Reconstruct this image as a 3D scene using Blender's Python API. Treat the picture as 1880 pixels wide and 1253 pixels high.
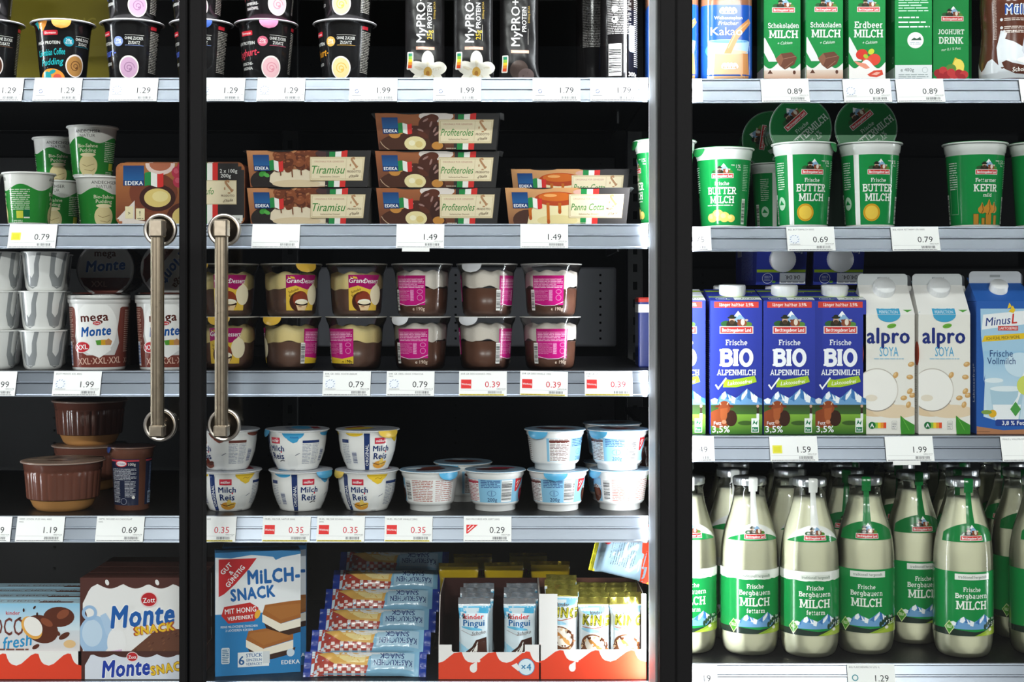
import bpy, math, random
from mathutils import Vector, Matrix
from mathutils.geometry import tessellate_polygon
for _o in list(bpy.data.objects): bpy.data.objects.remove(_o)
SC = bpy.context.scene
COL = SC.collection
PI = math.pi
# ------------------------------------------------------------------ camera, world, big lights, exposure
D = 2.089          # camera to the plane of the price rails (metres)
PX = 0.0008        # metres per photograph pixel on that plane
EYE = 1.30         # camera height; the horizon lies at row 554 of the photograph
cam_d = bpy.data.cameras.new('camera'); cam = bpy.data.objects.new('camera', cam_d); COL.objects.link(cam)
cam.location = (0, -D, EYE); cam.rotation_euler = (PI / 2, 0, 0)
cam_d.lens = 50; cam_d.sensor_width = 36; cam_d.shift_y = -72.5 / 1880; cam_d.clip_start = .05
SC.camera = cam
W = bpy.data.worlds.new('store_air'); SC.world = W; W.use_nodes = True
W.node_tree.nodes['Background'].inputs[0].default_value = (.85, .92, 1, 1)
W.node_tree.nodes['Background'].inputs[1].default_value = 0.05
VS = SC.view_settings
VS.view_transform = 'Standard'; VS.look = 'None'; VS.gamma = 1; VS.use_curve_mapping = False; VS.exposure = 0.32
def area(name, loc, rot, sx, sy, power, col=(1, 1, 1), spread=PI):
    l = bpy.data.lights.new(name, 'AREA'); l.shape = 'RECTANGLE'; l.size = sx; l.size_y = sy; l.energy = power; l.color = col; l.spread = spread
    o = bpy.data.objects.new(name, l); COL.objects.link(o); o.location = loc; o.rotation_euler = rot
    return o
COOL = (.93, .96, 1)
# vertical LED tubes behind the mullions, turned towards the shelves, and the LED tube under the canopy
LED_X = ((.197, -.012, 50, 2.2), (.262, -.012, -50, 1.4), (-1.13, -.03, -50, 6.0), (1.72, -.03, 50, 8.0))
for x, y, a, p in LED_X:
    area('led_light', (x, y, 1.27), (PI / 2, 0, math.radians(a)), .011, 1.55, p * 1.45, COOL)
area('canopy_light', (-.45, -.075, 1.93), (math.radians(22), 0, 0), 1.25, .03, 4, COOL)
area('canopy_light', (.95, -.075, 1.93), (math.radians(22), 0, 0), 1.3, .03, 1.5, COOL)
# unseen ceiling lamps added as front fill, hung along the refrigerator and further back
FILL_LAMPS = ((-1.45, -1.5, 2.9, 42), (.0, -1.5, 2.9, 42), (1.45, -1.5, 2.9, 42), (-1.1, -3.6, 3.18, 8), (.9, -3.6, 3.18, 8), (-1.3, -6.1, 3.18, 290), (1.5, -6.1, 3.18, 290))
for x, y, z, w in FILL_LAMPS:
    area('ceiling_lamp_light', (x, y, z), (0, 0, 0), 1.4, .16, w, (1, .985, .96))
# ------------------------------------------------------------------ colours and materials
def lin(h):
    if not isinstance(h, str): return h
    h = h.lstrip('#')
    if len(h) == 3: h = ''.join(c + c for c in h)
    v = [int(h[i:i + 2], 16) / 255 for i in (0, 2, 4)]
    return tuple(c / 12.92 if c <= .04045 else ((c + .055) / 1.055) ** 2.4 for c in v)
MATS = {}
def material(key, name, rough=.4, metal=0., spec=.5, coat=0., bump=0., bscale=200., brough=.06, aniso=0.):
    m = bpy.data.materials.new(name); m.use_nodes = True
    nt = m.node_tree; b = nt.nodes['Principled BSDF']
    at = nt.nodes.new('ShaderNodeVertexColor'); at.layer_name = 'Col'
    nt.links.new(at.outputs[0], b.inputs['Base Color'])
    tc = nt.nodes.new('ShaderNodeTexCoord'); nz = nt.nodes.new('ShaderNodeTexNoise')
    nz.inputs['Scale'].default_value = bscale; nz.inputs['Detail'].default_value = 3
    nt.links.new(tc.outputs['Object'], nz.inputs['Vector'])
    mr = nt.nodes.new('ShaderNodeMapRange')
    mr.inputs['To Min'].default_value = max(.02, rough - brough); mr.inputs['To Max'].default_value = rough + brough
    nt.links.new(nz.outputs[0], mr.inputs[0]); nt.links.new(mr.outputs[0], b.inputs['Roughness'])
    b.inputs['Metallic'].default_value = metal; b.inputs['Specular IOR Level'].default_value = spec
    b.inputs['Coat Weight'].default_value = coat; b.inputs['Coat Roughness'].default_value = .08
    if bump:
        bp = nt.nodes.new('ShaderNodeBump'); bp.inputs['Strength'].default_value = bump; bp.inputs['Distance'].default_value = .002
        nt.links.new(nz.outputs[0], bp.inputs['Height']); nt.links.new(bp.outputs[0], b.inputs['Normal'])
    MATS[key] = m
material('pl', 'moulded_plastic', .3, spec=.5)
material('gl', 'glossy_print', .17, spec=.5, brough=.03)
material('cd', 'printed_carton', .5, spec=.18)
material('pp', 'paper', .75, spec=.2)
material('fo', 'foil_film', .24, metal=.75, bump=.5, bscale=90)
material('fm', 'wrapper_film', .2, spec=.6, bump=.35, bscale=70)
material('al', 'brushed_aluminium', .28, metal=.9, brough=.012, bscale=25)
material('bk', 'black_powder_coat', .42, spec=.4)
material('mt', 'matt_black', .8, spec=.15)
material('st', 'satin_steel', .3, metal=1.)
material('cr', 'whipped_cream', .5, spec=.3, bump=.3, bscale=350)
def clear(key, name, tint, ior, rough, boost=1.):
    m = bpy.data.materials.new(name); m.use_nodes = True; nt = m.node_tree; nt.nodes.clear()
    out = nt.nodes.new('ShaderNodeOutputMaterial'); mx = nt.nodes.new('ShaderNodeMixShader')
    tr = nt.nodes.new('ShaderNodeBsdfTransparent'); tr.inputs[0].default_value = (*tint, 1)
    g = nt.nodes.new('ShaderNodeBsdfGlossy'); g.inputs['Roughness'].default_value = rough
    fr = nt.nodes.new('ShaderNodeFresnel'); fr.inputs[0].default_value = ior
    ml = nt.nodes.new('ShaderNodeMath'); ml.operation = 'MULTIPLY'; ml.inputs[1].default_value = boost; ml.use_clamp = True
    nt.links.new(fr.outputs[0], ml.inputs[0]); nt.links.new(ml.outputs[0], mx.inputs[0])
    nt.links.new(tr.outputs[0], mx.inputs[1]); nt.links.new(g.outputs[0], mx.inputs[2]); nt.links.new(mx.outputs[0], out.inputs[0])
    MATS[key] = m
clear('cl', 'clear_plastic', (.99, .99, .99), 1.42, .09)
clear('bg', 'bottle_glass', (.95, .97, .96), 1.5, .04)
clear('dg', 'door_glass', (.96, .975, .97), 1.5, .01, .8)
def glow(key, name, strength):
    m = bpy.data.materials.new(name); m.use_nodes = True; b = m.node_tree.nodes['Principled BSDF']
    b.inputs['Emission Color'].default_value = (*COOL, 1); b.inputs['Emission Strength'].default_value = strength
    MATS[key] = m
glow('em', 'lit_led_tube', 6)
# ------------------------------------------------------------------ mesh builder
class M:
    """Collects one mesh: vertices, faces, a material and a colour per face corner, optional normals."""
    def __init__(s): s.v = []; s.f = []; s.m = []; s.c = []; s.sm = []; s.n = {}
    def face(s, idx, mat, col, smooth=False):
        s.f.append(tuple(idx)); s.m.append(mat); s.c.append(col if isinstance(col, list) else [col] * len(idx)); s.sm.append(smooth)
    def poly(s, pts, mat, col, normals=None):
        b = len(s.v); s.v.extend(pts); ix = range(b, b + len(pts))
        if normals:
            for i, n in zip(ix, normals): s.n[i] = n
        s.face(ix, mat, col, bool(normals))
    def grid(s, rows, mat, col, wrap=False, smooth=True):
        b = len(s.v); w = len(rows[0])
        for r in rows: s.v.extend(r)
        for i in range(len(rows) - 1):
            for j in range(w if wrap else w - 1):
                k = (j + 1) % w; a = b + i * w
                s.face((a + j, a + k, a + w + k, a + w + j), mat, col(i, j) if callable(col) else col, smooth)
    def fan(s, ring, mat, col, smooth=False, flip=False):
        b = len(s.v); s.v.extend(ring); ix = list(range(b, b + len(ring)))
        s.face(ix[::-1] if flip else ix, mat, col, smooth)
    def lathe(s, prof, mat, col, n=48, rf=None, o=(0, 0, 0), cap0=False, cap1=False, zf=None):
        """Surface of revolution of prof [(r, z), ...]; rf(theta, z) scales the radius. theta = 0 faces the camera (-y)."""
        col = lin(col)
        rows = []
        for r, z in prof:
            row = []
            for j in range(n):
                t = 2 * PI * j / n; k = rf(t, z) if rf else 1
                row.append((o[0] + r * k * math.sin(t), o[1] - r * k * math.cos(t), o[2] + (zf(t, r, z) if zf else z)))
            rows.append(row)
        s.grid(rows, mat, col, wrap=True)
        if cap0: s.fan(rows[0], mat, col, flip=True)
        if cap1: s.fan(rows[-1], mat, col)
    def box(s, lo, hi, mat, col, bev=0., only=None):
        col = lin(col)
        x0, y0, z0 = lo; x1, y1, z1 = hi; b = min(bev, (x1 - x0) / 2.01, (y1 - y0) / 2.01, (z1 - z0) / 2.01)
        base = len(s.v)
        if b <= 0:
            s.v.extend([(x, y, z) for z in (z0, z1) for y in (y0, y1) for x in (x0, x1)])
            for q in ((0, 2, 3, 1), (4, 5, 7, 6), (0, 1, 5, 4), (2, 6, 7, 3), (0, 4, 6, 2), (1, 3, 7, 5)): s.face([base + i for i in q], mat, col)
            return
        idx = {}
        X = (x0, x1); Y = (y0, y1); Z = (z0, z1)
        for i in (0, 1):
            for j in (0, 1):
                for k in (0, 1):
                    dx = b if i == 0 else -b; dy = b if j == 0 else -b; dz = b if k == 0 else -b
                    for ax in range(3):
                        p = [X[i] + dx, Y[j] + dy, Z[k] + dz]; p[ax] = (X[i], Y[j], Z[k])[ax]
                        idx[i, j, k, ax] = len(s.v); s.v.append(tuple(p))
        g = lambda i, j, k, a: idx[i, j, k, a]
        for e in (0, 1):
            for q, ax in ((((e, 0, 0), (e, 1, 0), (e, 1, 1), (e, 0, 1)), 0), (((0, e, 0), (0, e, 1), (1, e, 1), (1, e, 0)), 1), (((0, 0, e), (1, 0, e), (1, 1, e), (0, 1, e)), 2)):
                f = [g(*c, ax) for c in q]
                s.face(f if e else f[::-1], mat, col)
        for a in (0, 1):
            for c in (0, 1):
                sg = a == c
                f = [g(a, c, 0, 0), g(a, c, 1, 0), g(a, c, 1, 1), g(a, c, 0, 1)]; s.face(f[::-1] if sg else f, mat, col)
                f = [g(a, 0, c, 0), g(a, 1, c, 0), g(a, 1, c, 2), g(a, 0, c, 2)]; s.face(f if sg else f[::-1], mat, col)
                f = [g(0, a, c, 1), g(1, a, c, 1), g(1, a, c, 2), g(0, a, c, 2)]; s.face(f[::-1] if sg else f, mat, col)
        for i in (0, 1):
            for j in (0, 1):
                for k in (0, 1):
                    f = [g(i, j, k, 0), g(i, j, k, 1), g(i, j, k, 2)]; s.face(f if (i + j + k) % 2 else f[::-1], mat, col)
    def prism(s, pts, y0, y1, mat, col, side=None):
        """Outline pts (x, z), counter-clockwise seen from the front, given depth y0..y1."""
        col = lin(col); side = lin(side) if side else col; n = len(pts)
        b = len(s.v); s.v.extend([(x, y0, z) for x, z in pts] + [(x, y1, z) for x, z in pts])
        for t in tessellate_polygon([[Vector((x, z, 0)) for x, z in pts]]):
            ax, bx, cx = (pts[i] for i in t)
            if (bx[0] - ax[0]) * (cx[1] - ax[1]) - (bx[1] - ax[1]) * (cx[0] - ax[0]) < 0: t = t[::-1]
            s.face([b + i for i in t], mat, col); s.face([b + n + i for i in t[::-1]], mat, col)
        for i in range(n):
            j = (i + 1) % n; s.face((b + j, b + i, b + n + i, b + n + j), mat, side)
    def tube(s, path, r, mat, col, n=12, cap=True):
        col = lin(col); rows = []; P = [Vector(p) for p in path]
        for i, p in enumerate(P):
            t = (P[min(i + 1, len(P) - 1)] - P[max(i - 1, 0)]).normalized()
            a = t.cross(Vector((0, 0, 1)) if abs(t.z) < .9 else Vector((1, 0, 0))).normalized(); c = t.cross(a)
            rows.append([tuple(p + (a * math.cos(2 * PI * j / n) + c * math.sin(2 * PI * j / n)) * r) for j in range(n)])
        s.grid(rows, mat, col, wrap=True)
        if cap: s.fan(rows[0], mat, col); s.fan(rows[-1], mat, col, flip=True)
    def mesh(s, name):
        me = bpy.data.meshes.new(name); me.from_pydata(s.v, [], s.f)
        keys = sorted(set(s.m))
        for k in keys: me.materials.append(MATS[k])
        me.polygons.foreach_set('material_index', [keys.index(k) for k in s.m])
        me.polygons.foreach_set('use_smooth', s.sm)
        ca = me.color_attributes.new('Col', 'FLOAT_COLOR', 'CORNER')
        ca.data.foreach_set('color', [x for f in s.c for c in f for x in (*c, 1.)])
        me.update()
        if s.n: me.normals_split_custom_set([s.n.get(i, (0, 0, 0)) for f in s.f for i in f])
        return me
def obj(name, mb, parent=None, label=None):
    o = bpy.data.objects.new(name, mb.mesh(name) if isinstance(mb, M) else mb); COL.objects.link(o)
    if parent: o.parent = parent
    if label: o['label'] = label
    return o
def thing(name, label, cat, loc=(0, 0, 0), rz=0., group=None, kind=None, me=None, rot=None):
    o = bpy.data.objects.new(name, me.mesh(name) if isinstance(me, M) else me); COL.objects.link(o)
    o.location = loc; o.rotation_euler = rot or (0, 0, rz); o['label'] = label; o['category'] = cat
    if group: o['group'] = group
    if kind: o['kind'] = kind
    return o
def dup(root, label, loc, rz=0., group=None, rot=None):
    r = root.copy(); COL.objects.link(r); r.location = loc; r.rotation_euler = rot or (0, 0, rz); r['label'] = label
    if group: r['group'] = group
    for ch in root.children:
        c = ch.copy(); COL.objects.link(c); c.parent = r
        for g in ch.children:
            d = g.copy(); COL.objects.link(d); d.parent = c
    return r
def at(px, Y): return (px - 940) * PX * (D + Y) / D              # world x of photograph column px at depth Y
def zat(py, Y): return EYE - (py - 554) * PX * (D + Y) / D       # world height of photograph row py at depth Y
# ------------------------------------------------------------------ lettering
_TC = {}
def text_tris(t, bold, shear):
    k = (t, bold, shear)
    if k not in _TC:
        c = _TC.get('curve')
        if c is None:
            c = bpy.data.curves.new('lettering', 'FONT'); c.resolution_u = 2; _TC['curve'] = c; _TC['o'] = bpy.data.objects.new('lettering', c)
        ex = bold * .62
        c.body = t; c.shear = shear; c.space_character = 1 + bold * 1.6
        m = _TC['o'].to_mesh()
        _TC[k] = [[(m.vertices[i].co.x, m.vertices[i].co.y) for i in p.vertices] for p in m.polygons]
        _TC['o'].to_mesh_clear()
        if bold > .008:
            dirs = ((-ex, 0), (ex, 0), (0, ex * .6), (0, -ex * .6)) if bold < .056 else [(ex * math.cos(a * PI / 4), ex * math.sin(a * PI / 4)) for a in range(8)]
            _TC[k] = [[(x + dx, y + dy) for x, y in p] for dx, dy in dirs for p in _TC[k]]
    return _TC[k]
CAP = .70
# slab-serif letters drawn as strokes: cap height 10, x-height 7. 'I' stems carry slabs top and bottom, 'T' only top, 'B' only bottom
def _c(cx, cy, rx, ry, a0, a1, n=8): return [(cx + rx * math.cos(math.radians(a0 + (a1 - a0) * i / n)), cy + ry * math.sin(math.radians(a0 + (a1 - a0) * i / n))) for i in range(n + 1)]
SLAB = {
 'A': (8.6, [[(1.3, 0), (4.3, 10), (7.3, 0)], [(2.3, 3.2), (6.3, 3.2)], '-1.3,0', '-7.3,0']),
 'B': (7.8, ['I1.9', [(1.9, 9.3)] + _c(4.6, 7.5, 2, 1.8, 90, -90) + [(1.9, 5.6)], [(1.9, 5.4)] + _c(4.9, 3.05, 2.2, 2.35, 90, -90) + [(1.9, .7)]]),
 'C': (7.6, [_c(4.2, 5, 3, 4.4, 45, 315, 14), [(6.6, 7.2), (6.6, 9.4)]]),
 'D': (8.2, ['I1.9', [(1.9, 9.3)] + _c(4.0, 5, 3, 4.3, 90, -90, 10) + [(1.9, .7)]]),
 'E': (7.2, ['I1.9', [(1.9, 9.4), (6.4, 9.4), (6.4, 7.6)], [(1.9, 5.1), (5.2, 5.1)], [(1.9, .6), (6.6, .6), (6.6, 2.4)]]),
 'F': (6.8, ['I1.9', [(1.9, 9.4), (6.4, 9.4), (6.4, 7.4)], [(1.9, 5), (5.2, 5)]]),
 'G': (8.2, [_c(4.2, 5, 3, 4.4, 45, 360, 15) + [(7.2, 4.6), (5, 4.6)], [(6.6, 7.2), (6.6, 9.4)]]),
 'H': (9, ['I1.9', 'I7.1', [(1.9, 5), (7.1, 5)]]),
 'I': (4, ['I2']), 'J': (6, ['T3.8', [(3.8, 9.4), (3.8, 2.4)] + _c(2.2, 2.3, 1.6, 1.8, 0, -160, 6)]),
 'K': (8.6, ['I1.9', [(2, 4.4), (6.6, 9.8)], [(3.6, 6.2), (7, 0)], '-7,0', '-6.4,9.4']),
 'L': (6.8, ['I1.9', [(1.9, .6), (6.3, .6), (6.3, 2.8)]]),
 'M': (10.6, ['I1.8', 'I8.8', [(1.8, 9.6), (5.3, 2.2), (8.8, 9.6)]]),
 'N': (9, ['I1.8', 'T7.2', [(7.2, 9.4), (7.2, 0)], [(1.8, 9.8), (7.2, .2)]]),
 'O': (8.4, [_c(4.2, 5, 3.1, 4.4, 0, 360, 20)]),
 'P': (7.4, ['I1.9', [(1.9, 9.3)] + _c(4.4, 7, 2.2, 2.3, 90, -90) + [(1.9, 4.7)]]),
 'R': (8, ['I1.9', [(1.9, 9.3)] + _c(4.4, 7.2, 2.1, 2.1, 90, -90) + [(1.9, 5.1)], [(4.2, 5), (6.6, 0)], '-6.8,0']),
 'S': (7, [_c(3.5, 7.2, 2.3, 2.3, 30, 270, 10) + _c(3.5, 2.6, 2.5, 2.3, 90, -150, 10), [(5.6, 7.4), (5.6, 9.4)], [(1.1, .6), (1.1, 2.6)]]),
 'T': (8, ['I4', [(1, 7.4), (1, 9.4), (7, 9.4), (7, 7.4)]]),
 'U': (8.6, ['T1.8', 'T6.8', [(1.8, 9.4), (1.8, 3)] + _c(4.3, 3.1, 2.5, 2.6, 180, 360) + [(6.8, 9.4)]]),
 'a': (6.6, [[(1.5, 6)] + _c(3.2, 4.7, 1.7, 1.9, 90, 0, 5) + [(4.9, 0), (5.9, 0)], _c(2.9, 1.9, 1.7, 1.6, 60, 330, 10)]),
 'b': (7, ['t1.6', [(1.6, 9.6), (1.6, .3)], _c(3.6, 3.4, 2, 3, 180, -180, 16)]),
 'c': (5.6, [_c(3.3, 3.4, 2.1, 3, 50, 310, 12)]),
 'd': (7, ['t5.2', [(5.2, 9.6), (5.2, 0), (6.2, 0)], _c(3.1, 3.4, 2, 3, 0, 360, 16)]),
 'e': (6.4, [[(1.2, 3.4), (5.2, 3.4)] + _c(3.2, 3.5, 2.1, 3, 0, 310, 14)]),
 'f': (4.8, ['b2.2', [(2.2, 0), (2.2, 8)] + _c(3.6, 8, 1.4, 1.6, 180, 60, 5), [(.6, 6.4), (4, 6.4)]]),
 'g': (6.8, [_c(3.1, 3.6, 2, 2.8, 0, 360, 16), [(5.2, 6.4), (5.2, -1)] + _c(3.2, -1, 2, 1.7, 0, -150, 6)]),
 'h': (7.4, ['t1.7', 'b1.7', [(1.7, 9.6), (1.7, 0)], [(1.7, 4.6)] + _c(3.8, 4.6, 1.9, 1.8, 180, 0, 7) + [(5.7, 0)], 'b5.7']),
 'i': (3.8, ['b1.9', [(.8, 6.4), (1.9, 6.4), (1.9, 0)], [(1.9, 8.2), (1.9, 9.8)]]),
 'k': (7, ['t1.7', 'b1.7', [(1.7, 9.6), (1.7, 0)], [(1.9, 3), (5.2, 6.6)], [(3, 4), (5.6, 0)], '-5.6,0']),
 'l': (3.8, ['t1.9', 'b1.9', [(1.9, 9.6), (1.9, 0)]]),
 'm': (10.8, ['b1.7', 'b5.4', 'b9.1', [(.7, 6.4), (1.7, 6.4), (1.7, 0)], [(1.7, 4.6)] + _c(3.55, 4.6, 1.85, 1.8, 180, 0, 6) + [(5.4, 0)], [(5.4, 4.6)] + _c(7.25, 4.6, 1.85, 1.8, 180, 0, 6) + [(9.1, 0)]]),
 'n': (7.4, ['b1.7', 'b5.7', [(.7, 6.4), (1.7, 6.4), (1.7, 0)], [(1.7, 4.6)] + _c(3.7, 4.6, 2, 1.8, 180, 0, 7) + [(5.7, 0)]]),
 'o': (6.6, [_c(3.3, 3.4, 2.1, 3, 0, 360, 16)]),
 'r': (5.4, ['b1.7', [(.7, 6.4), (1.7, 6.4), (1.7, 0)], [(1.7, 4.4)] + _c(3.6, 4.6, 1.8, 1.9, 170, 60, 4)]),
 's': (5.4, [_c(2.8, 4.9, 1.6, 1.6, 30, 250, 8) + _c(2.7, 1.8, 1.8, 1.5, 70, -160, 8)]),
 't': (4.8, [[(2.2, 8.6), (2.2, 1.6)] + _c(3.5, 1.7, 1.3, 1.4, 180, 300, 4), [(.6, 6.4), (4, 6.4)]]),
 'u': (7.4, [[(.7, 6.4), (1.7, 6.4), (1.7, 2.2)] + _c(3.6, 2.3, 1.9, 1.9, 180, 350, 6), [(4.6, 6.4), (5.6, 6.4), (5.6, 0), (6.7, 0)]]),
 'z': (6, [[(1, 6.3), (5, 6.3), (1, .6), (5.2, .6)]]),
 'ä': (6.6, [[(1.5, 6)] + _c(3.2, 4.7, 1.7, 1.9, 90, 0, 5) + [(4.9, 0), (5.9, 0)], _c(2.9, 1.9, 1.7, 1.6, 60, 330, 10), [(1.6, 8.2), (1.6, 9.6)], [(4.2, 8.2), (4.2, 9.6)]]),
 '3': (6.8, [_c(3.2, 7.3, 2, 2.1, 150, -90, 9) + _c(3.2, 2.8, 2.3, 2.4, 90, -150, 9)]), '5': (6.8, [[(5.4, 9.4), (1.8, 9.4), (1.6, 5.6)] + _c(3.3, 3.3, 2.2, 2.7, 120, -140, 10)]),
 ',': (3, [[(1.6, 1), (1, -1.6)]]), '.': (3, [[(1.5, 0), (1.5, 1.4)]]), '%': (9.6, [_c(2.3, 7.6, 1.4, 1.9, 0, 360, 10), _c(7.3, 2.4, 1.4, 1.9, 0, 360, 10), [(2.4, 0), (7.2, 10)]]), '1': (4.6, ['b2.6', [(.8, 8), (2.6, 9.4), (2.6, 0)]]), '-': (4.4, [[(.8, 3.8), (3.6, 3.8)]]), ' ': (3.4, []),
}
def stroke(pts, w):
    """Quads along a polyline of width w, mitred."""
    n = len(pts); closed = math.dist(pts[0], pts[-1]) < 1e-6 and n > 3; off = []
    for i in range(n):
        a = pts[i - 1] if i else (pts[-2] if closed else None); b = pts[i]; c = pts[i + 1] if i < n - 1 else (pts[1] if closed else None)
        ds = []
        for p, q in ((a, b), (b, c)):
            if p and q:
                l = math.dist(p, q) or 1e-9; ds.append(((q[0] - p[0]) / l, (q[1] - p[1]) / l))
        if len(ds) == 1: nx, ny = -ds[0][1], ds[0][0]; k = 1
        else:
            nx, ny = -(ds[0][1] + ds[1][1]), ds[0][0] + ds[1][0]; l = math.hypot(nx, ny) or 1e-9; nx /= l; ny /= l
            k = min(1.8, 1 / max(.4, abs(nx * -ds[0][1] + ny * ds[0][0])))
        off.append((nx * k * w / 2, ny * k * w / 2))
    return [[(pts[i][0] + off[i][0], pts[i][1] + off[i][1]), (pts[i][0] - off[i][0], pts[i][1] - off[i][1]), (pts[i + 1][0] - off[i + 1][0], pts[i + 1][1] - off[i + 1][1]), (pts[i + 1][0] + off[i + 1][0], pts[i + 1][1] + off[i + 1][1])] for i in range(n - 1)]
def slab_polys(t, wt=1.75):
    out = []; x = 0
    for ch in t:
        w, st = SLAB.get(ch, SLAB['-'])
        for q in st:
            if isinstance(q, str):
                low = ch.islower(); e = .46 if low else .55
                h = lambda cx, cy, l=1.75: [[(cx - l, cy - e), (cx + l, cy - e), (cx + l, cy + e), (cx - l, cy + e)]]
                if q[0] == '-': cx, cy = map(float, q[1:].split(',')); ps = h(cx, .6 if cy == 0 else cy, 1.6)
                else:
                    cx = float(q[1:]); ps = []
                    if q[0] in 'I': ps += stroke([(cx, 0), (cx, 10)], wt)
                    if q[0] in 'IT': ps += h(cx, 9.4)
                    if q[0] in 'IBb': ps += h(cx, .6, 1.75 if q[0] == 'I' else 1.55)
                    if q[0] == 't': ps += [[(cx - 1.5, 9), (cx, 9), (cx, 10), (cx - 1.5, 10)]]
            else: ps = stroke(q, wt * (.78 if ch.islower() else .92))
            out += [[(x + a, b) for a, b in p] for p in ps]
        x += w
    return out
# ------------------------------------------------------------------ flat artwork in millimetres, later wrapped onto a surface
def clip_half(pts, cols, ax, lim, keep_less):
    o = []; oc = []; n = len(pts)
    for i in range(n):
        a, b = pts[i], pts[(i + 1) % n]; ca, cb = cols[i], cols[(i + 1) % n]
        ia = (a[ax] <= lim) == keep_less or a[ax] == lim; ib = (b[ax] <= lim) == keep_less or b[ax] == lim
        if ia: o.append(a); oc.append(ca)
        if ia != ib and abs(b[ax] - a[ax]) > 1e-12:
            t = (lim - a[ax]) / (b[ax] - a[ax]); o.append((a[0] + (b[0] - a[0]) * t, a[1] + (b[1] - a[1]) * t)); oc.append(tuple(x + (y - x) * t for x, y in zip(ca, cb)))
    return o, oc
class Art:
    def __init__(s, mat='cd', dz=.018): s.q = []; s.z = .03; s.dz = dz; s.mat = mat; s.win = None
    def add(s, polys, col, mat=None, cols=None, zs=None):
        col = lin(col) if col else None; m = mat or s.mat
        for k, p in enumerate(polys):
            if len(p) < 3: continue
            c = cols or [col] * len(p)
            if s.win:
                for ax, lim, less in ((0, s.win[0], False), (0, s.win[2], True), (1, s.win[1], False), (1, s.win[3], True)):
                    p, c = clip_half(p, c, ax, lim, less)
                    if len(p) < 3: break
                if len(p) < 3: continue
            ar = sum(p[i][0] * p[(i + 1) % len(p)][1] - p[(i + 1) % len(p)][0] * p[i][1] for i in range(len(p)))
            if abs(ar) < 1e-7: continue
            if ar < 0: p = p[::-1]; c = c[::-1]
            s.q.append((p, c, s.z + (zs[k] if zs else 0), m))
        s.z += s.dz
        return s
    def r(s, x0, y0, x1, y1, c, mat=None): return s.add([[(x0, y0), (x1, y0), (x1, y1), (x0, y1)]], c, mat)
    def g(s, x0, y0, x1, y1, c0, c1, mat=None):
        a, b = lin(c0), lin(c1); return s.add([[(x0, y0), (x1, y0), (x1, y1), (x0, y1)]], None, mat, [a, a, b, b])
    def p(s, pts, c, mat=None):
        tr = tessellate_polygon([[Vector((x, y, 0)) for x, y in pts]])
        return s.add([[pts[i] for i in t] for t in tr], c, mat)
    def e(s, cx, cy, rx, ry, c, n=24, rot=0, mat=None):
        k, q = math.cos(math.radians(rot)), math.sin(math.radians(rot))
        return s.add([[(cx + rx * math.cos(2 * PI * i / n) * k - ry * math.sin(2 * PI * i / n) * q, cy + rx * math.cos(2 * PI * i / n) * q + ry * math.sin(2 * PI * i / n) * k) for i in range(n)]], c, mat)
    def l(s, pts, w, c, mat=None): return s.add(stroke(pts, w), c, mat)
    def ring(s, cx, cy, r, w, c, n=24): return s.add(stroke([(cx + r * math.cos(2 * PI * i / n), cy + r * math.sin(2 * PI * i / n)) for i in range(n + 1)], w), c)
    def rr(s, x0, y0, x1, y1, r, c, mat=None):
        pts = []
        for cx, cy, a in ((x1 - r, y0 + r, -90), (x1 - r, y1 - r, 0), (x0 + r, y1 - r, 90), (x0 + r, y0 + r, 180)): pts += _c(cx, cy, r, r, a, a + 90, 4)
        return s.add([pts], c, mat)
    def _place(s, polys, cx, cy, h, base, w, rot, al, c, mat, zs):
        xs = [x for p in polys for x, _ in p]
        if not xs: return s
        x0, x1 = min(xs), max(xs); k = h / base; kx = k
        if w and (x1 - x0) * k > w: kx = w / (x1 - x0)
        ox = {'c': (x0 + x1) / 2, 'l': x0, 'r': x1}[al]; ca, sa = math.cos(math.radians(rot)), math.sin(math.radians(rot))
        out = []
        for p in polys:
            q = [((x - ox) * kx, (y - base / 2) * k) for x, y in p]; out.append([(cx + x * ca - y * sa, cy + x * sa + y * ca) for x, y in q])
        return s.add(out, c, mat, None, zs)
    def t(s, tx, cx, cy, h, c, w=None, b=.02, sh=0., rot=0, al='c', mat=None): 
        ps = text_tris(tx, b, sh); n = len(ps) // (1 if b <= .008 else 4 if b < .056 else 8) or 1
        return s._place(ps, cx, cy, h, CAP, w, rot, al, c, mat, [.0016 * (i // n) for i in range(len(ps))])
    def s(s, tx, cx, cy, h, c, w=None, wt=1.75, rot=0, al='c', mat=None): 
        ps = slab_polys(tx, wt); return s._place(ps, cx, cy, h, 10, w, rot, al, c, mat, [.0012 * (i % 13) for i in range(len(ps))])
    def micro(s, x0, y0, x1, y1, n, c, seed=1, fill=.5):
        """Rows of print too small to read."""
        R = random.Random(seed); st = (y1 - y0) / n; ps = []
        for i in range(n):
            y = y1 - (i + .5) * st; x = x0; end = x1 - R.random() * .25 * (x1 - x0) * (i % 3 == 2)
            while x < end:
                w = min(st * (1 + 3.5 * R.random()), end - x); ps.append([(x, y - st * fill / 2), (x + w, y - st * fill / 2), (x + w, y + st * fill / 2), (x, y + st * fill / 2)]); x += w + st * .4
        return s.add(ps, c)
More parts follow.
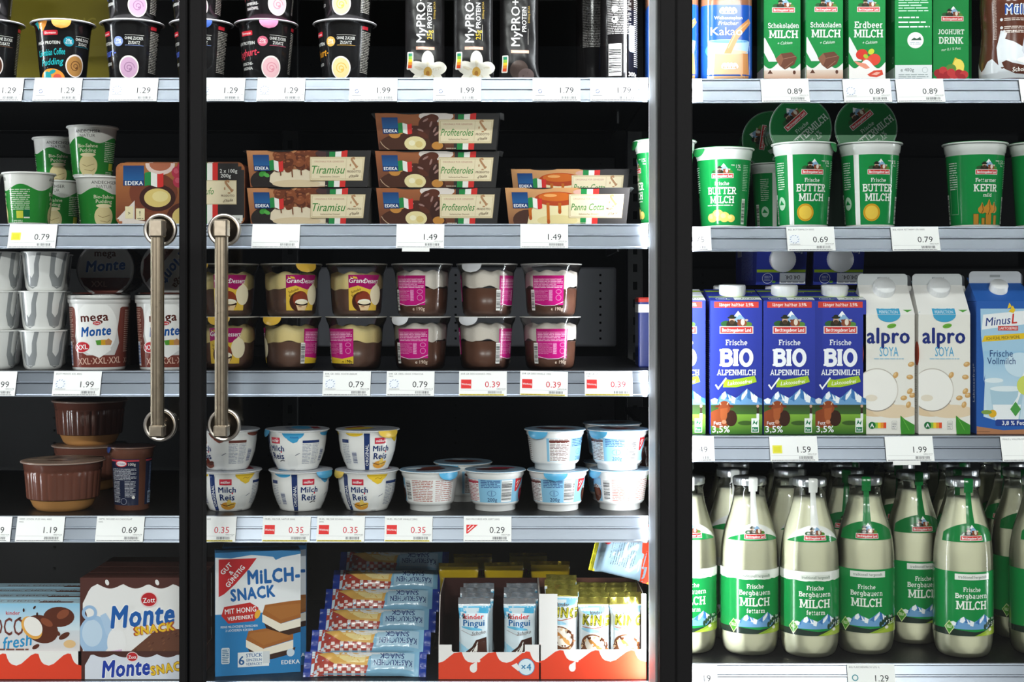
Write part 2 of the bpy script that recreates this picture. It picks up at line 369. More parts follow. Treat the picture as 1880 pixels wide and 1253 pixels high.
    def code(s, x0, y0, x1, y1, bg, c, flat=False, seed=3):
        s.r(x0, y0, x1, y1, bg); R = random.Random(seed); ps = []; lo, hi = (y0, y1) if flat else (x0, x1); m = (hi - lo) * .06; x = lo + m
        while x < hi - m:
            w = (hi - lo) * R.choice((.012, .02, .035)); ps.append([(x0 + .4, x), (x1 - .4, x), (x1 - .4, x + w), (x0 + .4, x + w)] if flat else [(x, y0 + .6), (x + w, y0 + .6), (x + w, y1 - .6), (x, y1 - .6)]); x += w + (hi - lo) * R.choice((.012, .02, .03))
        return s.add(ps, c)
    def wrap(s, mb, f, du=None, dv=None):
        """Put the artwork on a surface: f(u, v, z) in metres -> (point, normal)."""
        for p, c, z, m in s.q:
            for ps, cs in split(p, c, 0, du):
                for p2, c2 in split(ps, cs, 1, dv):
                    pn = [f(x * .001, y * .001, z * .001) for x, y in p2]
                    mb.poly([a for a, _ in pn], m, c2, [b for _, b in pn])
        return mb
def split(p, c, ax, step):
    if not step: return [(p, c)]
    lo = min(q[ax] for q in p); hi = max(q[ax] for q in p)
    i0, i1 = math.floor(lo / step + 1e-6), math.ceil(hi / step - 1e-6)
    if i1 - i0 <= 1: return [(p, c)]
    out = []
    for i in range(i0, i1):
        a, b = clip_half(p, c, ax, (i + 1) * step, True) if i < i1 - 1 else (p, c)
        if len(a) > 2 and i > i0: a, b = clip_half(a, b, ax, i * step, False)
        if len(a) > 2: out.append((a, b))
    return out
def on_front(y=0., ox=0., oz=0.): return lambda u, v, z: ((ox + u, y - z, oz + v), (0, -1, 0))
def on_top(zt, oy=0.): return lambda u, v, z: ((u, oy + v, zt + z), (0, 0, 1))
def on_plane(o, ux, uy):
    o = Vector(o); ux = Vector(ux).normalized(); uy = Vector(uy).normalized(); n = ux.cross(uy).normalized()
    return lambda u, v, z: (tuple(o + ux * u + uy * v + n * z), tuple(n))
def interp(prof, z):
    for (r0, z0), (r1, z1) in zip(prof, prof[1:]):
        if z0 <= z <= z1 and z1 > z0: return r0 + (r1 - r0) * (z - z0) / (z1 - z0), (r1 - r0) / (z1 - z0)
    return (prof[0][0], 0.) if z < prof[0][1] else (prof[-1][0], 0.)
def on_lathe(prof, rref, lift=.0001, rf=None):
    """v = height, u = arc at radius rref; theta 0 faces the camera."""
    def f(u, v, z):
        t = u / rref; r, s = interp(prof, v); k = rf(t, v) if rf else 1
        if rf:
            e = .02; d = (rf(t + e, v) - rf(t - e, v)) / (2 * e * k); a = t - math.atan(d)
        else: a = t
        l = math.hypot(1, s); r = r * k + z + lift
        return (r * math.sin(t), -r * math.cos(t), v), (math.sin(a) / l, -math.cos(a) / l, -s / l)
    return f
# ------------------------------------------------------------------ the shop: floor, ceiling with the added fill lamps
def structure(name, mb):
    o = obj(name, mb); o['kind'] = 'structure'; return o
m = M(); m.box((-4, -9, -.05), (4, .75, 0), 'cd', '#2f2f2e'); structure('floor', m)
m = M(); m.box((-4, -9, 3.25), (4, .75, 3.3), 'pp', '#8a8a88'); structure('ceiling', m)
LAMP_SAYS = ('white lamp hung before the yoghurt and pudding shelves', 'white lamp hung before the middle of the refrigerator', 'white lamp hung before the milk bottles', 'white ceiling lamp over the aisle, behind the camera to one side', 'white ceiling lamp over the aisle, opposite the milk shelves', 'white ceiling lamp at the far end of the shop, first of two', 'white ceiling lamp at the far end of the shop, second of two')
for (x, y, z, w), lb in zip(FILL_LAMPS, LAMP_SAYS):
    t = thing('ceiling_lamp', lb, 'lamp', (x, y, z + .01), group='shop ceiling lamps')
    m = M(); m.box((-.74, -.11, .0), (.74, .11, .06), 'pl', '#c9c9c9', .008); obj('housing', m, t)
    m = M(); m.box((-.70, -.08, -.004), (.70, .08, .0), 'em', '#ffffff'); obj('diffuser', m, t)
    if z < 3:
        for k in (-.5, .5):
            m = M(); m.tube([(k, 0, .06), (k, 0, 3.25 - z - .01)], .004, 'st', '#888888', 8); obj('hanging_rod', m, t)
# ------------------------------------------------------------------ the refrigerator: cabinet, back panels, mullion
fr = thing('refrigerator', 'tall black dairy refrigerator with glass doors and grey back panels', 'refrigerator')
m = M(); m.box((-1.35, .62, .0), (2.0, .70, 2.12), 'mt', '#0a0a0b'); obj('rear_wall', m, fr)
m = M(); m.box((-1.35, -.16, 2.0), (2.0, .62, 2.12), 'mt', '#0d0d0e'); obj('canopy', m, fr)
m = M(); m.box((-1.35, -.16, .0), (2.0, .62, .50), 'mt', '#0d0d0e', .004); obj('plinth', m, fr)
for x in (-1.39, 2.0):
    m = M(); m.box((x, -.16, 0), (x + .04, .70, 2.12), 'mt', '#0d0d0e', .004); obj('end_wall', m, fr)
def back_panel(x0, x1, z0, z1):
    m = M(); m.box((x0, .60, z0), (x1, .62, z1), 'cd', '#8c8c92' if abs(z0 - 1.215) < .001 and abs(x1 - .197) < .001 else '#070708', .003)  # lit look of one panel put into paler grey; shade blackens the rest
    for k in range(9):
        for j in range(3):
            cx = x0 + .03 + (x1 - x0 - .06) * j / 2; cz = z0 + .015 + (z1 - z0 - .03) * k / 8
            m.box((cx - .002, .5985, cz - .002), (cx + .002, .6005, cz + .002), 'mt', '#050505')
    obj('back_panel', m, fr)
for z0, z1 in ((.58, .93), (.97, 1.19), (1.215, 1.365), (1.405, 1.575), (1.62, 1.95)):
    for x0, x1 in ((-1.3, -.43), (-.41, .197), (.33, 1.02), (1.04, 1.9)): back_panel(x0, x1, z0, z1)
for x in (-.43, .215, 1.02):
    m = M(); m.box((x, .57, .5), (x + .03, .60, 2.0), 'bk', '#141416', .002)
    for k in range(44): m.box((x + .011, .568, .53 + k * .033), (x + .019, .571, .545 + k * .033), 'mt', '#000000')
    obj('slotted_upright', m, fr)
m = M(); m.box((.2039, -.098, .5), (.2488, .003, 2.0), 'mt', '#09090a', .002); obj('mullion', m, fr)
m = M(); m.box((.2005, -.099, .5), (.2038, -.004, 2.0), 'cd', '#8f9091', .0006); obj('led_profile', m, fr)
m = M(); m.box((.2489, -.099, .5), (.2520, -.004, 2.0), 'al', '#d2d3d4', .0006); obj('led_profile', m, fr)
# ------------------------------------------------------------------ shelves with their price rails
TILT = math.radians(18)
RL = .0393                                   # length of the rail face
def rail_pt(z0, u):                          # a point on the rail face, u metres below its top edge
    return (-u * math.sin(TILT), z0 - u * math.cos(TILT))
RAILP = [(0, 0), (0, .0025), (.0016, .0032), (.0016, .0155), (.0004, .0165), (.0004, .0185), (.0018, .0195), (.0018, .0345), (.0006, .0355), (0, .0368), (0, RL)]
def make_shelf(label, x0, x1, z, b0, b1):
    t = thing('shelf', label, 'shelf', ((x0 + x1) / 2, 0, z), group='refrigerator shelves')
    w = (x1 - x0) / 2
    c = (x0 + x1) / 2; m = M(); m.box((b0 - c, .004, -.010), (b1 - c, .565, 0), 'bk', '#070708', .0015)
    m.box((-w, .004, -.030), (w, .010, -.010), 'bk', '#111113'); obj('shelf_board', m, t)
    for x in (-w + .02, w - .023):
        m = M(); m.prism([(x, -.010), (x, -.03), (x + .003, -.03), (x + .003, -.010)], .3, .565, 'bk', '#1b1b1d'); obj('bracket', m, t)
    m = M(); rows = []
    s, c = math.sin(TILT), math.cos(TILT)
    pr = [(d, u) for d, u in RAILP]; pts = [(-u * s + d * c, -u * c - d * s) for d, u in pr]
    back = [(-RL * s + .004, -RL * c), (.004, -.004), (.004, 0)]
    loop = pts + [(y, zz) for y, zz in back]
    rows = [[(x, y, zz) for y, zz in loop] for x in (-w, w)]
    n = len(loop); b = len(m.v); m.v.extend(rows[0] + rows[1]); colr = lin('#7d838d')
    for i in range(n): m.face((b + i, b + (i + 1) % n, b + n + (i + 1) % n, b + n + i), 'al', colr)
    m.face(list(range(b, b + n))[::-1], 'al', colr); m.face(range(b + n, b + 2 * n), 'al', colr)
    obj('price_rail', m, t)
    return t
ZL = [zat(p, 0) for p in (142.5, 411, 681, 947.5, 1252)]; ZR = [zat(p, 0) for p in (144.5, 416, 800.5, 1219)]
XL0, XL1, XR0, XR1 = -1.2, .1995, .253, 1.5
for z, l in zip(ZL, ('black shelf carrying the protein yoghurt cups and slim dark drinks', 'black shelf carrying the Italian dessert sleeves', 'black shelf carrying the layered dessert cups', 'black shelf carrying the rice pudding cups', 'lowest black shelf carrying the boxed milk snacks')):
    make_shelf(l, XL0, XL1, z, XL0, .2095)
for z, l in zip(ZR, ('black shelf carrying the small flavoured milk cartons', 'black shelf carrying the green buttermilk cups', 'black shelf carrying the tall milk cartons', 'black shelf carrying the glass milk bottles')):
    make_shelf(l, XR0, XR1, z, .2102, XR1)
make_shelf('upper black shelf above the protein yoghurt cups', XL0, XL1, 1.873, XL0, .2095); make_shelf('upper black shelf above the flavoured milk cartons', XR0, XR1, 1.873, .2102, XR1)  # out-of-view shelves added to shade the back of the top row
# ------------------------------------------------------------------ glass doors
def make_door(label, x0, x1, s0, s1, hx=None):
    """Outer width x0..x1, the two stiles s0 and s1 wide; hx: the handle's side offset from x0."""
    t = thing('glass_door', label, 'door', (x0, -.115, .502), group='refrigerator doors')
    w = x1 - x0; H = 1.496
    for a, b in ((0, s0), (w - s1, w)):
        m = M(); m.box((a, -.015, 0), (b, .012, H), 'mt', '#09090a', .002); obj('door_stile', m, t)
    for a, b in ((0, .05), (H - .05, H)):
        m = M(); m.box((s0, -.013, a), (w - s1, .012, b), 'bk', '#131315', .002); obj('door_rail', m, t)
    m = M(); m.box((s0 - .002, -.002, .048), (w - s1 + .002, .002, H - .048), 'dg', '#ffffff'); obj('glass_pane', m, t)
    if hx:
        hd = M(); zt, zb = .897, .627; dx = hx[1]
        bw = .0083
        hd.box((dx - bw, -.058, zb - .004), (dx + bw, -.044, zt + .004), 'st', '#b5a892', .003)
        for k in (-.0042, 0, .0042): hd.box((dx + k - .0006, -.0584, zb), (dx + k + .0006, -.0578, zt), 'st', '#7d7362')
        h = obj('handle', hd, t)
        for z, sg in ((zt, 1), (zb, -1)):
            mm = M(); mm.box((dx - .0095, -.061, z - .012), (dx + .0095, -.040, z + .008 + .004 * sg), 'st', '#c9bda8', .002)
            mm.tube([(dx + .001, -.042, z), (hx[0], -.004, z)], .0085, 'st', '#8d8577', 16); obj('handle_bracket', mm, h)
            d = M(); R = .0225
            d.lathe([(0, -.0068), (R - .004, -.0068), (R - .004, -.0074), (R - .0015, -.0086), (R, -.0075), (R, -.002)], 'al', '#4c4640', 48)
            d.lathe([(R - .004, -.0074), (R - .0012, -.009), (R + .0003, -.0076), (R + .0003, -.002)], 'st', '#d8d2c8', 48)
            d.v = [(x + hx[0], z2, y + z) for x, y, z2 in d.v]
            obj('mounting_disc', d, h)
    return t
sx = .000756
make_door('glass refrigerator door before the white and brown swirl cups, handle on its right', (-440 - 940) * sx, (347.5 - 940) * sx, .02, 14.5 * sx, ((296 - 940) * sx + 1380 * sx, (289.5 - 940) * .000737 + 1380 * sx))
make_door('glass refrigerator door between the two black uprights, handle on its left', (351.5 - 940) * sx, .2262, 25 * sx, .0226, ((413 - 351.5) * sx, (407 - 940) * .000737 - (351.5 - 940) * sx))
make_door('glass refrigerator door in front of the milk cartons and bottles', .2264, 1.6, .0224, .03)
# ------------------------------------------------------------------ price tags
def dots(A, cx, cy, r, c):
    for k in range(10):
        a = 2 * PI * k / 10; x, y = cx + r * math.cos(a), cy + r * math.sin(a)
        A.l([(x - .9, y - .5), (x + .9, y + .5)], .9, c)
def make_tag(px0, px1, z0, price, logo, head, label, rot=0., slip=False):
    w = 70.; h = 37.3; A = Art('pp', .02); col = '#2a2a2e'
    red = logo == 'red'
    A.r(-w / 2, 0, w / 2, h, '#f6f6f4')
    if head:
        hs = head.split('|')
        A.t(hs[0], -w / 2 + 3, h - 4.2, 2.4, '#4a4a50', 60, .0, al='l')
        if len(hs) > 1: A.t(hs[1], -w / 2 + 3, h - 8, 2.2, '#66666c', 20, .0, al='l')
    pc = '#d3273c' if red else col
    if price: A.t(price, 25, h / 2 - 1.2, 9.2, pc, 32, .008, al='r')
    A.t('100G=0.' + str((len(label) * 7) % 90 + 10), 33, 10.6, 2.1, '#55555b', 22, 0, al='r')
    A.l([(-33, 8.4), (32, 8.4)], .25, '#9a9aa0')
    A.code(6, 2.9, 29, 8, '#f6f6f4', '#55555b', seed=len(label)); A.micro(-33, 1.2, 30, 2.4, 1, '#77777d', len(label), .8)
    cx, cy = -24, 18
    if red: A.r(-32, 11, -17, 24.5, '#e23b3b'); A.t('Werbung', cx + -.5, 17.6, 2.9, '#ffffff', 13.5, .01); A.r(-34, .6, 31, 2.6, '#f3e36a'); A.micro(-33, .9, 30, 2.3, 1, '#8a7a30', 5, .7)
    elif logo == 'dots':
        A.r(-31.5, 12, -16.5, 24.5, '#f1f4f9'); dots(A, cx, cy, 6, '#6f86b5'); A.l([(-31, 10), (-16, 10)], .5, '#8a8a92')
    elif logo == 'dot': A.ring(cx, 15.5, 2.6, 1.2, '#7e87a6', 12); A.l([(-28, 14), (-20.5, 17.5)], 1, '#f6f6f4'); A.l([(-31, 8.9), (-17, 8.9)], .6, '#9a9aa0')
    elif logo == 'yellow': A.r(-31, 12, -17, 24, '#ece457'); A.r(-29, 14, -19, 22, '#e2da3c')
    elif logo == 'gg': A.p([(-31, 25), (-14, 25), (-20, 20), (-29, 12), (-31, 12)], '#e0383a'); A.l([(-29, 15), (-20, 23.5)], 1.2, '#ffffff'); A.l([(-29, 20), (-25, 24)], 1, '#ffffff')
    elif logo == 'loop': A.ring(cx, 18, 4, 1.4, '#3f8f9c', 14); A.t('MEHRWEG', cx, 10.5, 2.4, '#3f8f9c', 13, .02)
    if slip: A.r(-26, -5.6, 14, 0, '#e9e9e6')
    m = M(); m.box((-w / 2000, .0002, 0), (w / 2000, .0006, h / 1000), 'pp', '#f2f2f0')
    A.wrap(m, on_front(.0002))
    xc = at((px0 + px1) / 2, -.006); y, z = rail_pt(z0, .0385)
    t = thing('price_tag', label, 'price tag', (xc, y - .0016 * math.cos(TILT), z + .0016 * math.sin(TILT)), group='price tags on the shelf rails', me=m, rot=(-TILT, math.radians(rot), 0))
    return t
TAGS = [
 (0, 0, -42, 39, '1.29', '', '', 'price tag reading 1.29 under the brown swirl yoghurt cup'), (0, 0, 62, 150, '1.29', 'dot', '', 'price tag reading 1.29 under the coffee pudding cup'),
 (0, 0, 201, 290, '1.29', 'dots', '', 'price tag reading 1.29 under the blueberry yoghurt cup'), (0, 0, 362, 449, '1.29', 'dots', '', 'price tag reading 1.29 partly hidden by the door upright'),
 (0, 0, 472, 560, '1.29', 'dots', '', 'price tag reading 1.29 under the pink cherry yoghurt cup'), (0, 0, 642, 729, '1.99', 'dot', '', 'price tag reading 1.99 beside the pale yellow yoghurt cup'),
 (0, 0, 796, 883, '1.99', 'dot', '', 'price tag reading 1.99 under the two vanilla protein pouches'), (0, 0, 978, 1065, '1.79', 'dot', '', 'price tag reading 1.79 right of the dim protein pouch'),
 (0, 0, 1084, 1170, '1.79', 'dot', 'PROTEIN DRINK SCHOKO 300ML|300G', 'price tag reading 1.79 under the black bottle'),
 (0, 1, 17, 103, '0.79', 'yellow', '', 'price tag reading 0.79 with yellow square under the white and green pudding cup'), (0, 1, 463, 550, '', '', '', 'blank white price tag under the tiramisu sleeves'),
 (0, 1, 728, 815, '1.49', '', '', 'price tag reading 1.49 under the profiteroles sleeves'), (0, 1, 956, 1042, '1.49', '', '', 'price tag reading 1.49 under the panna cotta sleeves'),
 (0, 2, -58, 30, '1.99', '', 'MONTE TRINK', 'price tag reading 1.99 under the white and grey swirl cups'), (0, 2, 97, 186, '1.99', 'dots', 'ZOTT MONTE XXL 400G', 'price tag reading 1.99 under the tall brown and white dessert cup'),
 (0, 2, 593, 680, '0.79', 'dots', 'EHR. GR. DESS. SCHOK-EIERLIK|190G', 'price tag reading 0.79 under the cream-topped dessert cups'), (0, 2, 710, 797, '0.79', 'dots', 'EHR. GR. DESS. CHOC STRACCIA.|190G', 'price tag reading 0.79 under the pink-labelled dessert cups'),
 (0, 2, 843, 930, '0.39', 'red', 'EHR GR DESS SCHOKO 190G', 'red price tag reading 0.39, first of three on this rail'), (0, 2, 955, 1041, '0.39', 'red', 'EHR GR DESS VANILLE 190G', 'red price tag reading 0.39, crooked, middle of three on this rail'),
 (0, 2, 1074, 1160, '0.39', 'red', 'EHR GR DESS DOUBLE|190G', 'red price tag reading 0.39 beside the grey post'),
 (0, 3, -66, 20, '1.19', '', 'SCHOKO', 'price tag cut by the frame on the chocolate pudding shelf'), (0, 3, 30, 118, '1.19', '', 'WEID. SCHOK. PUD VAN. 400G|400G', 'price tag reading 1.19 under the ribbed chocolate pudding bowl'),
 (0, 3, 171, 270, '0.69', '', 'OETK. MOUSSE AU CHOCOLAT|100G', 'price tag reading 0.69 under the slim brown mousse cup'), (0, 3, 346, 433, '0.35', 'red', 'MILCHR ZIMT 200G', 'red price tag reading 0.35 beside the door upright'),
 (0, 3, 482, 570, '0.35', 'red', 'MUEL. MILCHR. NATUR 200G', 'red price tag reading 0.35 under the blue-topped rice pudding cups'), (0, 3, 582, 669, '0.35', 'red', 'MUEL. MILCHR SCHOKO/VANILL|200G', 'red price tag reading 0.35 under the yellow-topped rice pudding cups'),
 (0, 3, 707, 793, '0.35', 'red', 'MUEL. MILCHR VANILLE 200G', 'red price tag reading 0.35 under the single white rice pudding cup'), (0, 3, 851, 939, '0.29', 'gg', 'G&G MILCHREIS KER SORT 200G', 'price tag reading 0.29 with red corner mark'),
 (1, 0, 1202, 1289, '0.99', '', '', 'price tag half hidden by the post under the cocoa bottle'), (1, 0, 1398, 1485, '0.89', '', '', 'price tag reading 0.89 under the two chocolate milk cartons'),
 (1, 0, 1549, 1635, '0.89', 'dots', '', 'price tag reading 0.89 under the strawberry milk carton'), (1, 0, 1646, 1733, '0.89', '', '', 'price tag reading 0.89 under the carton showing its back'),
 (1, 0, 1873, 1960, '0.99', '', '', 'price tag under the brown milkshake bottle'), (1, 1, 1218, 1305, '0.75', '', 'KEFIR 500G', 'price tag reading 0.75 beside the black post'),
 (1, 1, 1445, 1532, '0.69', 'dots', 'BGL BUTTERMILCH 500G', 'price tag reading 0.69 under the buttermilk cup with the green lid'), (1, 1, 1637, 1724, '0.79', '', 'BGL KEFIR FETTARM 1,5% 500G', 'price tag reading 0.79 between buttermilk and kefir'),
 (1, 2, 1224, 1311, '1.49', '', 'H-MILCH 1,5% 1L', 'price tag reading 1.49 beside the black post'), (1, 2, 1413, 1501, '1.59', 'yellow', '', 'price tag reading 1.59 with yellow square'),
 (1, 2, 1626, 1713, '1.99', '', '', 'price tag reading 1.99 under the soya cartons'), (1, 2, 1838, 1926, '1.39', '', 'MINUS L VOLLMILCH', 'price tag under the lactose-free milk carton'),
 (1, 3, 1229, 1317, '1.19', '', 'FRI. MILCH 1,5% 1L', 'price tag reading 1.19 beside the black post'), (1, 3, 1556, 1643, '1.29', 'loop', 'BGL FLASCHENMILCH 3,5% 1L', 'price tag reading 1.29 with a teal loop mark'),
]
for side, row, a, b, price, logo, head, lb in TAGS:
    make_tag(a, b, (ZR if side else ZL)[row], price, logo, head, lb.replace('red price tag reading', 'white price tag with red print reading') if lb.startswith('red') else lb if lb.startswith('blank') else 'white ' + lb, {'red price tag reading 0.39, crooked, middle of three on this rail': 1.5}.get(lb, {(1, 0): -.8, (1, 1): -.6, (1, 2): -.5}.get((side, row), .3)), slip=(a in (728, 1626)))
# ------------------------------------------------------------------ shared bits of print
MM = .001
def mm(prof): return [(r * MM, z * MM) for r, z in prof]
def bgl(A, cx, cy, w):
    """Mountain, farmer and cow above a red banner; cx, cy is the banner's middle."""
    k = w / 30
    P = lambda pts: [(cx + x * k, cy + y * k) for x, y in pts]
    A.p(P([(-11, 4), (-4, 9), (-1, 14), (1.5, 17), (5, 12.5), (12, 5)]), '#8fb4d6'); A.p(P([(-3, 11), (1.5, 17), (4.6, 13), (2, 13.6), (.8, 11.6), (-.6, 13)]), '#ffffff')
    A.e(cx - 9 * k, cy + 5.5 * k, 5 * k, 2.8 * k, '#2f5d33', 14); A.e(cx + 9.5 * k, cy + 5 * k, 4.5 * k, 2.4 * k, '#5e8a3c', 14)
    A.e(cx - 4 * k, cy + 5 * k, 5 * k, 4.2 * k, '#2e2a1e', 14); A.e(cx - 4 * k, cy + 8.6 * k, 2.5 * k, 2.9 * k, '#c9a288', 12); A.e(cx - 4 * k, cy + 6.9 * k, 2.2 * k, 2.1 * k, '#4a3626', 12); A.e(cx - 4 * k, cy + 11 * k, 3.9 * k, 1.1 * k, '#262b20', 12); A.e(cx - 4 * k, cy + 12 * k, 2.3 * k, 1.6 * k, '#262b20', 12)
    A.e(cx + 5 * k, cy + 6 * k, 4.4 * k, 3.8 * k, '#8b4a2f', 14); A.e(cx + 5.6 * k, cy + 7 * k, 1.8 * k, 3 * k, '#e9dccb', 12); A.e(cx + 1.8 * k, cy + 8.6 * k, 1.6 * k, .8 * k, '#7a3d26', 8); A.e(cx + 9 * k, cy + 8.8 * k, 1.6 * k, .8 * k, '#d9c3ae', 8)
    A.r(cx - 15 * k, cy - 3.3 * k, cx + 15 * k, cy + 3.3 * k, '#f2e6e2'); A.r(cx - 14.2 * k, cy - 2.6 * k, cx + 14.2 * k, cy + 2.6 * k, '#d3332f')
    A.s('Berchtesgadener Land', cx, cy, 3.0 * k, '#ffffff', 26 * k, 2.1)
def alps(A, x0, x1, y, h, grass=True, seed=4):
    w = x1 - x0; P = lambda t: [(x0 + w * float(t[i:i + 2]) / 99, y + h * float(t[i + 2:i + 4]) / 99) for i in range(0, len(t), 4)]
    A.p([(x0, y)] + [(x1, y)] + P('003508501442227228853370406248505562628070997685837090559945')[::-1], '#6fa0cf')
    for t in ('22722885316026402048', '627070997285645060385660', '085014421220052002300040', '4062485046204025', '8370905588258030', '3370366042303440', '76858265853078407560'): A.p(P(t), '#f3f7fb')
    for t in ('28853370364030453160', '7099768578407050', '55626074583054405040', '14421860163012204', '90559945982092309040'): A.p(P(t[:len(t) // 4 * 4]), '#3f77b4')
def splash(A, x0, x1, y0, y1, c, waves=3, seed=0, amp=.35):
    """A wavy-topped band of milk."""
    n = 36; R = random.Random(seed); ph = R.random() * 6; h = y1 - y0
    A.p([(x0, y0), (x1, y0)] + [(x1 - (x1 - x0) * i / n, y1 - h * amp * (.5 + .5 * math.sin(ph + 2 * PI * waves * i / n))) for i in range(n + 1)], c)
def flag(A, x, y, w, h, wave=True):
    n = 6
    for k, c in enumerate(('#1f8a45', '#f4f2ec', '#d9302c')):
        a, b = x + w * k / 3, x + w * (k + 1) / 3; up = []; dn = []
        for i in range(n + 1):
            u = a + (b - a) * i / n; d = math.sin((u - x) / w * 2 * PI) * h * .08 if wave else 0
            up.append((u, y + h + d)); dn.append((u, y + d))
        A.p(dn + up[::-1], c)
def italy(A, cx, cy, s, c='#b98a62'):
    A.l([(cx - 2.6 * s, cy + 4 * s), (cx - .5 * s, cy + 4.6 * s), (cx + .3 * s, cy + 3.6 * s)], 1.3 * s, c); A.l([(cx - 2.2 * s, cy + 3.8 * s), (cx - .6 * s, cy + 1.4 * s), (cx + 1.6 * s, cy - 1.2 * s), (cx + 2.4 * s, cy - 2.9 * s)], 1.5 * s, c); A.l([(cx + 1.4 * s, cy - 1.4 * s), (cx + 3.4 * s, cy - 1.7 * s)], .9 * s, c); A.e(cx + .4 * s, cy - 3.6 * s, 1.1 * s, .5 * s, c, 8); A.e(cx - 2.6 * s, cy - .6 * s, .5 * s, 1.1 * s, c, 8)
def nutri(A, x, y, w, h):
    A.rr(x - .5, y - .5, x + w + .5, y + h + .5, .8, '#eeeeee')
    for i, c in enumerate(('#2e8b4a', '#8ec04a', '#f1cf3b', '#ee9a36', '#e2542e')): A.r(x + w * (.12 + .88 * i / 5) if i else x, y, x + w * (.12 + .88 * (i + 1) / 5), y + h, c)
    A.e(x + w * .12, y + h / 2, h * .62, h * .62, '#1f6f3a', 14); A.t('A', x + w * .12, y + h / 2, h * .7, '#ffffff')
def cup(prof, col, art=None, rref=None, mat='pl', n=56, du=2.5, base=True, rf=None, cols=None):
    """A cup body with its print; prof in millimetres from the base up."""
    mb = M(); p = mm(prof)
    if cols:
        for seg, c, mt in cols: mb.lathe(mm(seg), mt, c, n, rf=rf)
    else: mb.lathe(p, mat, col, n, rf=rf)
    if base: mb.fan([(p[0][0] * math.sin(2 * PI * j / n), -p[0][0] * math.cos(2 * PI * j / n), p[0][1]) for j in range(n)], mat, lin(col), flip=True)
    if art: art.wrap(mb, on_lathe(p, rref * MM, rf=rf), du, 4)
    return mb
def foil_lid(r, z, col, tab=None, tabcol=None, art=None, mat='pl', dome=0., ta=0., tw=13, tl=11, drop=7):
    """Sealing lid of radius r at height z (mm) with a pull tab bent down at angle ta (degrees from the front)."""
    mb = M(); r *= MM; z *= MM
    mb.lathe([(0, z + .0006 + dome * MM), (r * .8, z + .0006 + dome * MM * .8), (r, z + .0006), (r + .0004, z), (r, z - .0012)], mat, col, 48)
    if art: art.wrap(mb, on_plane((0, 0, z + .0007), (1, 0, 0), (0, 1, 0)))
    if tab:
        a0 = math.radians(ta); pts = []; k = 8; c = lin(tabcol or col); rows = []
        for i in range(k + 1):
            w = (1 - (i / k) ** 2.4) ** .5 * tw * MM if i < k else .0004
            row = []
            for j in range(7):
                s = (j / 3 - 1) * w; a = a0 + s / r; rr = r + .0006 + .0012 * math.sin(i / k * 2.6); row.append((rr * math.sin(a), -rr * math.cos(a), z - drop * MM * 1.6 * i / k))
            rows.append(row)
        mb.grid(rows, mat, c)
    return mb
def rim(r, z, col, mat='pl', t=1.6, o=2.2):
    mb = M(); mb.lathe(mm([(r - o, z - t * 1.4), (r, z - t), (r + .5, z - t * .4), (r, z), (r - o, z)]), mat, col, 56); return mb
def put(px, Y, zbase): return (at(px, Y), Y, zbase)
FRONT = {}
# ------------------------------------------------------------------ top shelf: high-protein cups
def protein(name, label, px, Y, z, du, main, acc, script, flav, pic, piccol, blob=None, tab=None, group='black protein cups on the top shelf', bt=None):
    A = Art('gl'); A.rr(-18, 66, 4, 73, 1.5, '#cf2d3a'); A.t('Ehrmann', -7, 69.5, 3.4, '#ffffff', 18, .01)
    A.t('HIGH PROTEIN', -12, 55, 4.6, '#f3f1ec', 38, .02)
    A.e(19, 57, 7.4, 7.4, acc, 22); A.t('20g', 19, 59, 4.2, '#ffffff', 9, .01); A.t('PROTEIN', 19, 54.4, 2.2, '#ffffff', 10, .01)
    A.l([(29, 66), (56, 66)], .5, '#d8d4cc'); A.t('OHNE ZUCKER', 42, 61.5, 4.4, '#f3f1ec', 26, .015); A.t('ZUSATZ', 42, 55, 4.4, '#f3f1ec', 17, .015); A.l([(29, 51), (56, 51)], .5, acc)
    for i, s in enumerate(script): A.t(s, -9 + 2 * i, 41 - 14 * i, 11 if len(script) == 1 else 9.4, main, 46 - 8 * i, .03, .25, 4)
    for i, s in enumerate(flav): A.t(s, -10, 25 - 7 * i if len(script) == 1 else 8 - 6 * i, 4.2, '#efede8', 26, .015)
    px_, py_ = pic; A.e(px_, py_, 15.5, 17, '#efe3df', 30); A.e(px_, py_ - .5, 13.6, 15, piccol[0], 30)
    A.l([(px_ + 9 * math.cos(t * .5) * (1 - t / 26), py_ - 1 + 9 * math.sin(t * .5) * (1 - t / 26)) for t in range(22)], 1.3, piccol[1])
    A.e(px_ + 2, py_ - 3, 2.2, 1.5, piccol[1], 12, 30)
    if blob:
        A.win = (-60, 1, 60, 88); A.e(-8, 2, 22, 15, blob[0], 28); A.e(-16, 5, 8, 8, blob[1], 18); A.e(2, 3, 7, 6, blob[2], 18); A.e(-6, 12, 6, 3, blob[1], 14, 20); A.p([(-34, 84), (-8, 87), (-18, 72)], blob[0]); A.p([(-34, 84), (-24, 86), (-26, 74)], blob[1]); A.win = None
    A.micro(66, 12, 88, 74, 26, '#a9a49c', 4); A.rr(66, 76, 78, 81, 1, '#cf2d3a')
    pr = [(31, 0), (33, 2), (37, 45), (40.4, 80), (42.5, 84.5), (45, 87)]
    t = thing(name, label, 'yoghurt cup', put(px, Y, z), du / 37, group)
    obj('cup_body', cup(pr, '#1b1a1b', A, 37, 'gl'), t); obj('rim', rim(47.6, 88.6, '#d8d6d8'), t)
    obj('lid', foil_lid(46.6, 88.7, bt or '#e4dde2', tab, tab, mat='pl', ta=math.degrees(-du / 37) + (14 if tab else 0), tw=14, drop=9), t)
    return t
z1 = ZL[0]; YF = .055
PK = ('#d9b2bd', '#c48fa0')
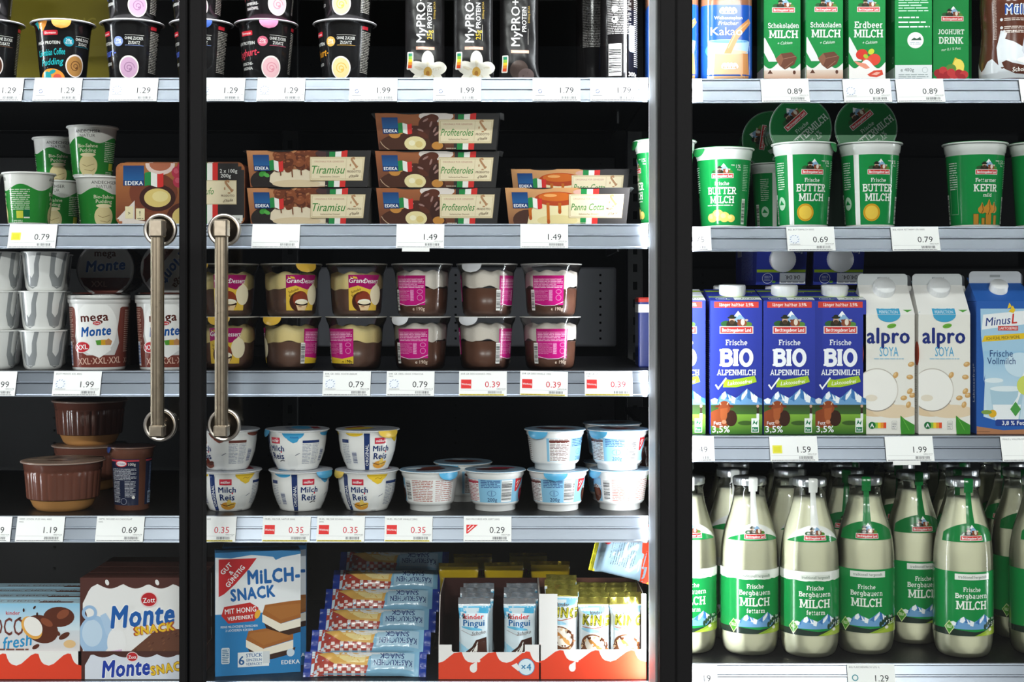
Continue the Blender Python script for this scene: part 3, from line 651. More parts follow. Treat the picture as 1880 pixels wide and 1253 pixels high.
protein('dessert_cup', 'black cup with brown swirl, cut by the picture edge, on the top shelf', -14, YF, z1, -12, '#c98b52', '#8a6248', ['Mousse'], ['SCHOKO'], (26, 22), ('#5b382a', '#c7a693'), blob=None)
protein('dessert_cup', 'black cup with brown swirl stacked upon the one at the picture edge', -24, YF, z1 + .0892, -8, '#c98b52', '#8a6248', ['Mousse'], ['SCHOKO'], (26, 22), ('#5b382a', '#c7a693'))
protein('coffee_pudding_cup', 'black cup with teal script and an orange and teal tab, coffee picture', 116, YF, z1, 0, '#27b6bd', '#1f8fa5', ['Colombian Coffee', 'Pudding'], [], (30, 22), ('#b58247', '#6d4525'), ('#f09a3e', '#2a9aa0', '#d9594a'), '#f0a545')
protein('yoghurt_cup', 'black cup with blue script and lilac yoghurt picture, beside the coffee pudding', 243, YF, z1, -30, '#5a72d8', '#8b9fd6', ['Joghurt-'], ['BLAUBEERE'], (34, 19), ('#cfa6c4', '#a57c9f'))
protein('yoghurt_cup', 'black cup with blue script stacked upon the lilac yoghurt cup', 243, YF, z1 + .0892, -26, '#5a72d8', '#8b9fd6', ['Joghurt-'], ['BLAUBEERE'], (44, 22), ('#cfa6c4', '#a57c9f'))
protein('yoghurt_cup', 'black cup with lilac picture half hidden behind the door uprights', 370, YF, z1, -34, '#5a72d8', '#8b9fd6', ['Joghurt-'], ['BLAUBEERE'], (33, 19), ('#c596b6', '#a57c9f'), tab='#3c62b8')
protein('yoghurt_cup', 'black cup with lilac picture stacked right beside the door uprights', 362, YF, z1 + .0892, -26, '#5a72d8', '#8b9fd6', ['Joghurt-'], ['BLAUBEERE'], (36, 20), ('#c596b6', '#a57c9f'))
t = protein('yoghurt_cup', 'black cup with red script, pink picture and a pink pull tab', 489, YF, z1, -18, '#e2465a', '#e0708a', ['Joghurt-'], ['KIRSCHE-', 'ARONIA'], (32, 19), ('#e6b7bd', '#d88f9c'), tab='#d884ac', bt='#d98fb4')
t = protein('yoghurt_cup', 'black cup with red script stacked upon the one with the pink pull tab', 494, YF, z1 + .0892, -14, '#e2465a', '#e0708a', ['Joghurt-'], ['HIMBEERE-', 'GRANATAPFEL'], (34, 24), ('#ecc0c8', '#d88f9c'))
protein('yoghurt_cup', 'black cup with pale yellow picture and orange script', 633, YF, z1, -36, '#eba12b', '#e6b45a', ['Joghurt-'], ['MANGO'], (34, 18), ('#f3dba0', '#e9bd57'))
protein('yoghurt_cup', 'black cup with pale yellow picture stacked upon the other yellow one', 638, YF, z1 + .0892, -40, '#eba12b', '#e6b45a', ['Joghurt-'], ['MANGO'], (34, 24), ('#f3dba0', '#e9bd57'))
# big yellow multipack behind the coffee pudding, its shade put into the olive colour
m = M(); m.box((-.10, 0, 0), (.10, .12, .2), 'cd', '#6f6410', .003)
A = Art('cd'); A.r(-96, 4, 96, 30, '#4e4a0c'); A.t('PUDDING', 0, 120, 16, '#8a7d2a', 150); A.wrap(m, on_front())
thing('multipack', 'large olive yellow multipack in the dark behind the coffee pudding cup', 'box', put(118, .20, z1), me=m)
# ------------------------------------------------------------------ pouches
def pillow(w, h, d, mat, col, art=None, crimp=6., crimpcol=None, crimpmat=None, nx=20, nz=36, puff=2.2, wob=1., seed=1, dv=5):
    """A flow-wrapped pack standing upright: puffed body and flat crimped ends (mm)."""
    R = random.Random(seed); ph = [R.random() * 6 for _ in range(6)]
    def half(u, v):
        a = max(0, 1 - abs(2 * u / w) ** puff); b = max(0., min(1, min(v, h - v) / (h * .16))); b = b * b * (3 - 2 * b)
        return d / 2 * (a ** .5) * b + .25 + wob * .5 * (math.sin(v * .12 + ph[0]) + math.sin(u * .25 + v * .07 + ph[1]) + .7 * math.sin(v * .3 + u * .12 + ph[2])) * a * b
    def nar(v):
        b = max(0., min(1, min(v, h - v) / (h * .16))); return 1 + .06 * (1 - b * b) - .02
    def S(u, v, z, sg):
        return ((u * nar(v)) * MM, -sg * (half(u, v) * MM + z), v * MM)
    mb = M()
    for sg in (1, -1):
        rows = [[S(-w / 2 + w * j / nx, h * i / nz, 0, sg) for j in range(nx + 1)] for i in range(nz + 1)]
        if sg < 0: rows = [r[::-1] for r in rows]
        mb.grid(rows, mat, lin(col))
    for v0, v1 in ((-crimp, 0), (h, h + crimp)):
        rows = []
        for i in range(9):
            v = v0 + (v1 - v0) * i / 8
            rows.append([((-w / 2 + w * j / nx) * 1.04 * MM, ((.9 if i % 2 else -.9) * .5 + 1.2 * math.sin(j * .8 + ph[3]) * (abs(v - (0 if v0 < 0 else h)) / crimp)) * MM, v * MM) for j in range(nx + 1)])
        for s2 in (0, 1): mb.grid([r[::-1] for r in rows] if s2 else rows, crimpmat or mat, lin(crimpcol or col))
    if art:
        def f(u, v, z):
            u *= 1000; v *= 1000; p = S(u, v, z + .00045, 1); e = .5
            gx = (half(u + e, v) - half(u - e, v)) / (2 * e); gz = (half(u, v + e) - half(u, v - e)) / (2 * e); l = math.sqrt(gx * gx + gz * gz + 1)
            return p, (-gx / l, -1 / l, -gz / l)
        art.wrap(mb, f, 4, dv)
    return mb
def flower(A, x, y, s):
    for a, l in ((90, 1.1), (20, 1), (160, 1), (-40, .9), (220, .9)):
        A.e(x + math.cos(math.radians(a)) * s * .62 * l, y + math.sin(math.radians(a)) * s * .62 * l, s * .62, s * .4, '#f4efe2', 18, a); A.e(x + math.cos(math.radians(a)) * s * .55 * l, y + math.sin(math.radians(a)) * s * .55 * l, s * .35, s * .1, '#e3d9c2', 12, a)
    A.e(x, y, s * .26, s * .3, '#e0b25a', 14); A.e(x, y - s * .08, s * .12, s * .15, '#b9803a', 10)
def pouch(label, px, Y, dim=False, seed=1):
    A = Art('pl'); A.e(0, 158, 22, 15, '#4a4540', 24); A.e(0, 158, 20, 13, '#1c1a19', 24); A.t('DRINK', 0, 158, 5, '#cfcac0', 26); A.t('VANILLE' if not dim else 'SCHOKO', 0, 139, 6, '#d7b25c' if not dim else '#3a3430', 26)
    A.t('MyPRO+', -7, 93, 13.5, '#f3f1ee', 72, .02, 0, 90); A.t('25g' if not dim else '', 6.5, 69, 7.4, '#ecc53c', 14, .01, 0, 90, ); A.t('PROTEIN', 6.5, 98, 7, '#f3f1ee', 38, .02, 0, 90); A.l([(13, 60), (13, 84)], .5, '#cfcac0'); A.t('5100mg BCAA', 14, 106, 3, '#c9a64a', 32, 0, 0, 90)
    A.r(-14, 46.5, 14, 51, '#f0b29a'); A.micro(-11, 47.8, 11, 49.7, 1, '#ffffff', 3, .6)
    if not dim: flower(A, 4, 14, 24)
    else: A.e(-1, 22, 14, 14, '#4a3c37', 20); A.e(10, 14, 12, 10, '#6a5a58', 18)
    A.rr(-27, 17, -18, 43, 1.5, '#e9e6e0')
    for i, c in enumerate(('#e2542e', '#ee9a36', '#f1cf3b', '#8ec04a', '#2e8b6a')): A.r(-25.4, 19 + i * 4.4, -19.6, 23.4 + i * 4.4, c)
    me = pillow(60, 196, 20, 'pl', '#141213', A, crimp=1, seed=seed, wob=1.1)
    thing('protein_drink_pouch', label, 'drink pouch', put(px, Y, z1 + .0015), .12, 'slim dark pouches on the top shelf', me=me)
pouch('black pouch with white orchid, beside the pale yellow yoghurt cups', 780, .05, seed=2)
pouch('black pouch with white orchid, beside the dim brown pouch', 869, .05, seed=5)
pouch('dim brown-black pouch without an orchid', 953, .08, True, seed=9)
# black bottles by the post
def slim_bottle(label, px, Y, cap, barcode):
    A = Art('gl'); A.micro(-20, 70, 18, 172, 40, '#8d8a88', 5); A.micro(24, 22, 44, 172, 50, '#b9b6b2', 7)
    if barcode: A.code(-18, 8, 2, 56, '#f2f0ec', '#222', True); A.r(8, 4, 9.6, 196, '#e9e7e4'); A.rr(14, 44, 26, 84, 4, '#b8c3c6'); A.t('300g', 22, 11, 6.5, '#e8e4df', 20); A.e(-8, 108, 5, 5, '#dcd9d5', 18); A.e(-8, 92, 5, 5, '#dcd9d5', 18); A.e(-9, 93, 2, 2, '#222', 10)
    pr = [(26, 0), (28, 3), (28, 176), (26, 186), (16, 204), (15, 208)]
    t = thing('drink_bottle', label, 'bottle', put(px, Y, z1), 0, 'slim bottles by the grey post')
    obj('bottle_body', cup(pr, '#151314', A, 28, 'gl'), t); mb = M(); mb.lathe(mm([(16.5, 206), (17, 208), (17, 222), (15, 224), (0, 224)]), 'pl', cap, 32); obj('cap', mb, t)
    return t
slim_bottle('slim black bottle with a white barcode and a nutrition table', 1136, .06, '#1a1a1a', True)
b = slim_bottle('slim dark bottle in shadow behind the barcode bottle', 1090, .17, '#7c1234', False)
# a sealed magenta-capped flask further back
# ------------------------------------------------------------------ second shelf: green pudding cups
z2 = ZL[1]
A = Art('gl'); n = 40
A.p([(-104, 0), (104, 0)] + [(104 - 208 * i / n, 56 - 5 * math.sin((104 - 208 * i / n) / 9.)) for i in range(n + 1)], '#2b8a36')
for off in (0, 104):
    A.t('ANDECHSER', off - 2, 69, 5, '#2c2a28', 36, .005); A.t('NATUR', off - 2, 62.5, 5, '#7a7875', 22, 0)
    A.t('Bio-Sahne', off - 2, 47, 5.4, '#f3f0d2', 30, .01); A.t('Pudding', off - 2, 40, 5.4, '#f3f0d2', 26, .01)
    A.e(off - 2, 16, 15, 17, '#ead9a2', 26); A.e(off - 2, 33, 12, 3, '#f3e6bb', 18); A.l([(off - 11, 18), (off - 4, 15), (off + 8, 19)], .6, '#7a5a30'); A.l([(off - 8, 10), (off + 4, 8), (off + 9, 12)], .6, '#7a5a30')
    A.micro(off + 24, 22, off + 55, 54, 11, '#dcebcf', 3 + off, .35); A.r(off + 34, 10, off + 45, 21, '#cfd34a'); A.r(off + 46, 12, off + 55, 23, '#146a42'); A.r(off + 46, 10, off + 55, 12, '#e8ecdf'); A.micro(off + 28, 3, off + 44, 8, 2, '#dcebcf', 3, .4); A.t('1,7', off + 18, 54, 3, '#dcebcf')
pr = [(28, 0), (29.5, 1.5), (36.5, 74), (37.5, 76)]
me_b = cup(pr, '#efeee8', A, 33, 'gl').mesh('cup_body'); me_l = foil_lid(39.2, 78.4, '#f2f1ee', mat='pl').mesh('lid'); me_r = rim(39.4, 78, '#f1f0ec').mesh('rim')
def natur(label, px, Y, z, du):
    t = thing('pudding_cup', label, 'pudding cup', put(px, Y, z), du / 33, 'white and green pudding cups'); obj('cup_body', me_b, t); obj('rim', me_r, t); obj('lid', me_l, t); return t
natur('white and green pudding cup showing its small print, front of its shelf', 53, .06, z2, -43)
natur('white and green pudding cup in shadow behind the one showing its small print', 107, .205, z2, 3)
natur('white and green pudding cup in shadow beside the chocolate dessert box', 184, .13, z2, 17)
natur('white and green pudding cup standing on top of two others', 170, .135, z2 + .0792, 4)
natur('dim white and green pudding cup stacked at the back', 104, .29, z2 + .0792, 15)
natur('dim white and green pudding cup at the back, below the stacked one', 108, .29, z2, 15)
natur('white and green pudding cup cut by the picture edge', -46, .07, z2, 20)
# ------------------------------------------------------------------ Italian dessert sleeves
SW, SB, SH, SD = 186., 174., 54.5, 84.
def sleeve_front(A, kind, word):
    A.win = (-93, 0, 93, SH)
    A.r(-93, 0, 93, SH, '#2a2726')
    warm = {'tiramisu': ('#8a4c2c', '#c98a5c'), 'profiteroles': ('#5a3222', '#a8643c'), 'panna': ('#8a5a3c', '#d9a06a')}[kind]
    A.g(-93, 0, 26, SH, warm[0], warm[1]); R = random.Random(3)
    if kind == 'tiramisu':
        A.e(-66, 8, 26, 18, '#241c1a', 26); A.e(-72, 20, 6, 4, '#3f9a3a', 12, 30); A.e(-66, 18, 5, 3, '#56b04a', 12, -20)
        A.p([(-62, 8), (-54, 3), (-16, 0), (28, 1), (34, 8), (30, 20), (-8, 27), (-52, 25), (-60, 18)], '#ecdcc0'); A.e(-20, 5, 38, 6, '#e0caa6', 24)
        for i in range(46):
            x, y = -48 + 58 * R.random(), 27 + 26 * R.random(); A.e(x, y, 7.5, 5.4, ('#5f2c16', '#74391d', '#8b4a28')[i % 3], 12, 50 * R.random()); A.e(x - 1.5, y + 1.8, 3, 1.5, '#9f5c38', 8)
        for x, y in ((-44, 17), (-26, 15), (-12, 18)): A.l([(x, 28), (x + .6, y)], 1.8, '#7a4424')
        A.e(20, 50, 10, 5, '#4a3030', 12)
    elif kind == 'profiteroles':
        A.e(-40, 6, 52, 20, '#4a2616', 30); A.l(_c(-48, 16, 42, 22, 190, 290), 1.2, '#c0a184'); A.e(-2, 50, 26, 9, '#e8ddd6', 22)
        for x, y, rx, ry, c in ((-66, 23, 9, 6, '#c98a3e'), (-58, 28, 7, 5, '#d69c4c'), (-14, 36, 15, 15, '#4c2315'), (0, 20, 13, 16, '#3a1a10'), (-8, 47, 10, 6, '#5c2c1a'), (0, 6, 9, 6, '#c98a3e'), (-34, 22, 20, 14, '#4a2214')): A.e(x, y, rx, ry, c, 22)
        for x, y, a in ((-18, 44, 30), (-4, 30, 60), (-42, 30, 20), (-10, 38, 70), (-26, 29, -20), (-1, 24, 40)): A.e(x, y, 5, 1.6, '#a07a72', 10, a)
        A.e(-35, 9, 17, 11, '#f0e0a8', 22); A.e(-40, 10, 5, 4, '#fbf2cf', 12); A.e(-29, 8, 6, 5, '#e3cb84', 12); A.e(-22, 22, 9, 4, '#5a2a18', 14, -30)
    else:
        A.e(-62, 6, 24, 16, '#4a2c22', 24); A.p([(-64, 0), (-60, 14), (-50, 30), (8, 34), (18, 26), (22, 0)], '#f0e2b2'); A.e(-16, 6, 32, 8, '#e6d49a', 24)
        A.e(-16, 38, 34, 10.5, '#b5431a', 30); A.e(-18, 41, 26, 6.5, '#d2691e', 28); A.e(-26, 43, 10, 2.4, '#f0a860', 16)
        for x, y in ((-30, 4), (-12, 19), (-58, 10)): A.l([(x, 32), (x, y)], 4.6, '#c4681c'); A.e(x, y, 2.6, 3.6, '#b5541a', 12)
        A.e(20, 48, 12, 4, '#d9a89a', 14); A.e(-60, 30, 8, 6, '#c98a5c', 14)
    A.r(26, 0, 93, SH, '#2f2d2d') if kind != 'panna' else A.r(26, 0, 93, SH, '#3a3737')
    x = 31 if kind != 'panna' else 20
    flag(A, x, -2, 27, SH + 4, False)
    for cx in (-42, 34): A.e(cx, SH + 1, 22, 3, '#1b1c1e', 22)
    A.r(2, 9.5, 85, 45, '#cdb88e'); A.r(3, 10.5, 84, 44, '#f1e2bf'); A.r(57, 12, 57.5, 42.5, '#cdb88e'); A.l([(4.5, 12), (82.5, 12), (82.5, 42.5), (4.5, 42.5), (4.5, 12)], .4, '#b59a68')
    A.t('ORIGINALE FÜR GENIESSER', 31, 38, 2.6, '#c28a78', 46, .0); A.t(word, 30.5, 26, 12 if len(word) < 9 else 10.4, '#3f8a3c', 51, .014, .3); A.t('Italienisches Dessert', 33, 15.5, 2.6, '#7a5a3c', 36, .0)
    italy(A, 69, 34, 2.0); A.t('PRODOTTO', 70, 23, 3.2, '#5c3c24', 21, .02); A.t("d'Italia", 70, 16.5, 4, '#5c3c24', 18, .02, .4, 8)
    A.r(-84, 24, -60, 48, '#163e78'); A.g(-84, 32, -60, 48, '#1f5f9c', '#163e78'); A.t('EDEKA', -72, 28, 4.6, '#ffffff', 25, .03); flag(A, -60, 24, 21, 15)
    A.micro(14, 1, 30, 3, 1, '#d8c8b0', 2, .5); A.win = None
def sleeve_mesh(kind, word):
    wid = lambda v: SB + (SW - SB) * v / SH
    mb = M(); k = MM; x1, x0 = SW / 2 * k, SB / 2 * k; h = SH * k; d = SD * k; c = lin('#2b2929')
    fr_ = [(-x0, 0, 0), (x0, 0, 0), (x1, 0, h), (-x1, 0, h)]; bk_ = [(x, d, z) for x, _, z in fr_]
    mb.poly(fr_, 'cd', c); mb.poly(bk_[::-1], 'cd', c); mb.poly([fr_[3], fr_[2], bk_[2], bk_[3]], 'cd', c); mb.poly([fr_[1], fr_[0], bk_[0], bk_[1]], 'cd', c)
    A = Art('cd'); sleeve_front(A, kind, word)
    A.wrap(mb, lambda u, v, z: ((u * wid(v * 1000) / SW, -z, v), (0, -1, 0)))
    trs = []
    for sx_ in (-1, 1): # the clear tray looks out of the open ends
        tr = M(); trs.append(tr); tr.box((sx_ * (x0 - .004) - .003, .004, .002), (sx_ * (x0 - .004) + .003, d - .004, h - .003), 'pl', '#b9b4ae', .002)
        rows = [[(sx_ * (x1 - .006 + .012 * j / 3), y, h + .0008 - .0015 * (j == 3)) for j in range(4)] for y in (.002, .02, .06, d - .002)]
        tr.grid(rows, 'pl', lin('#8f9194'))
    return [mb.mesh('sleeve')] + [q.mesh('tray_end') for q in trs]
SLV = {}
def sleeve(kind, word, label, px, Y, z, rz=0.):
    if kind not in SLV: SLV[kind] = sleeve_mesh(kind, word)
    t = thing('dessert_pack', label, 'dessert pack', put(px, Y, z), rz, 'Italian dessert packs on the second shelf'); obj('sleeve', SLV[kind][0], t)
    for q in SLV[kind][1:]: obj('tray_end', q, t)
sleeve('tiramisu', 'Tiramisu', 'tiramisu dessert sleeve, lower of two', 568, .03, z2 + .0004); sleeve('tiramisu', 'Tiramisu', 'tiramisu dessert sleeve, upper of two', 567, .03, z2 + .0562)
sleeve('profiteroles', 'Profiteroles', 'profiteroles dessert sleeve, bottom of three', 805, .03, z2 + .0004); sleeve('profiteroles', 'Profiteroles', 'profiteroles dessert sleeve, middle of three', 803, .036, z2 + .0562, .03); sleeve('profiteroles', 'Profiteroles', 'profiteroles dessert sleeve, top of three', 803, .03, z2 + .112)
sleeve('panna', 'Panna Cotta', 'panna cotta dessert sleeve standing in front', 1042, .025, z2 + .0004, -.02)
m = M(); m.box((-.086, 0, 0), (.086, .084, .0385), 'cd', '#3a3737', .002); thing('dessert_pack', 'dark dessert pack under the rear panna cotta sleeve', 'dessert pack', put(1045, .14, z2), 0, 'Italian dessert packs on the second shelf', me=m)
sleeve('panna', 'Panna Cotta', 'panna cotta dessert sleeve in shadow at the back', 1047, .14, z2 + .0388, -.01)
# chocolate dessert box with rounded corners, its right end beyond the door uprights
def tartufo(label, px, Y, z, rear=False):
    w, h, d = 192., 92., 90.; A = Art('cd'); A.win = (-95.5, .5, 95.5, h - .5)
    A.g(-96, 0, 40, h, '#6d3422', '#b9733f'); A.e(-40, 48, 36, 30, '#7a3c26', 28); A.e(-34, 40, 27, 20, '#3d1a14', 28); A.e(-34, 40, 20, 14, '#e3c878', 26); A.e(-30, 42, 12, 8, '#efdc98', 20)
    A.e(10, 12, 30, 22, '#4f2219', 26); A.e(8, 12, 20, 15, '#e3c878', 24); A.p([(-95, 8), (-68, 36), (-68, 8), (-30, 0), (-95, 0)], '#e8dcd4'); A.e(-30, 90, 22, 16, '#e9cfc6', 24); A.e(-30, 90, 16, 10, '#b5694c', 20)
    for x, y in ((-4, 78), (6, 70), (-2, 64), (12, 82), (14, 62), (4, 86)): A.e(x, y, 9, 9, '#b8324a', 16); A.e(x - 2, y + 2, 4, 4, '#d0566a', 12)
    A.r(-85, 58, -54, 88, '#163e78'); A.g(-85, 66, -54, 88, '#1f5f9c', '#163e78'); A.t('EDEKA', -69, 62, 6, '#ffffff', 31, .03); flag(A, -53, 57, 28, 20)
    A.r(-82, 9, -70, 27, '#efe2b8'); A.t('>', -76, 17, 5, '#222', 6); A.r(-66, 7, -53, 24, '#efe2b8'); A.t('!', -60, 17, 7, '#222'); A.micro(-64, 8, -55, 10, 1, '#554', 3)
    A.r(40, 0, 96, h, '#322f2f'); flag(A, 32, -2, 24, h + 4, False); A.r(20, 30, 84, 66, '#cdb88e'); A.r(21, 31, 83, 65, '#f1e2bf'); A.t('Tartufo', 36, 50, 10, '#3f8a3c', 28, .01, .3); italy(A, 72, 55, 2.2); A.t('PRODOTTO', 71, 43, 3.2, '#5c3c24', 20, .02); A.t("d'Italia", 71, 36, 4, '#5c3c24', 18, .02, .4, 8)
    A.t('2 x 100g', 72, 80, 5.5, '#f4f2ee', 26, .02); A.t('200g', 68, 73, 5.5, '#f4f2ee', 16, .02); A.r(60, 2, 93, 14, '#e9e9e4'); A.t('04.05.2024', 76, 8, 4, '#333', 28, 0)
    mb = M(); pts = []
    for cx, cz, a in ((-86, 10, 180), (86, 10, 270), (86, h - 10, 0), (-86, h - 10, 90)): pts += _c(cx, cz, 10, 10, a, a + 90, 5)
    mb.prism([(x * MM, zz * MM) for x, zz in pts], 0, d * MM, 'cd', '#a8643c', '#7a3c26')
    # print clipped to the rounded outline
    o = []
    for p, c, zz, mt in A.q:
        def inside(p): return all(not (abs(x) > 86 and (y < 10 or y > h - 10) and math.hypot(abs(x) - 86, (10 - y) if y < 10 else y - h + 10) > 10.2) for x, y in p)
        for ps, cs in split(p, c, 0, 4.8):
            for p2, c2 in split(ps, cs, 1, 5.1):
                if inside(p2): o.append((p2, c2, zz, mt))
    A.q = o; A.wrap(mb, on_front()); return thing('dessert_box', label, 'dessert box', put(px, Y, z), 0, 'chocolate truffle dessert boxes', me=mb)
tartufo('chocolate truffle dessert box behind the door handles', 331, .03, z2 + .0003)
m = M(); m.box((-.095, 0, 0), (.095, .09, .0105), 'cd', '#3b2a22', .001); thing('cardboard_tray', 'flat brown cardboard tray under the rear truffle box', 'tray', put(335, .125, z2), me=m)
tartufo('chocolate truffle dessert box half hidden behind the other one', 335, .125, z2 + .011)
# ------------------------------------------------------------------ third shelf: swirl cups, tall dessert cups
z3 = ZL[2]
A = Art('gl'); g_ = '#96999b'
for c in (-62, -20, 22, 64):
    L_ = [(c - 12, 58), (c - 13, 40), (c - 14, 22), (c - 9, 7), (c, 3), (c + 9, 7), (c + 13, 22), (c + 13, 40), (c + 17, 58)]; I_ = [(c + 11, 58), (c + 6, 40), (c + 5, 26), (c, 19), (c - 6, 26), (c - 6, 40), (c - 4, 58)]
    A.p(L_ + I_, g_)
pr = [(23, 0), (26, 1.5), (28, 6), (33.5, 55), (34, 57)]
SWB = cup(pr, '#f1f1ef', A, 31, 'gl', du=2.5).mesh('cup_body'); SWL = foil_lid(34.9, 58, '#f4f4f2').mesh('lid')
for i, (px, Y, w) in enumerate(((79, .05, 'by the tall cup'), (-9, .05, 'at the picture edge'), (88, .16, 'at the back'), (2, .16, 'at the back, by the picture edge'))):
    for k, tier in enumerate(('bottom', 'middle', 'top')):
        t = thing('swirl_cup', f'white cup with grey swirl {w}, {tier} of its stack', 'dessert cup', put(px + (0, -1, 4)[k], Y, z3 + .0588 * k), .25 + .4 * i, 'stacked white and grey swirl cups')
        obj('cup_body', SWB, t); obj('lid', SWL, t)
def monte_word(A, x, y, h, w, blue='#1d5aa8'):
    for b, c in ((.11, '#ffffff'), (.06, blue)): A.t('Monte', x, y, h, c, w, b, .2, 4)
A = Art('gl'); A.win = (-130, 4, 130, 97); br = '#7c3d33'
A.r(-130, 0, 130, 22, br)
for u0, u1 in ((-58, -34), (46, 126)): A.r(u0, 0, u1, 94, br)
A.p([(-34, 22), (-34, 94), (-30, 90), (-28, 70), (-32, 50), (-26, 30), (-10, 22)], br); A.p([(34, 22), (46, 22), (46, 94), (42, 92), (38, 60), (42, 40)], br)
A.e(4, 62, 33, 40, '#fbfaf8', 34); A.p([(-20, 30), (10, 18), (28, 30), (20, 44), (-16, 44)], '#fbfaf8')
A.micro(-56, 30, -36, 92, 24, '#d9b5a6', 3, .4); A.code(-55, 6, -42, 42, '#f4f6fa', '#5b7fc0', True)
A.t('mega', 2, 79, 13, '#5b2620', 50, .05, 0, 3); monte_word(A, 4, 58, 13.5, 46); A.e(6, 69.5, 6.4, 3.6, '#f6e8e6', 18); A.e(6, 69.5, 5.4, 2.9, '#cc2b33', 18); A.t('Zott', 6, 69.5, 2.8, '#ffffff', 8)
A.p([(4, 44), (14, 45), (14, 37), (6, 37)], '#5a9f3c'); A.p([(12, 45), (20, 45), (19, 37), (12, 37)], '#d9a52f'); A.p([(18, 43), (23, 47), (29, 43), (27, 37), (19, 37)], '#c98d5c')
A.e(-18, 34, 14, 8.6, '#f5e9e6', 24, 6); A.e(-18, 34, 12.8, 7.6, '#c9303a', 24, 6); A.t('XXL', -18, 34, 7, '#ffffff', 20, .04, 0, 6)
A.t('XXL·XXL·XXL', 10, 14, 9.5, '#e2b8a6', 72, .03, 0, 2); A.t('XXL NEU', 78, 14, 8, '#e2b8a6', 46, .02); A.micro(52, 26, 118, 90, 22, '#d9b5a6', 8, .4); A.win = None
pr = [(37, 0), (38.5, 1.5), (43.6, 98), (44, 99), (45.4, 100), (46, 110)]
MB = cup(pr, '#f5f4f2', A, 42, 'gl', du=2.5).mesh('cup_body')
LA = Art('pl'); LA.e(0, 0, 43, 43, '#d9d6d6', 40); LA.p([(-40, -14), (40, -14), (34, -26), (14, -40), (-14, -40), (-34, -26)], '#7c3d33'); LA.t('mega', 0, 26, 11, '#5b2620', 46, .05); monte_word(LA, 0, 6, 17, 64); LA.t('XXL', -10, -24, 9, '#e2b8a6', 40, .03)
ML = M(); ML.lathe(mm([(44.5, 105), (46.4, 105), (46.8, 107), (46.6, 110.6), (46, 111.4), (45, 114.6), (41, 115), (40.5, 113), (0, 113)]), 'cl', '#ffffff', 56); ML = ML.mesh('clear_lid')
FL = foil_lid(45.6, 110.4, '#e3e0df', art=LA); FL.v = FL.v; FL = FL.mesh('foil_seal')
def mega(label, px, Y, z, rz=0., rot=None):
    t = thing('tall_dessert_cup', label, 'dessert cup', put(px, Y, z), rz, 'tall brown and white dessert cups', rot=rot); obj('cup_body', MB, t); obj('clear_lid', ML, t); obj('foil_seal', FL, t); return t
LIE = .30 - .115
mega('tall white and brown dessert cup standing clear of the door handle', 182, .055, z3, .06); mega('tall white and brown dessert cup half hidden by the door handle', 305, .055, z3, .07)
for px, w in ((186, 'first'), (309, 'second')):
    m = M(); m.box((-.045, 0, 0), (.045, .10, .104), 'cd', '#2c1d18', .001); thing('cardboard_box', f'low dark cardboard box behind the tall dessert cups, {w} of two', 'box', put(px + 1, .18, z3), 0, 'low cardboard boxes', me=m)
mega('tall dessert cup lying on its side in shadow, lid towards the glass', 940 + (192 - 940) * (D + LIE) / (D + .30), .30, z3 + .1045 + .0492, 0, (PI / 2, 0, 0)); mega('tall dessert cup lying on its side behind the handle, lid upside down', 940 + (309 - 940) * (D + LIE) / (D + .30), .30, z3 + .1045 + .0492, 0, (PI / 2, math.radians(130), 0))
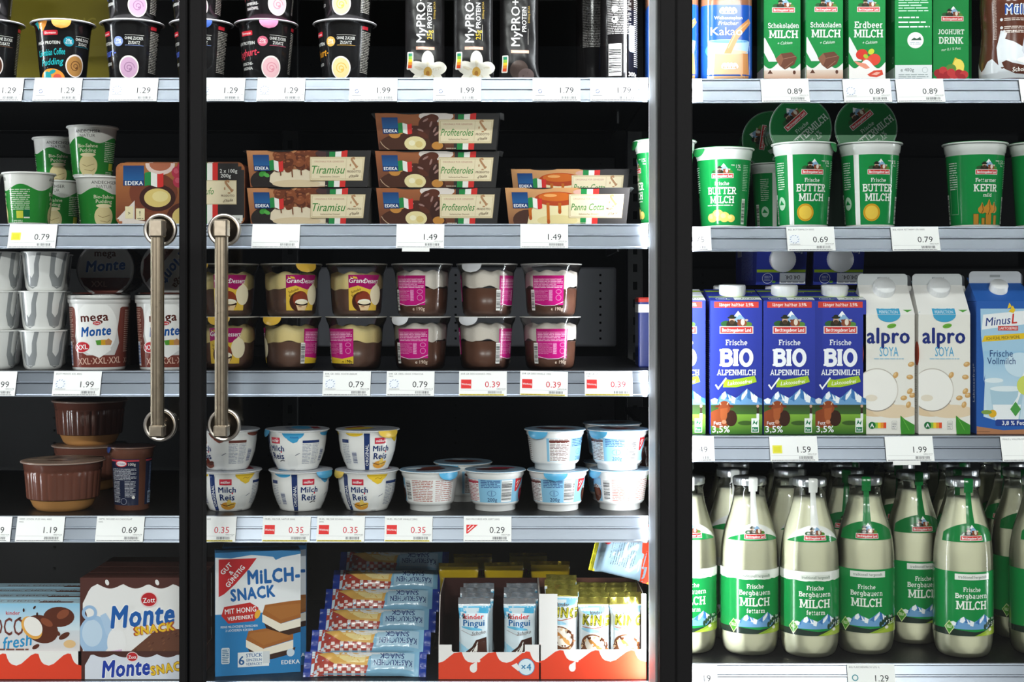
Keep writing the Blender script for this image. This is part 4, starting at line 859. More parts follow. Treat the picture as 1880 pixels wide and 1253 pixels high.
# ------------------------------------------------------------------ layered dessert cups in clear plastic
GP = [(31, 0), (33, 1), (36, 5), (37.5, 14), (40.2, 58), (41.5, 66), (44.5, 72), (45.5, 76)]
IN = [(r - .7, z) for r, z in GP]
def grand_meshes():
    o = {}
    for kind, choc, crm in (('egg', '#775749', '#f7e4a6'), ('cream', '#77503f', '#f4ece2')):
        mb = M(); p = [q for q in IN if q[1] < 42]; r_, _ = interp(IN, 42); mb.lathe(mm(p + [(r_, 42), (0, 42.5)]), 'pl', choc, 48); o['pudding', kind] = mb.mesh('pudding')
        mb = M(); R = random.Random(4); rows = []; ph = [R.random() * 6 for _ in range(4)]
        low = (lambda t: 43 + 1.6 * math.sin(t * 4 + ph[0]) + 1 * math.sin(t * 9 + ph[1])) if kind == 'egg' else (lambda t: 41.5 + 5.5 * abs(math.sin(t * 3 + ph[0])) ** .7 + 1.2 * math.sin(t * 11))
        top = (lambda t, f: 64 + 3 * math.sin(t * 5 + ph[2]) * f + 3 * (1 - f)) if kind == 'egg' else (lambda t, f: 64 + 5 * abs(math.sin(t * 3.5 + ph[2])) * f + 6 * (1 - f))
        for i in range(12):
            row = []
            for j in range(72):
                t = 2 * PI * j / 72
                if i <= 6: z = low(t) - 2 + (top(t, 1) - low(t) - 1) * i / 6; r = interp(GP, z)[0] - .35 - (2.2 * (i / 6) ** 4)
                else: f = 1 - (i - 6) / 5; z = top(t, f) - 2 + 3 * math.sin((1 - f) * 9) * f; r = (interp(GP, 60)[0] - 4) * max(f, .01)
                row.append((r * MM * math.sin(t), -r * MM * math.cos(t), z * MM))
            rows.append(row)
        mb.grid(rows, 'cr', lin(crm), wrap=True); o['cream', kind] = mb.mesh('whipped_topping')
        A = Art('gl', .02); mg = '#a51163'; mg2 = '#c2187c'; U = [] 
        if kind == 'egg':
            A.r(-24, 9, 22, 62, '#e7bd45'); A.p([(-24, 62), (-24, 42), (-10, 46), (8, 40), (20, 44), (26, 62)], mg); A.e(20, 32, 11, 15, '#f4e6c4', 22); A.p([(12, 40), (20, 50), (28, 40)], '#f4e6c4')
            A.e(-4, 22, 15, 15, '#4a2518', 26); A.e(-2, 26, 12, 12, '#8a3a24', 20); A.e(0, 21, 10.5, 5, '#f6efdc', 22); A.p([(-10, 20), (10, 20), (6, 9), (-6, 9)], '#e8c79a'); A.e(0, 19, 10.5, 3, '#2c1610', 20); A.e(0, 20.6, 8.6, 2.6, '#f3e7c8', 18)
            A.t('Grand', -11, 53.5, 7, '#ffffff', 24, .02, .15); A.t('Dessert', 11, 53, 7, '#ffffff', 24, .01, .15); A.t('Schoko', -13, 38.5, 3.6, '#4a2c10', 17, .01, 0, 22); A.t('Eierlikör', -11, 34, 3.6, '#4a2c10', 20, .01, 0, 24)
        else:
            A.r(-24, 22, 24, 62, mg); A.p([(-24, 22), (24, 22), (24, 60), (0, 57), (-24, 60)], mg2); A.t('Grand Dessert', 0, 54, 7, '#ffffff', 42, .02, .15); A.e(6, 30, 13, 14, '#f4ece0', 22); A.p([(-4, 36), (6, 52), (16, 36)], '#f4ece0'); A.e(-6, 18, 15, 9, '#4a2518', 22)
        b = 118 # the back label on the other side
        A.r(b - 26, 17 if kind == 'cream' else 9, b + 22, 61, mg2); A.g(b - 26, 44, b + 22, 61, mg2, mg); A.micro(b - 24, 42, b + 20, 60, 8, '#f0b8d8', 3, .42); A.micro(b - 24, 23, b - 2, 40, 9, '#e89ac8', 5, .25); A.r(b - 1, 23, b + 5, 40, '#d65aa2'); A.micro(b - .5, 23.5, b + 4.5, 39, 10, '#f5d2e6', 6, .3)
        A.e(b + 14, 37, 4.4, 3.4, '#e58cc2', 16); A.e(b + 14, 37, 3.6, 2.6, mg2, 16); A.e(b + 14, 28, 4.4, 4.4, '#e58cc2', 16); A.e(b + 14, 28, 3.6, 3.6, mg2, 16); A.t('e 190g', b + 12, 11.5, 5, '#f2d8c4' if kind == 'cream' else '#3a2010', 19, .01)
        if kind == 'cream': A.l([(b - 26, 20), (b - 8, 16), (b + 8, 16.5), (b + 22, 22)], .8, '#f5d2e6')
        else: A.p([(b - 26, 9), (b + 22, 9), (b + 22, 20), (b + 4, 16), (b - 26, 19)], '#e3bf33'); A.t('e 190g', b + 12, 12.5, 4.2, '#3a2010', 16, .01)
        A.code(b - 31, 9, b - 24, 40, '#f0eeea', '#333', True)
        mb = M(); mb.lathe(mm(GP), 'cl', '#ffffff', 64); mb.fan([(31 * MM * math.sin(2 * PI * j / 32), -31 * MM * math.cos(2 * PI * j / 32), .0001) for j in range(32)], 'cl', lin('#fff'), flip=True)
        mb.lathe(mm([(45.5, 76), (46.4, 77), (46.7, 78), (45.5, 78.4)]), 'cl', '#ffffff', 64); o['cup', kind] = mb.mesh('clear_cup')
        lb = M(); A.wrap(lb, on_lathe(mm(GP), 39 * MM, .0002), 2.5, 4); o['label', kind] = lb.mesh('label')
        for tab in ('', 't'): o['lid' + tab, kind] = foil_lid(46.2, 78.4, '#b9b4ab' if kind == 'egg' else '#c4c1be', tab, '#dfb23e' if kind == 'egg' else '#d8d8dc', ta=0, tw=17, drop=8).mesh('foil_lid')
    return o
GM = grand_meshes()
def grand(kind, label, px, row, du, tab=None, Y=.062, dz=0.):
    t = thing('layered_dessert_cup', label, 'dessert cup', put(px, Y, z3 + .0002 + row * .0792), 0, 'layered dessert cups on the third shelf')
    for k in ('pudding', 'cream', 'cup'): obj(GM[k, kind].name.split('.')[0], GM[k, kind], t)
    l = obj('label', GM['label', kind], t); l.rotation_euler.z = du / 39
    l = obj('foil_lid', GM['lidt' if tab is not None else 'lid', kind], t); l.rotation_euler.z = math.radians(tab or 0)
B = 118
grand('egg', 'yellow-topped chocolate dessert behind the door handle, lower row', 420, 0, 2, -8); grand('egg', 'yellow-topped chocolate dessert behind the door handle, upper row', 419, 1, 10, -48)
grand('egg', 'yellow-topped chocolate dessert showing its plain side, lower row', 534, 0, -66, -30); grand('egg', 'yellow-topped chocolate dessert with its label turned aside, upper row', 535, 1, 22, 38)
grand('egg', 'yellow-topped chocolate dessert with pink small print, lower row', 654, 0, -B - 22); grand('egg', 'yellow-topped chocolate dessert with coffee cup picture, second of the upper row', 655, 1, 16)
grand('cream', 'white-topped chocolate dessert with pink back label and folded foil tab, lower row', 772, 0, -B - 8, -40); grand('cream', 'white-topped chocolate dessert with pink back label, first of the upper row', 775, 1, -B - 15)
grand('cream', 'white-topped chocolate dessert showing brown side and barcode, lower row', 891, 0, -B + 48, -34); grand('cream', 'white-topped chocolate dessert showing brown side and barcode, upper row', 894, 1, -B + 46, -30)
grand('cream', 'white-topped chocolate dessert next to the empty shelf, lower row', 1010, 0, -B + 4); grand('cream', 'white-topped chocolate dessert next to the empty shelf, upper row', 1012, 1, -B - 4)
m = M(); m.box((-.03, 0, 0), (.03, .06, .108), 'gl', '#1d2a6b', .002); m.box((-.0302, -.0002, .083), (.0302, .0602, .099), 'cd', '#e8e6e4', .002); m.box((-.0302, -.0004, .099), (.0302, .0604, .108), 'cd', '#b5392f', .002)
thing('drink_carton', 'small blue carton with red top peeking out beside the grey post', 'carton', put(1208, .10, z3), me=m)
# ------------------------------------------------------------------ fourth shelf: pudding bowls, mousse cup
z4 = ZL[3]
def bowl_meshes():
    rf = lambda t, z: 1 + (.022 * (abs(math.cos(t * 14)) ** .6 - .5) if .0185 < z < .060 else 0)
    mb = M(); mb.lathe(mm([(37, 0), (39, 1), (44, 6), (49, 17.5)]), 'gl', '#c58e54', 112); mb.lathe(mm([(49, 17.5), (52.5, 18)]), 'gl', '#5f382c', 112)
    pts = [(52.5, 18.6), (53, 21), (55.5, 52), (56, 58), (55.5, 60), (57.5, 61.5), (58.5, 71), (60, 73)]
    mb.lathe(mm(pts), 'gl', '#6b4236', 224, rf=rf)
    A = Art('pl'); A.e(0, 0, 58, 58, '#8d7667', 40); R = random.Random(2)
    for i in range(9): A.e(-40 + 80 * R.random(), -36 + 72 * R.random(), 15, 7, ('#5a3a2c', '#b79c84', '#3c261e')[i % 3], 14, 60 * R.random())
    return mb.mesh('bowl'), rim(62, 74, '#a58f83').mesh('rim'), foil_lid(60, 74.2, '#7a6052', art=A).mesh('lid')
BW = bowl_meshes()
def bowl(label, px, Y, z):
    t = thing('pudding_bowl', label, 'pudding bowl', put(px, Y, z), 0, 'ribbed chocolate pudding bowls')
    for n, me in zip(('bowl', 'rim', 'lid'), BW): obj(n, me, t)
bowl('ribbed brown pudding bowl with caramel base, front of its shelf', 116, .075, z4); bowl('ribbed brown pudding bowl in the dark, directly on the shelf', 165, .31, z4); bowl('ribbed brown pudding bowl in the dark, stacked at the back', 165, .31, z4 + .0748)
A = Art('gl'); nv = '#232942'; A.win = (-110, 8, 110, 80)
A.r(-27, 0, 21, 78, nv); A.r(32, 0, 60, 78, nv); A.r(-27, 74, 21, 76.5, '#c8414f'); A.r(32, 74, 60, 76.5, '#c8414f'); A.p([(-14, 70), (-4, 66), (4, 70), (2, 75), (-5, 76), (-12, 75)], '#d3303d'); A.e(-5, 71, 9.5, 5, '#d3303d', 20); A.e(-5, 71, 8, 3.8, '#f3e4e4', 20); A.t('Dr.Oetker', -5, 71, 3, '#274a8c', 13)
A.t('100g', 11, 70, 4, '#e8e4df', 10); A.micro(-22, 46, 17, 64, 9, '#cfd0d8', 4, .4); A.micro(-22, 12, -8, 45, 16, '#cfd0d8', 5, .35); A.micro(0, 20, 16, 45, 12, '#cfd0d8', 6, .35); A.e(-2, 14, 5, 5, '#9a9cae', 16); A.e(-2, 14, 4.3, 4.3, nv, 16); A.e(13, 20, 2.4, 2.4, '#e8e4df', 12); A.micro(40, 20, 46, 72, 26, '#8aa0c8', 7, .4); A.code(38, 10, 48, 28, '#b8cbe8', '#223', True); A.win = None
pr = [(25, 0), (26, 1), (30, 78), (31.5, 79), (32, 86), (32.6, 87), (33, 93)]
t = thing('mousse_cup', 'slim brown mousse cup with dark blue label beside the ribbed bowl', 'dessert cup', put(242, .075, z4), -.12)
obj('cup_body', cup(pr, '#6f4637', A, 28, 'gl'), t); obj('rim', rim(35, 95, '#8a6a5c'), t); obj('lid', foil_lid(34.6, 95.2, '#3b2a2a', True, '#2a3f78', ta=-52, tw=9, drop=6), t)
# ------------------------------------------------------------------ rice pudding cups
RP = [(29, 0), (31, 1), (32, 4), (36, 12), (41, 27), (43.5, 44), (44, 54), (45.5, 56), (46, 59)]
def milchreis(kind):
    A = Art('gl'); c1 = {'van': '#f0c93a', 'nat': '#45a5d6', 'zimt': '#8a4a3c'}[kind]; nb = '#22386f'
    A.win = (-140, 1, 140, 57)
    A.r(-31, 0, -22.5, 60, nb); A.t('ORIGINAL', -26.7, 24, 5, '#ffffff', 38, .01, 0, 90)
    A.e(24, 57, 16, 10, c1, 24); A.p([(10, 57), (38, 57), (30, 44), (24, 42), (16, 47)], c1); A.e(-46, 57, 14, 5, c1, 20); A.e(84, 57, 18, 6, c1, 20); A.e(-100, 57, 20, 6, c1, 20)
    if kind == 'van': A.l([(20, 50), (24, 52), (28, 50), (31, 52)], .6, '#7a5a1c')
    else: A.t('Klassik', 26, 51, 3, '#2a5aa0', 16)
    A.r(-15, 41, 3, 50, '#c9283a'); A.r(-14, 42, 2, 49, '#d3344a'); A.t('müller', -6, 45.5, 4, '#ffffff', 14, .03)
    A.t('Milch', -4, 34, 8.4, nb, 29, .05); A.t('Reis', -4, 22.5, 9.6, nb, 29, .05); A.e(4.2, 28.6, 1.2, 1.5, '#d3344a', 10)
    if kind != 'nat':
        cc = '#eba53c' if kind == 'van' else '#8a4632'; A.e(-3, 9, 13, 6, cc, 22); A.e(-1, 13, 4, 6, '#f6d46a' if kind == 'van' else '#6b2f22', 12); A.e(5, 11, 6, 3, '#f0bd4a' if kind == 'van' else '#5a2418', 12, 20); A.l([(-17, 12), (-6, 9), (8, 12)], 1, '#5a3420')
    else: A.l([(-2, 14), (4, 16), (8, 15)], 1.2, '#33313a')
    A.l([(15, 12), (20, 20), (34, 27)], .8, '#3b4a6a'); A.e(22, 12, 9, 14, '#eeeeec', 20)
    A.r(38, 42, 66, 46, nb if kind != 'zimt' else '#6b3a30'); A.micro(38, 10, 52, 41, 14, '#8d93a8', 4, .35); A.micro(54, 10, 66, 41, 14, '#a9aebf', 6, .35); A.code(70, 12, 79, 34, '#f3f3f3', '#3a4a7a', True); A.code(-52, 10, -43, 30, '#f3f3f3', '#3a4a7a', True); A.micro(-70, 10, -56, 40, 12, '#a9aebf', 8, .35); A.r(-70, 42, -56, 47, nb)
    A.win = None
    LA = Art('pl'); LA.e(0, 0, 45, 45, '#b9bcc4', 40); LA.e(-10, 8, 26, 16, c1, 24); LA.t('Milch Reis', 4, -12, 9, nb, 60, .05); LA.r(-20, 22, 16, 34, '#8e2430')
    return cup(RP, '#f4f3f0', A, 43, 'gl', du=2.5).mesh('cup_body'), LA
MR = {k: milchreis(k) for k in ('van', 'nat', 'zimt')}
RR = rim(48.0, 60, '#f3f2f0', t=1.2).mesh('rim'); ML_ = {}
TC = {'van': '#e8c24a', 'nat': '#4aa3d2', 'zimt': '#8a8c92'}
def reis(kind, label, px, row, du, tab=None, Y=.07, z=None):
    t = thing('rice_pudding_cup', label, 'rice pudding cup', put(px, Y, z4 + .0002 + row * .0614), 0, 'rice pudding cups on the fourth shelf')
    b = obj('cup_body', MR[kind][0], t); b.rotation_euler.z = du / 43; obj('rim', RR, t)
    k = (kind, tab is not None)
    if k not in ML_: ML_[k] = foil_lid(47.8, 60.2, '#a9abb2', tab is not None, TC[kind], MR[kind][1], tw=19, drop=7, ta=0).mesh('lid')
    l = obj('lid', ML_[k], t); l.rotation_euler.z = math.radians(tab or 0)
reis('van', 'yellow-marked white rice pudding cup behind the handle end, lower row', 422, 0, 8, -70); reis('zimt', 'white rice pudding cup with brown mark behind the handle end, upper row', 418, 1, -28)
reis('nat', 'blue-marked white rice pudding cup with dark upright stripe, lower row', 552, 0, 24, 60); reis('nat', 'blue-marked white rice pudding cup showing its table, upper row', 546, 1, -24, -72)
reis('van', 'yellow-marked white rice pudding cup with dark stripe, lower row', 674, 0, -4, -62); reis('van', 'yellow-marked white rice pudding cup with upturned tab, upper row', 675, 1, 30, 48)
GG = [(30, 0), (31, .8), (31, 8), (34, 9.5), (36.5, 13), (41.5, 50), (43.5, 53), (44, 59)]
def gutreis(kind):
    A = Art('gl'); bl = '#8ec6e6'; rd = {'brown': '#6a3a34', 'red': '#b32c44', 'orange': '#b0513a'}[kind]
    A.r(-70, 14, 64, 49, bl); A.r(-66, 14.5, -34, 48.5, '#f2f2f0'); A.micro(-65, 15, -35, 48, 15, rd, 3, .45); A.r(-66, 43, -34, 46, rd)
    A.micro(-30, 36, 0, 48, 5, '#33518c', 5, .5); A.t('200g', -12, 18.5, 5.6, '#2c3a66', 20, .01); A.e(-13, 28, 7, 4.4, '#5a7fb0', 20); A.e(-13, 28, 6.2, 3.7, bl, 20); A.e(-13, 28, .7, 3.8, '#5a7fb0', 10)
    A.code(2, 15, 20, 48, '#f4f4f2', '#333', True); A.p([(26, 49), (46, 49), (40, 42), (30, 30), (26, 30)], '#d83236'); A.l([(29, 36), (37, 46)], 1.2, '#fff'); A.l([(29, 42), (33, 46)], 1, '#fff')
    A.e(50, 26, 13, 13, {'brown': '#4a261c', 'red': '#a3203c', 'orange': '#5a2c1c'}[kind], 20); A.e(52, 28, 8, 7, {'brown': '#7a4632', 'red': '#c8425c', 'orange': '#7a4632'}[kind], 14); A.t('SCHOKO', 54, 36, 5, '#ffffff', 24, .03)
    c = 118; A.r(c - 52, 14, c + 34, 49, '#f2f2f0'); A.code(c - 50, 15, c - 38, 48, '#f4f4f2', '#333', True); A.micro(c - 35, 15, c - 2, 48, 13, rd, 8, .4); A.micro(c + 2, 15, c + 32, 48, 11, rd, 9, .3)
    LA = Art('pl'); LA.e(0, 0, 44, 44, '#7f93a5', 36); LA.e(-4, -6, 26, 15, '#4a2422', 22); LA.e(10, 10, 20, 9, '#9a2438' if kind == 'red' else '#6a3428', 20); LA.e(-18, 18, 14, 8, '#c9d5dd', 18)
    return cup(GG, '#f5f5f3', A, 40, 'gl', du=2.5).mesh('cup_body'), LA
GR = {k: gutreis(k) for k in ('brown', 'red', 'orange')}; GL = {}; GRR = rim(46.4, 60, '#f3f3f1', t=1.4).mesh('rim')
def greis(kind, label, px, row, du, tab=None, Y=.07):
    t = thing('rice_pudding_cup', label, 'rice pudding cup', put(px, Y, z4 + .0002 + row * .0614), 0, 'rice pudding cups on the fourth shelf')
    b = obj('cup_body', GR[kind][0], t); b.rotation_euler.z = du / 40; obj('rim', GRR, t); k = (kind, tab is not None)
    if k not in GL: GL[k] = foil_lid(45.6, 60.2, '#6f97b2', tab is not None, '#5ab0dc', GR[kind][1], tw=18, drop=8).mesh('lid')
    l = obj('lid', GL[k], t); l.rotation_euler.z = math.radians(tab or 0)
greis('orange', 'white cup with nutrition table and blue tab, first of the plain-footed cups', 790, 0, -110, 42); greis('red', 'white cup with red print and pale blue panel, second of the plain-footed cups', 909, 0, 8)
greis('brown', 'white cup with barcode and red corner under the small-print cup', 1024, 0, 6, -6); greis('brown', 'white cup covered in brown small print, upper row', 1019, 1, 56, -38)
greis('orange', 'white cup with nutrition table beside the grey post, lower row', 1138, 0, -98, -64, Y=.078); greis('brown', 'white cup with barcode and red corner beside the grey post, upper row', 1134, 1, 8, -46)
greis('brown', 'white cup in shadow behind the two plain-footed cups', 850, 0, 70, -30, Y=.172); greis('orange', 'white cup in shadow behind the upper cup at the post, below', 1124, 0, -20, Y=.175); greis('orange', 'white cup in shadow behind the upper cup at the post', 1124, 1, -20, Y=.175)
for i, (px, c) in enumerate(((1172, 'the nearer'), (1188, 'the farther'))):
    A = Art('fm'); A.t('SCHOKO', 0, 30, 5, '#c8b89a', 18, .02); A.e(0, 15, 7, 6, '#4f8a3a', 14); me = pillow(22, 76, 9, 'fm', '#3a1c12', A, crimp=4, crimpcol='#24361c', seed=i, nx=8)
    thing('chocolate_pouch', f'narrow dark brown pouch in shadow beside the post, {c} from the cups', 'pouch', put(px, .30 + .02 * i, z4 + .0045), 0, 'dark brown pouches by the post', me=me)
# ------------------------------------------------------------------ bottom shelf: boxed milk snacks
z5 = ZL[4]
def waves(A, x0, x1, y, h, c, n):
    pts = []; st = (x1 - x0) / n
    for i in range(n):
        a = x0 + st * i
        for t_, v in ((0, .0), (.15, .15), (.3, .5), (.45, .85), (.58, 1.), (.68, .96), (.72, .6), (.78, .28), (.86, .1)): pts.append((a + st * t_, y + h * v))
    A.p([(x0, 0), (x1, 0), (x1, y)] + pts[::-1], c)
def drop(A, x, y, s):
    A.e(x, y, 4.6 * s, 5.4 * s, '#f6f2ee', 18); A.p([(x - 3.6 * s, y + 3 * s), (x + 4.4 * s, y + 1 * s), (x + 4.6 * s, y + 9 * s), (x + 1.4 * s, y + 7 * s)], '#f6f2ee'); A.e(x + 6.6 * s, y + 9 * s, 2 * s, 1.7 * s, '#f6f2ee', 12, 20)
def open_tray(w, h, d, col, art, back=None, side=None, t=.0012, rear=True):
    """Open display tray: front, two side walls (optional sloping outline), rear wall, floor."""
    mb = M(); x = w / 2 * MM; hh = h * MM; dd = d * MM
    mb.box((-x, 0, 0), (x, t, hh), 'cd', col)
    mb.box((-x, t, 0), (x, dd, t), 'cd', back or col)
    for s in (-1, 1):
        b = len(mb.v); zs = side or hh; xo, xi = s * x, s * (x - t)
        pl = [(t, 0), (dd, 0), (dd, zs), (dd * .35, zs), (t + .004, hh)]
        for xx in (xo, xi): mb.v.extend([(xx, y, z) for y, z in pl])
        n = len(pl); c1, c2 = lin(col), lin(back or col)
        mb.face(range(b, b + n), 'cd', c1); mb.face(range(b + n, b + 2 * n), 'cd', c2)
        for i in range(n): mb.face((b + i, b + (i + 1) % n, b + n + (i + 1) % n, b + n + i), 'cd', c2)
    if rear: mb.box((-x, dd - t, 0), (x, dd, side or hh), 'cd', back or col)
    art.wrap(mb, on_front()); return mb
def choco_box_mesh():
    w, h, d = 186, 110, 36; mb = M(); mb.box((-w / 2 * MM, 0, 0), (w / 2 * MM, d * MM, h * MM), 'cd', '#bcdcec', .0008); A = Art('cd'); A.win = (-93, 0, 93, h)
    A.g(-93, 0, 93, h, '#f0d8cf', '#c5e0ee'); A.g(-93, 70, 93, h, '#dbe9f0', '#8fc6e4'); A.t('kinder', -6, 96, 5.4, '#c9302c', 40, .03); A.t('CHOCO', -28, 76, 26, '#6e3730', 76, .02); A.t('fresh', 0, 54, 18, '#2c8fc4', 44, .04, .3, 10)
    for x, y, rx, ry, c, a in ((62, 90, 23, 15, '#5c2c1c', 0), (68, 94, 10, 6, '#8a4a30', 30), (36, 72, 26, 20, '#5c2c1c', -25), (22, 74, 19, 13, '#e8a94e', -52), (24, 76, 16, 12, '#f5f0ea', -50), (44, 82, 10, 5, '#8a4a30', -30), (70, 62, 9, 4, '#5c2c1c', 30), (60, 66, 5, 3, '#5c2c1c', -40), (28, 46, 6, 3, '#5c2c1c', 30), (78, 50, 9, 6, '#e8c08a', 0)): A.e(x, y, rx, ry, c, 22, a)
    for x, y in ((10, 100), (26, 104), (30, 94), (4, 88)): A.e(x, y, 3, 1.6, '#3c1c12', 8, x * 9)
    A.micro(-40, 40, 18, 44, 1, '#7a4a3c', 3, .6)
    A.win = None; A.wrap(mb, on_front()); A2 = Art('cd'); A2.t('kinder CHOCO fresh', 0, 18, 9, '#6e3730', 130, .03); A2.r(30, 6, 80, 14, '#5c2c1c'); A2.wrap(mb, on_top(h * MM, .0)); return mb.mesh('choco_box')
CB = choco_box_mesh()
px0 = 147 - 95 / .812
A = Art('cd'); A.r(-96, 0, 96, 41, '#f5f2ee'); waves(A, -96, 96, 20, 18, '#e8452a', 4)
thing('display_tray', 'red and white cardboard tray holding the pale blue snack boxes', 'tray', put(px0, .012, z5 + .0002), 0, 'display trays on the bottom shelf', me=open_tray(192, 41, 175, '#f5f2ee', A, '#c9b8a8'))
for i in range(4): thing('snack_box', f'pale blue chocolate snack box in the red and white tray, {("front", "second", "third", "fourth")[i]} of four in depth', 'snack box', (at(px0, .012), .0145 + .0385 * i, z5 + .0016), 0, 'pale blue snack boxes', me=CB)
def monte_box_mesh():
    w, h, d = 176, 148, 42; mb = M(); mb.box((-w / 2 * MM, 0, 0), (w / 2 * MM, d * MM, h * MM), 'cd', '#4e2c26', .0008); A = Art('cd'); A.win = (-88, 0, 88, h)
    A.r(-88, 0, 88, h, '#55302a'); n = 40; A.p([(-84, 0), (88, 0)] + [(88 - 172 * i / n, 139 - 7 * abs(math.sin(i * .36)) - 22 * max(0, 1 - (n - i) / 2.5)) for i in range(n + 1)], '#f3f1f0'); A.e(-84, 84, 7, 18, '#55302a', 20)
    for x, y in ((-48, 141), (26, 141)): A.e(x, y, 2.8, 4.4, '#f3f1f0', 12, 20)
    A.e(-66, 62, 24, 30, '#a9c8e8', 26); A.e(-70, 66, 15, 20, '#c9def2', 22); A.ring(-74, 96, 9, 4.5, '#9fc0e4'); A.p([(-58, 92), (-50, 96), (-40, 80), (-26, 50), (-34, 40), (-50, 66)], '#b5d0ec'); A.e(-34, 52, 14, 22, '#f6f4f4', 22)
    A.p([(-82, 34), (-26, 42), (-30, 20), (-82, 14)], '#dcb4d8'); A.micro(-80, 27, -32, 35, 2, '#7a4a8a', 3, .45); A.micro(-80, 17, -36, 24, 2, '#7a4a8a', 5, .45)
    A.p([(-24, 30), (26, 72), (88, 72), (88, 52), (40, 24), (-20, 24)], '#6b4230'); R = random.Random(5)
    for i in range(46):
        x = -14 + 92 * R.random(); y = 28 + 40 * R.random()
        if y < 30 + (x + 24) * .78 and y > 26 + max(0, (x - 38) * .56): A.e(x, y, 2.6, 1, ('#5a3424', '#7d5038')[i % 2], 8, 40)
    A.p([(36, 22), (88, 56), (88, 42), (58, 22)], '#efe9e2'); A.p([(58, 22), (88, 42), (88, 22)], '#5a3424'); A.r(78, 34, 88, 44, '#b5242c'); A.e(84, 24, 16, 7, '#f3f1f0', 18); A.r(-24, 18, 60, 23, '#4c2a20')
    monte_word(A, 4, 93, 31, 96, '#1f5fae'); A.e(14, 116, 13, 11.5, '#f3dada', 26); A.e(14, 116, 11.5, 10, '#c0242c', 26); A.t('Zott', 14, 115, 7.4, '#ffffff', 18, .02, 0, 4)
    for b, c in ((.14, '#b5532a'), (.07, '#f0c22e')): A.t('SNACK', 22, 73, 11.5, c, 66, b, .05, 8)
    A.t('8x', 84, 114, 13, '#e8b92c', 14, .06)
    A.win = None; A.wrap(mb, on_front()); return mb.mesh('milk_snack_box')
MBX = monte_box_mesh(); pxm = 147 + 88 / .812
for i in range(4): thing('snack_box', f'brown and white milk slice box, {("front", "second", "third", "last")[i]} of four in depth', 'snack box', (at(pxm, .012), .0145 + .0435 * i, z5 + .0016), 0, 'brown and white milk slice boxes', me=MBX)
A = Art('cd'); A.r(-90, 0, 90, 41, '#4e2c26'); n = 40; A.p([(-80, 0), (90, 0)] + [(90 - 170 * i / n, 37 - 5 * abs(math.sin(i * .42)) - 12 * max(0, 1 - (n - i) / 2)) for i in range(n + 1)], '#dfe3ee')
monte_word(A, -20, 17, 24, 72, '#1f3fa6'); A.e(-10, 33, 8.6, 7.4, '#f3dada', 22); A.e(-10, 33, 7.6, 6.4, '#c0242c', 22); A.t('Zott', -10, 32.6, 4.6, '#ffffff', 12, .02)
for b, c in ((.14, '#7a3a1a'), (.07, '#eec32e')): A.t('SNACK', 45, 17, 12.5, c, 58, b, .05, 10)
thing('display_tray', 'brown and white cardboard tray holding the milk slice boxes', 'tray', put(pxm, .012, z5 + .0002), 0, 'display trays on the bottom shelf', me=open_tray(181, 41, 190, '#4e2c26', A, '#6a4a3a'))
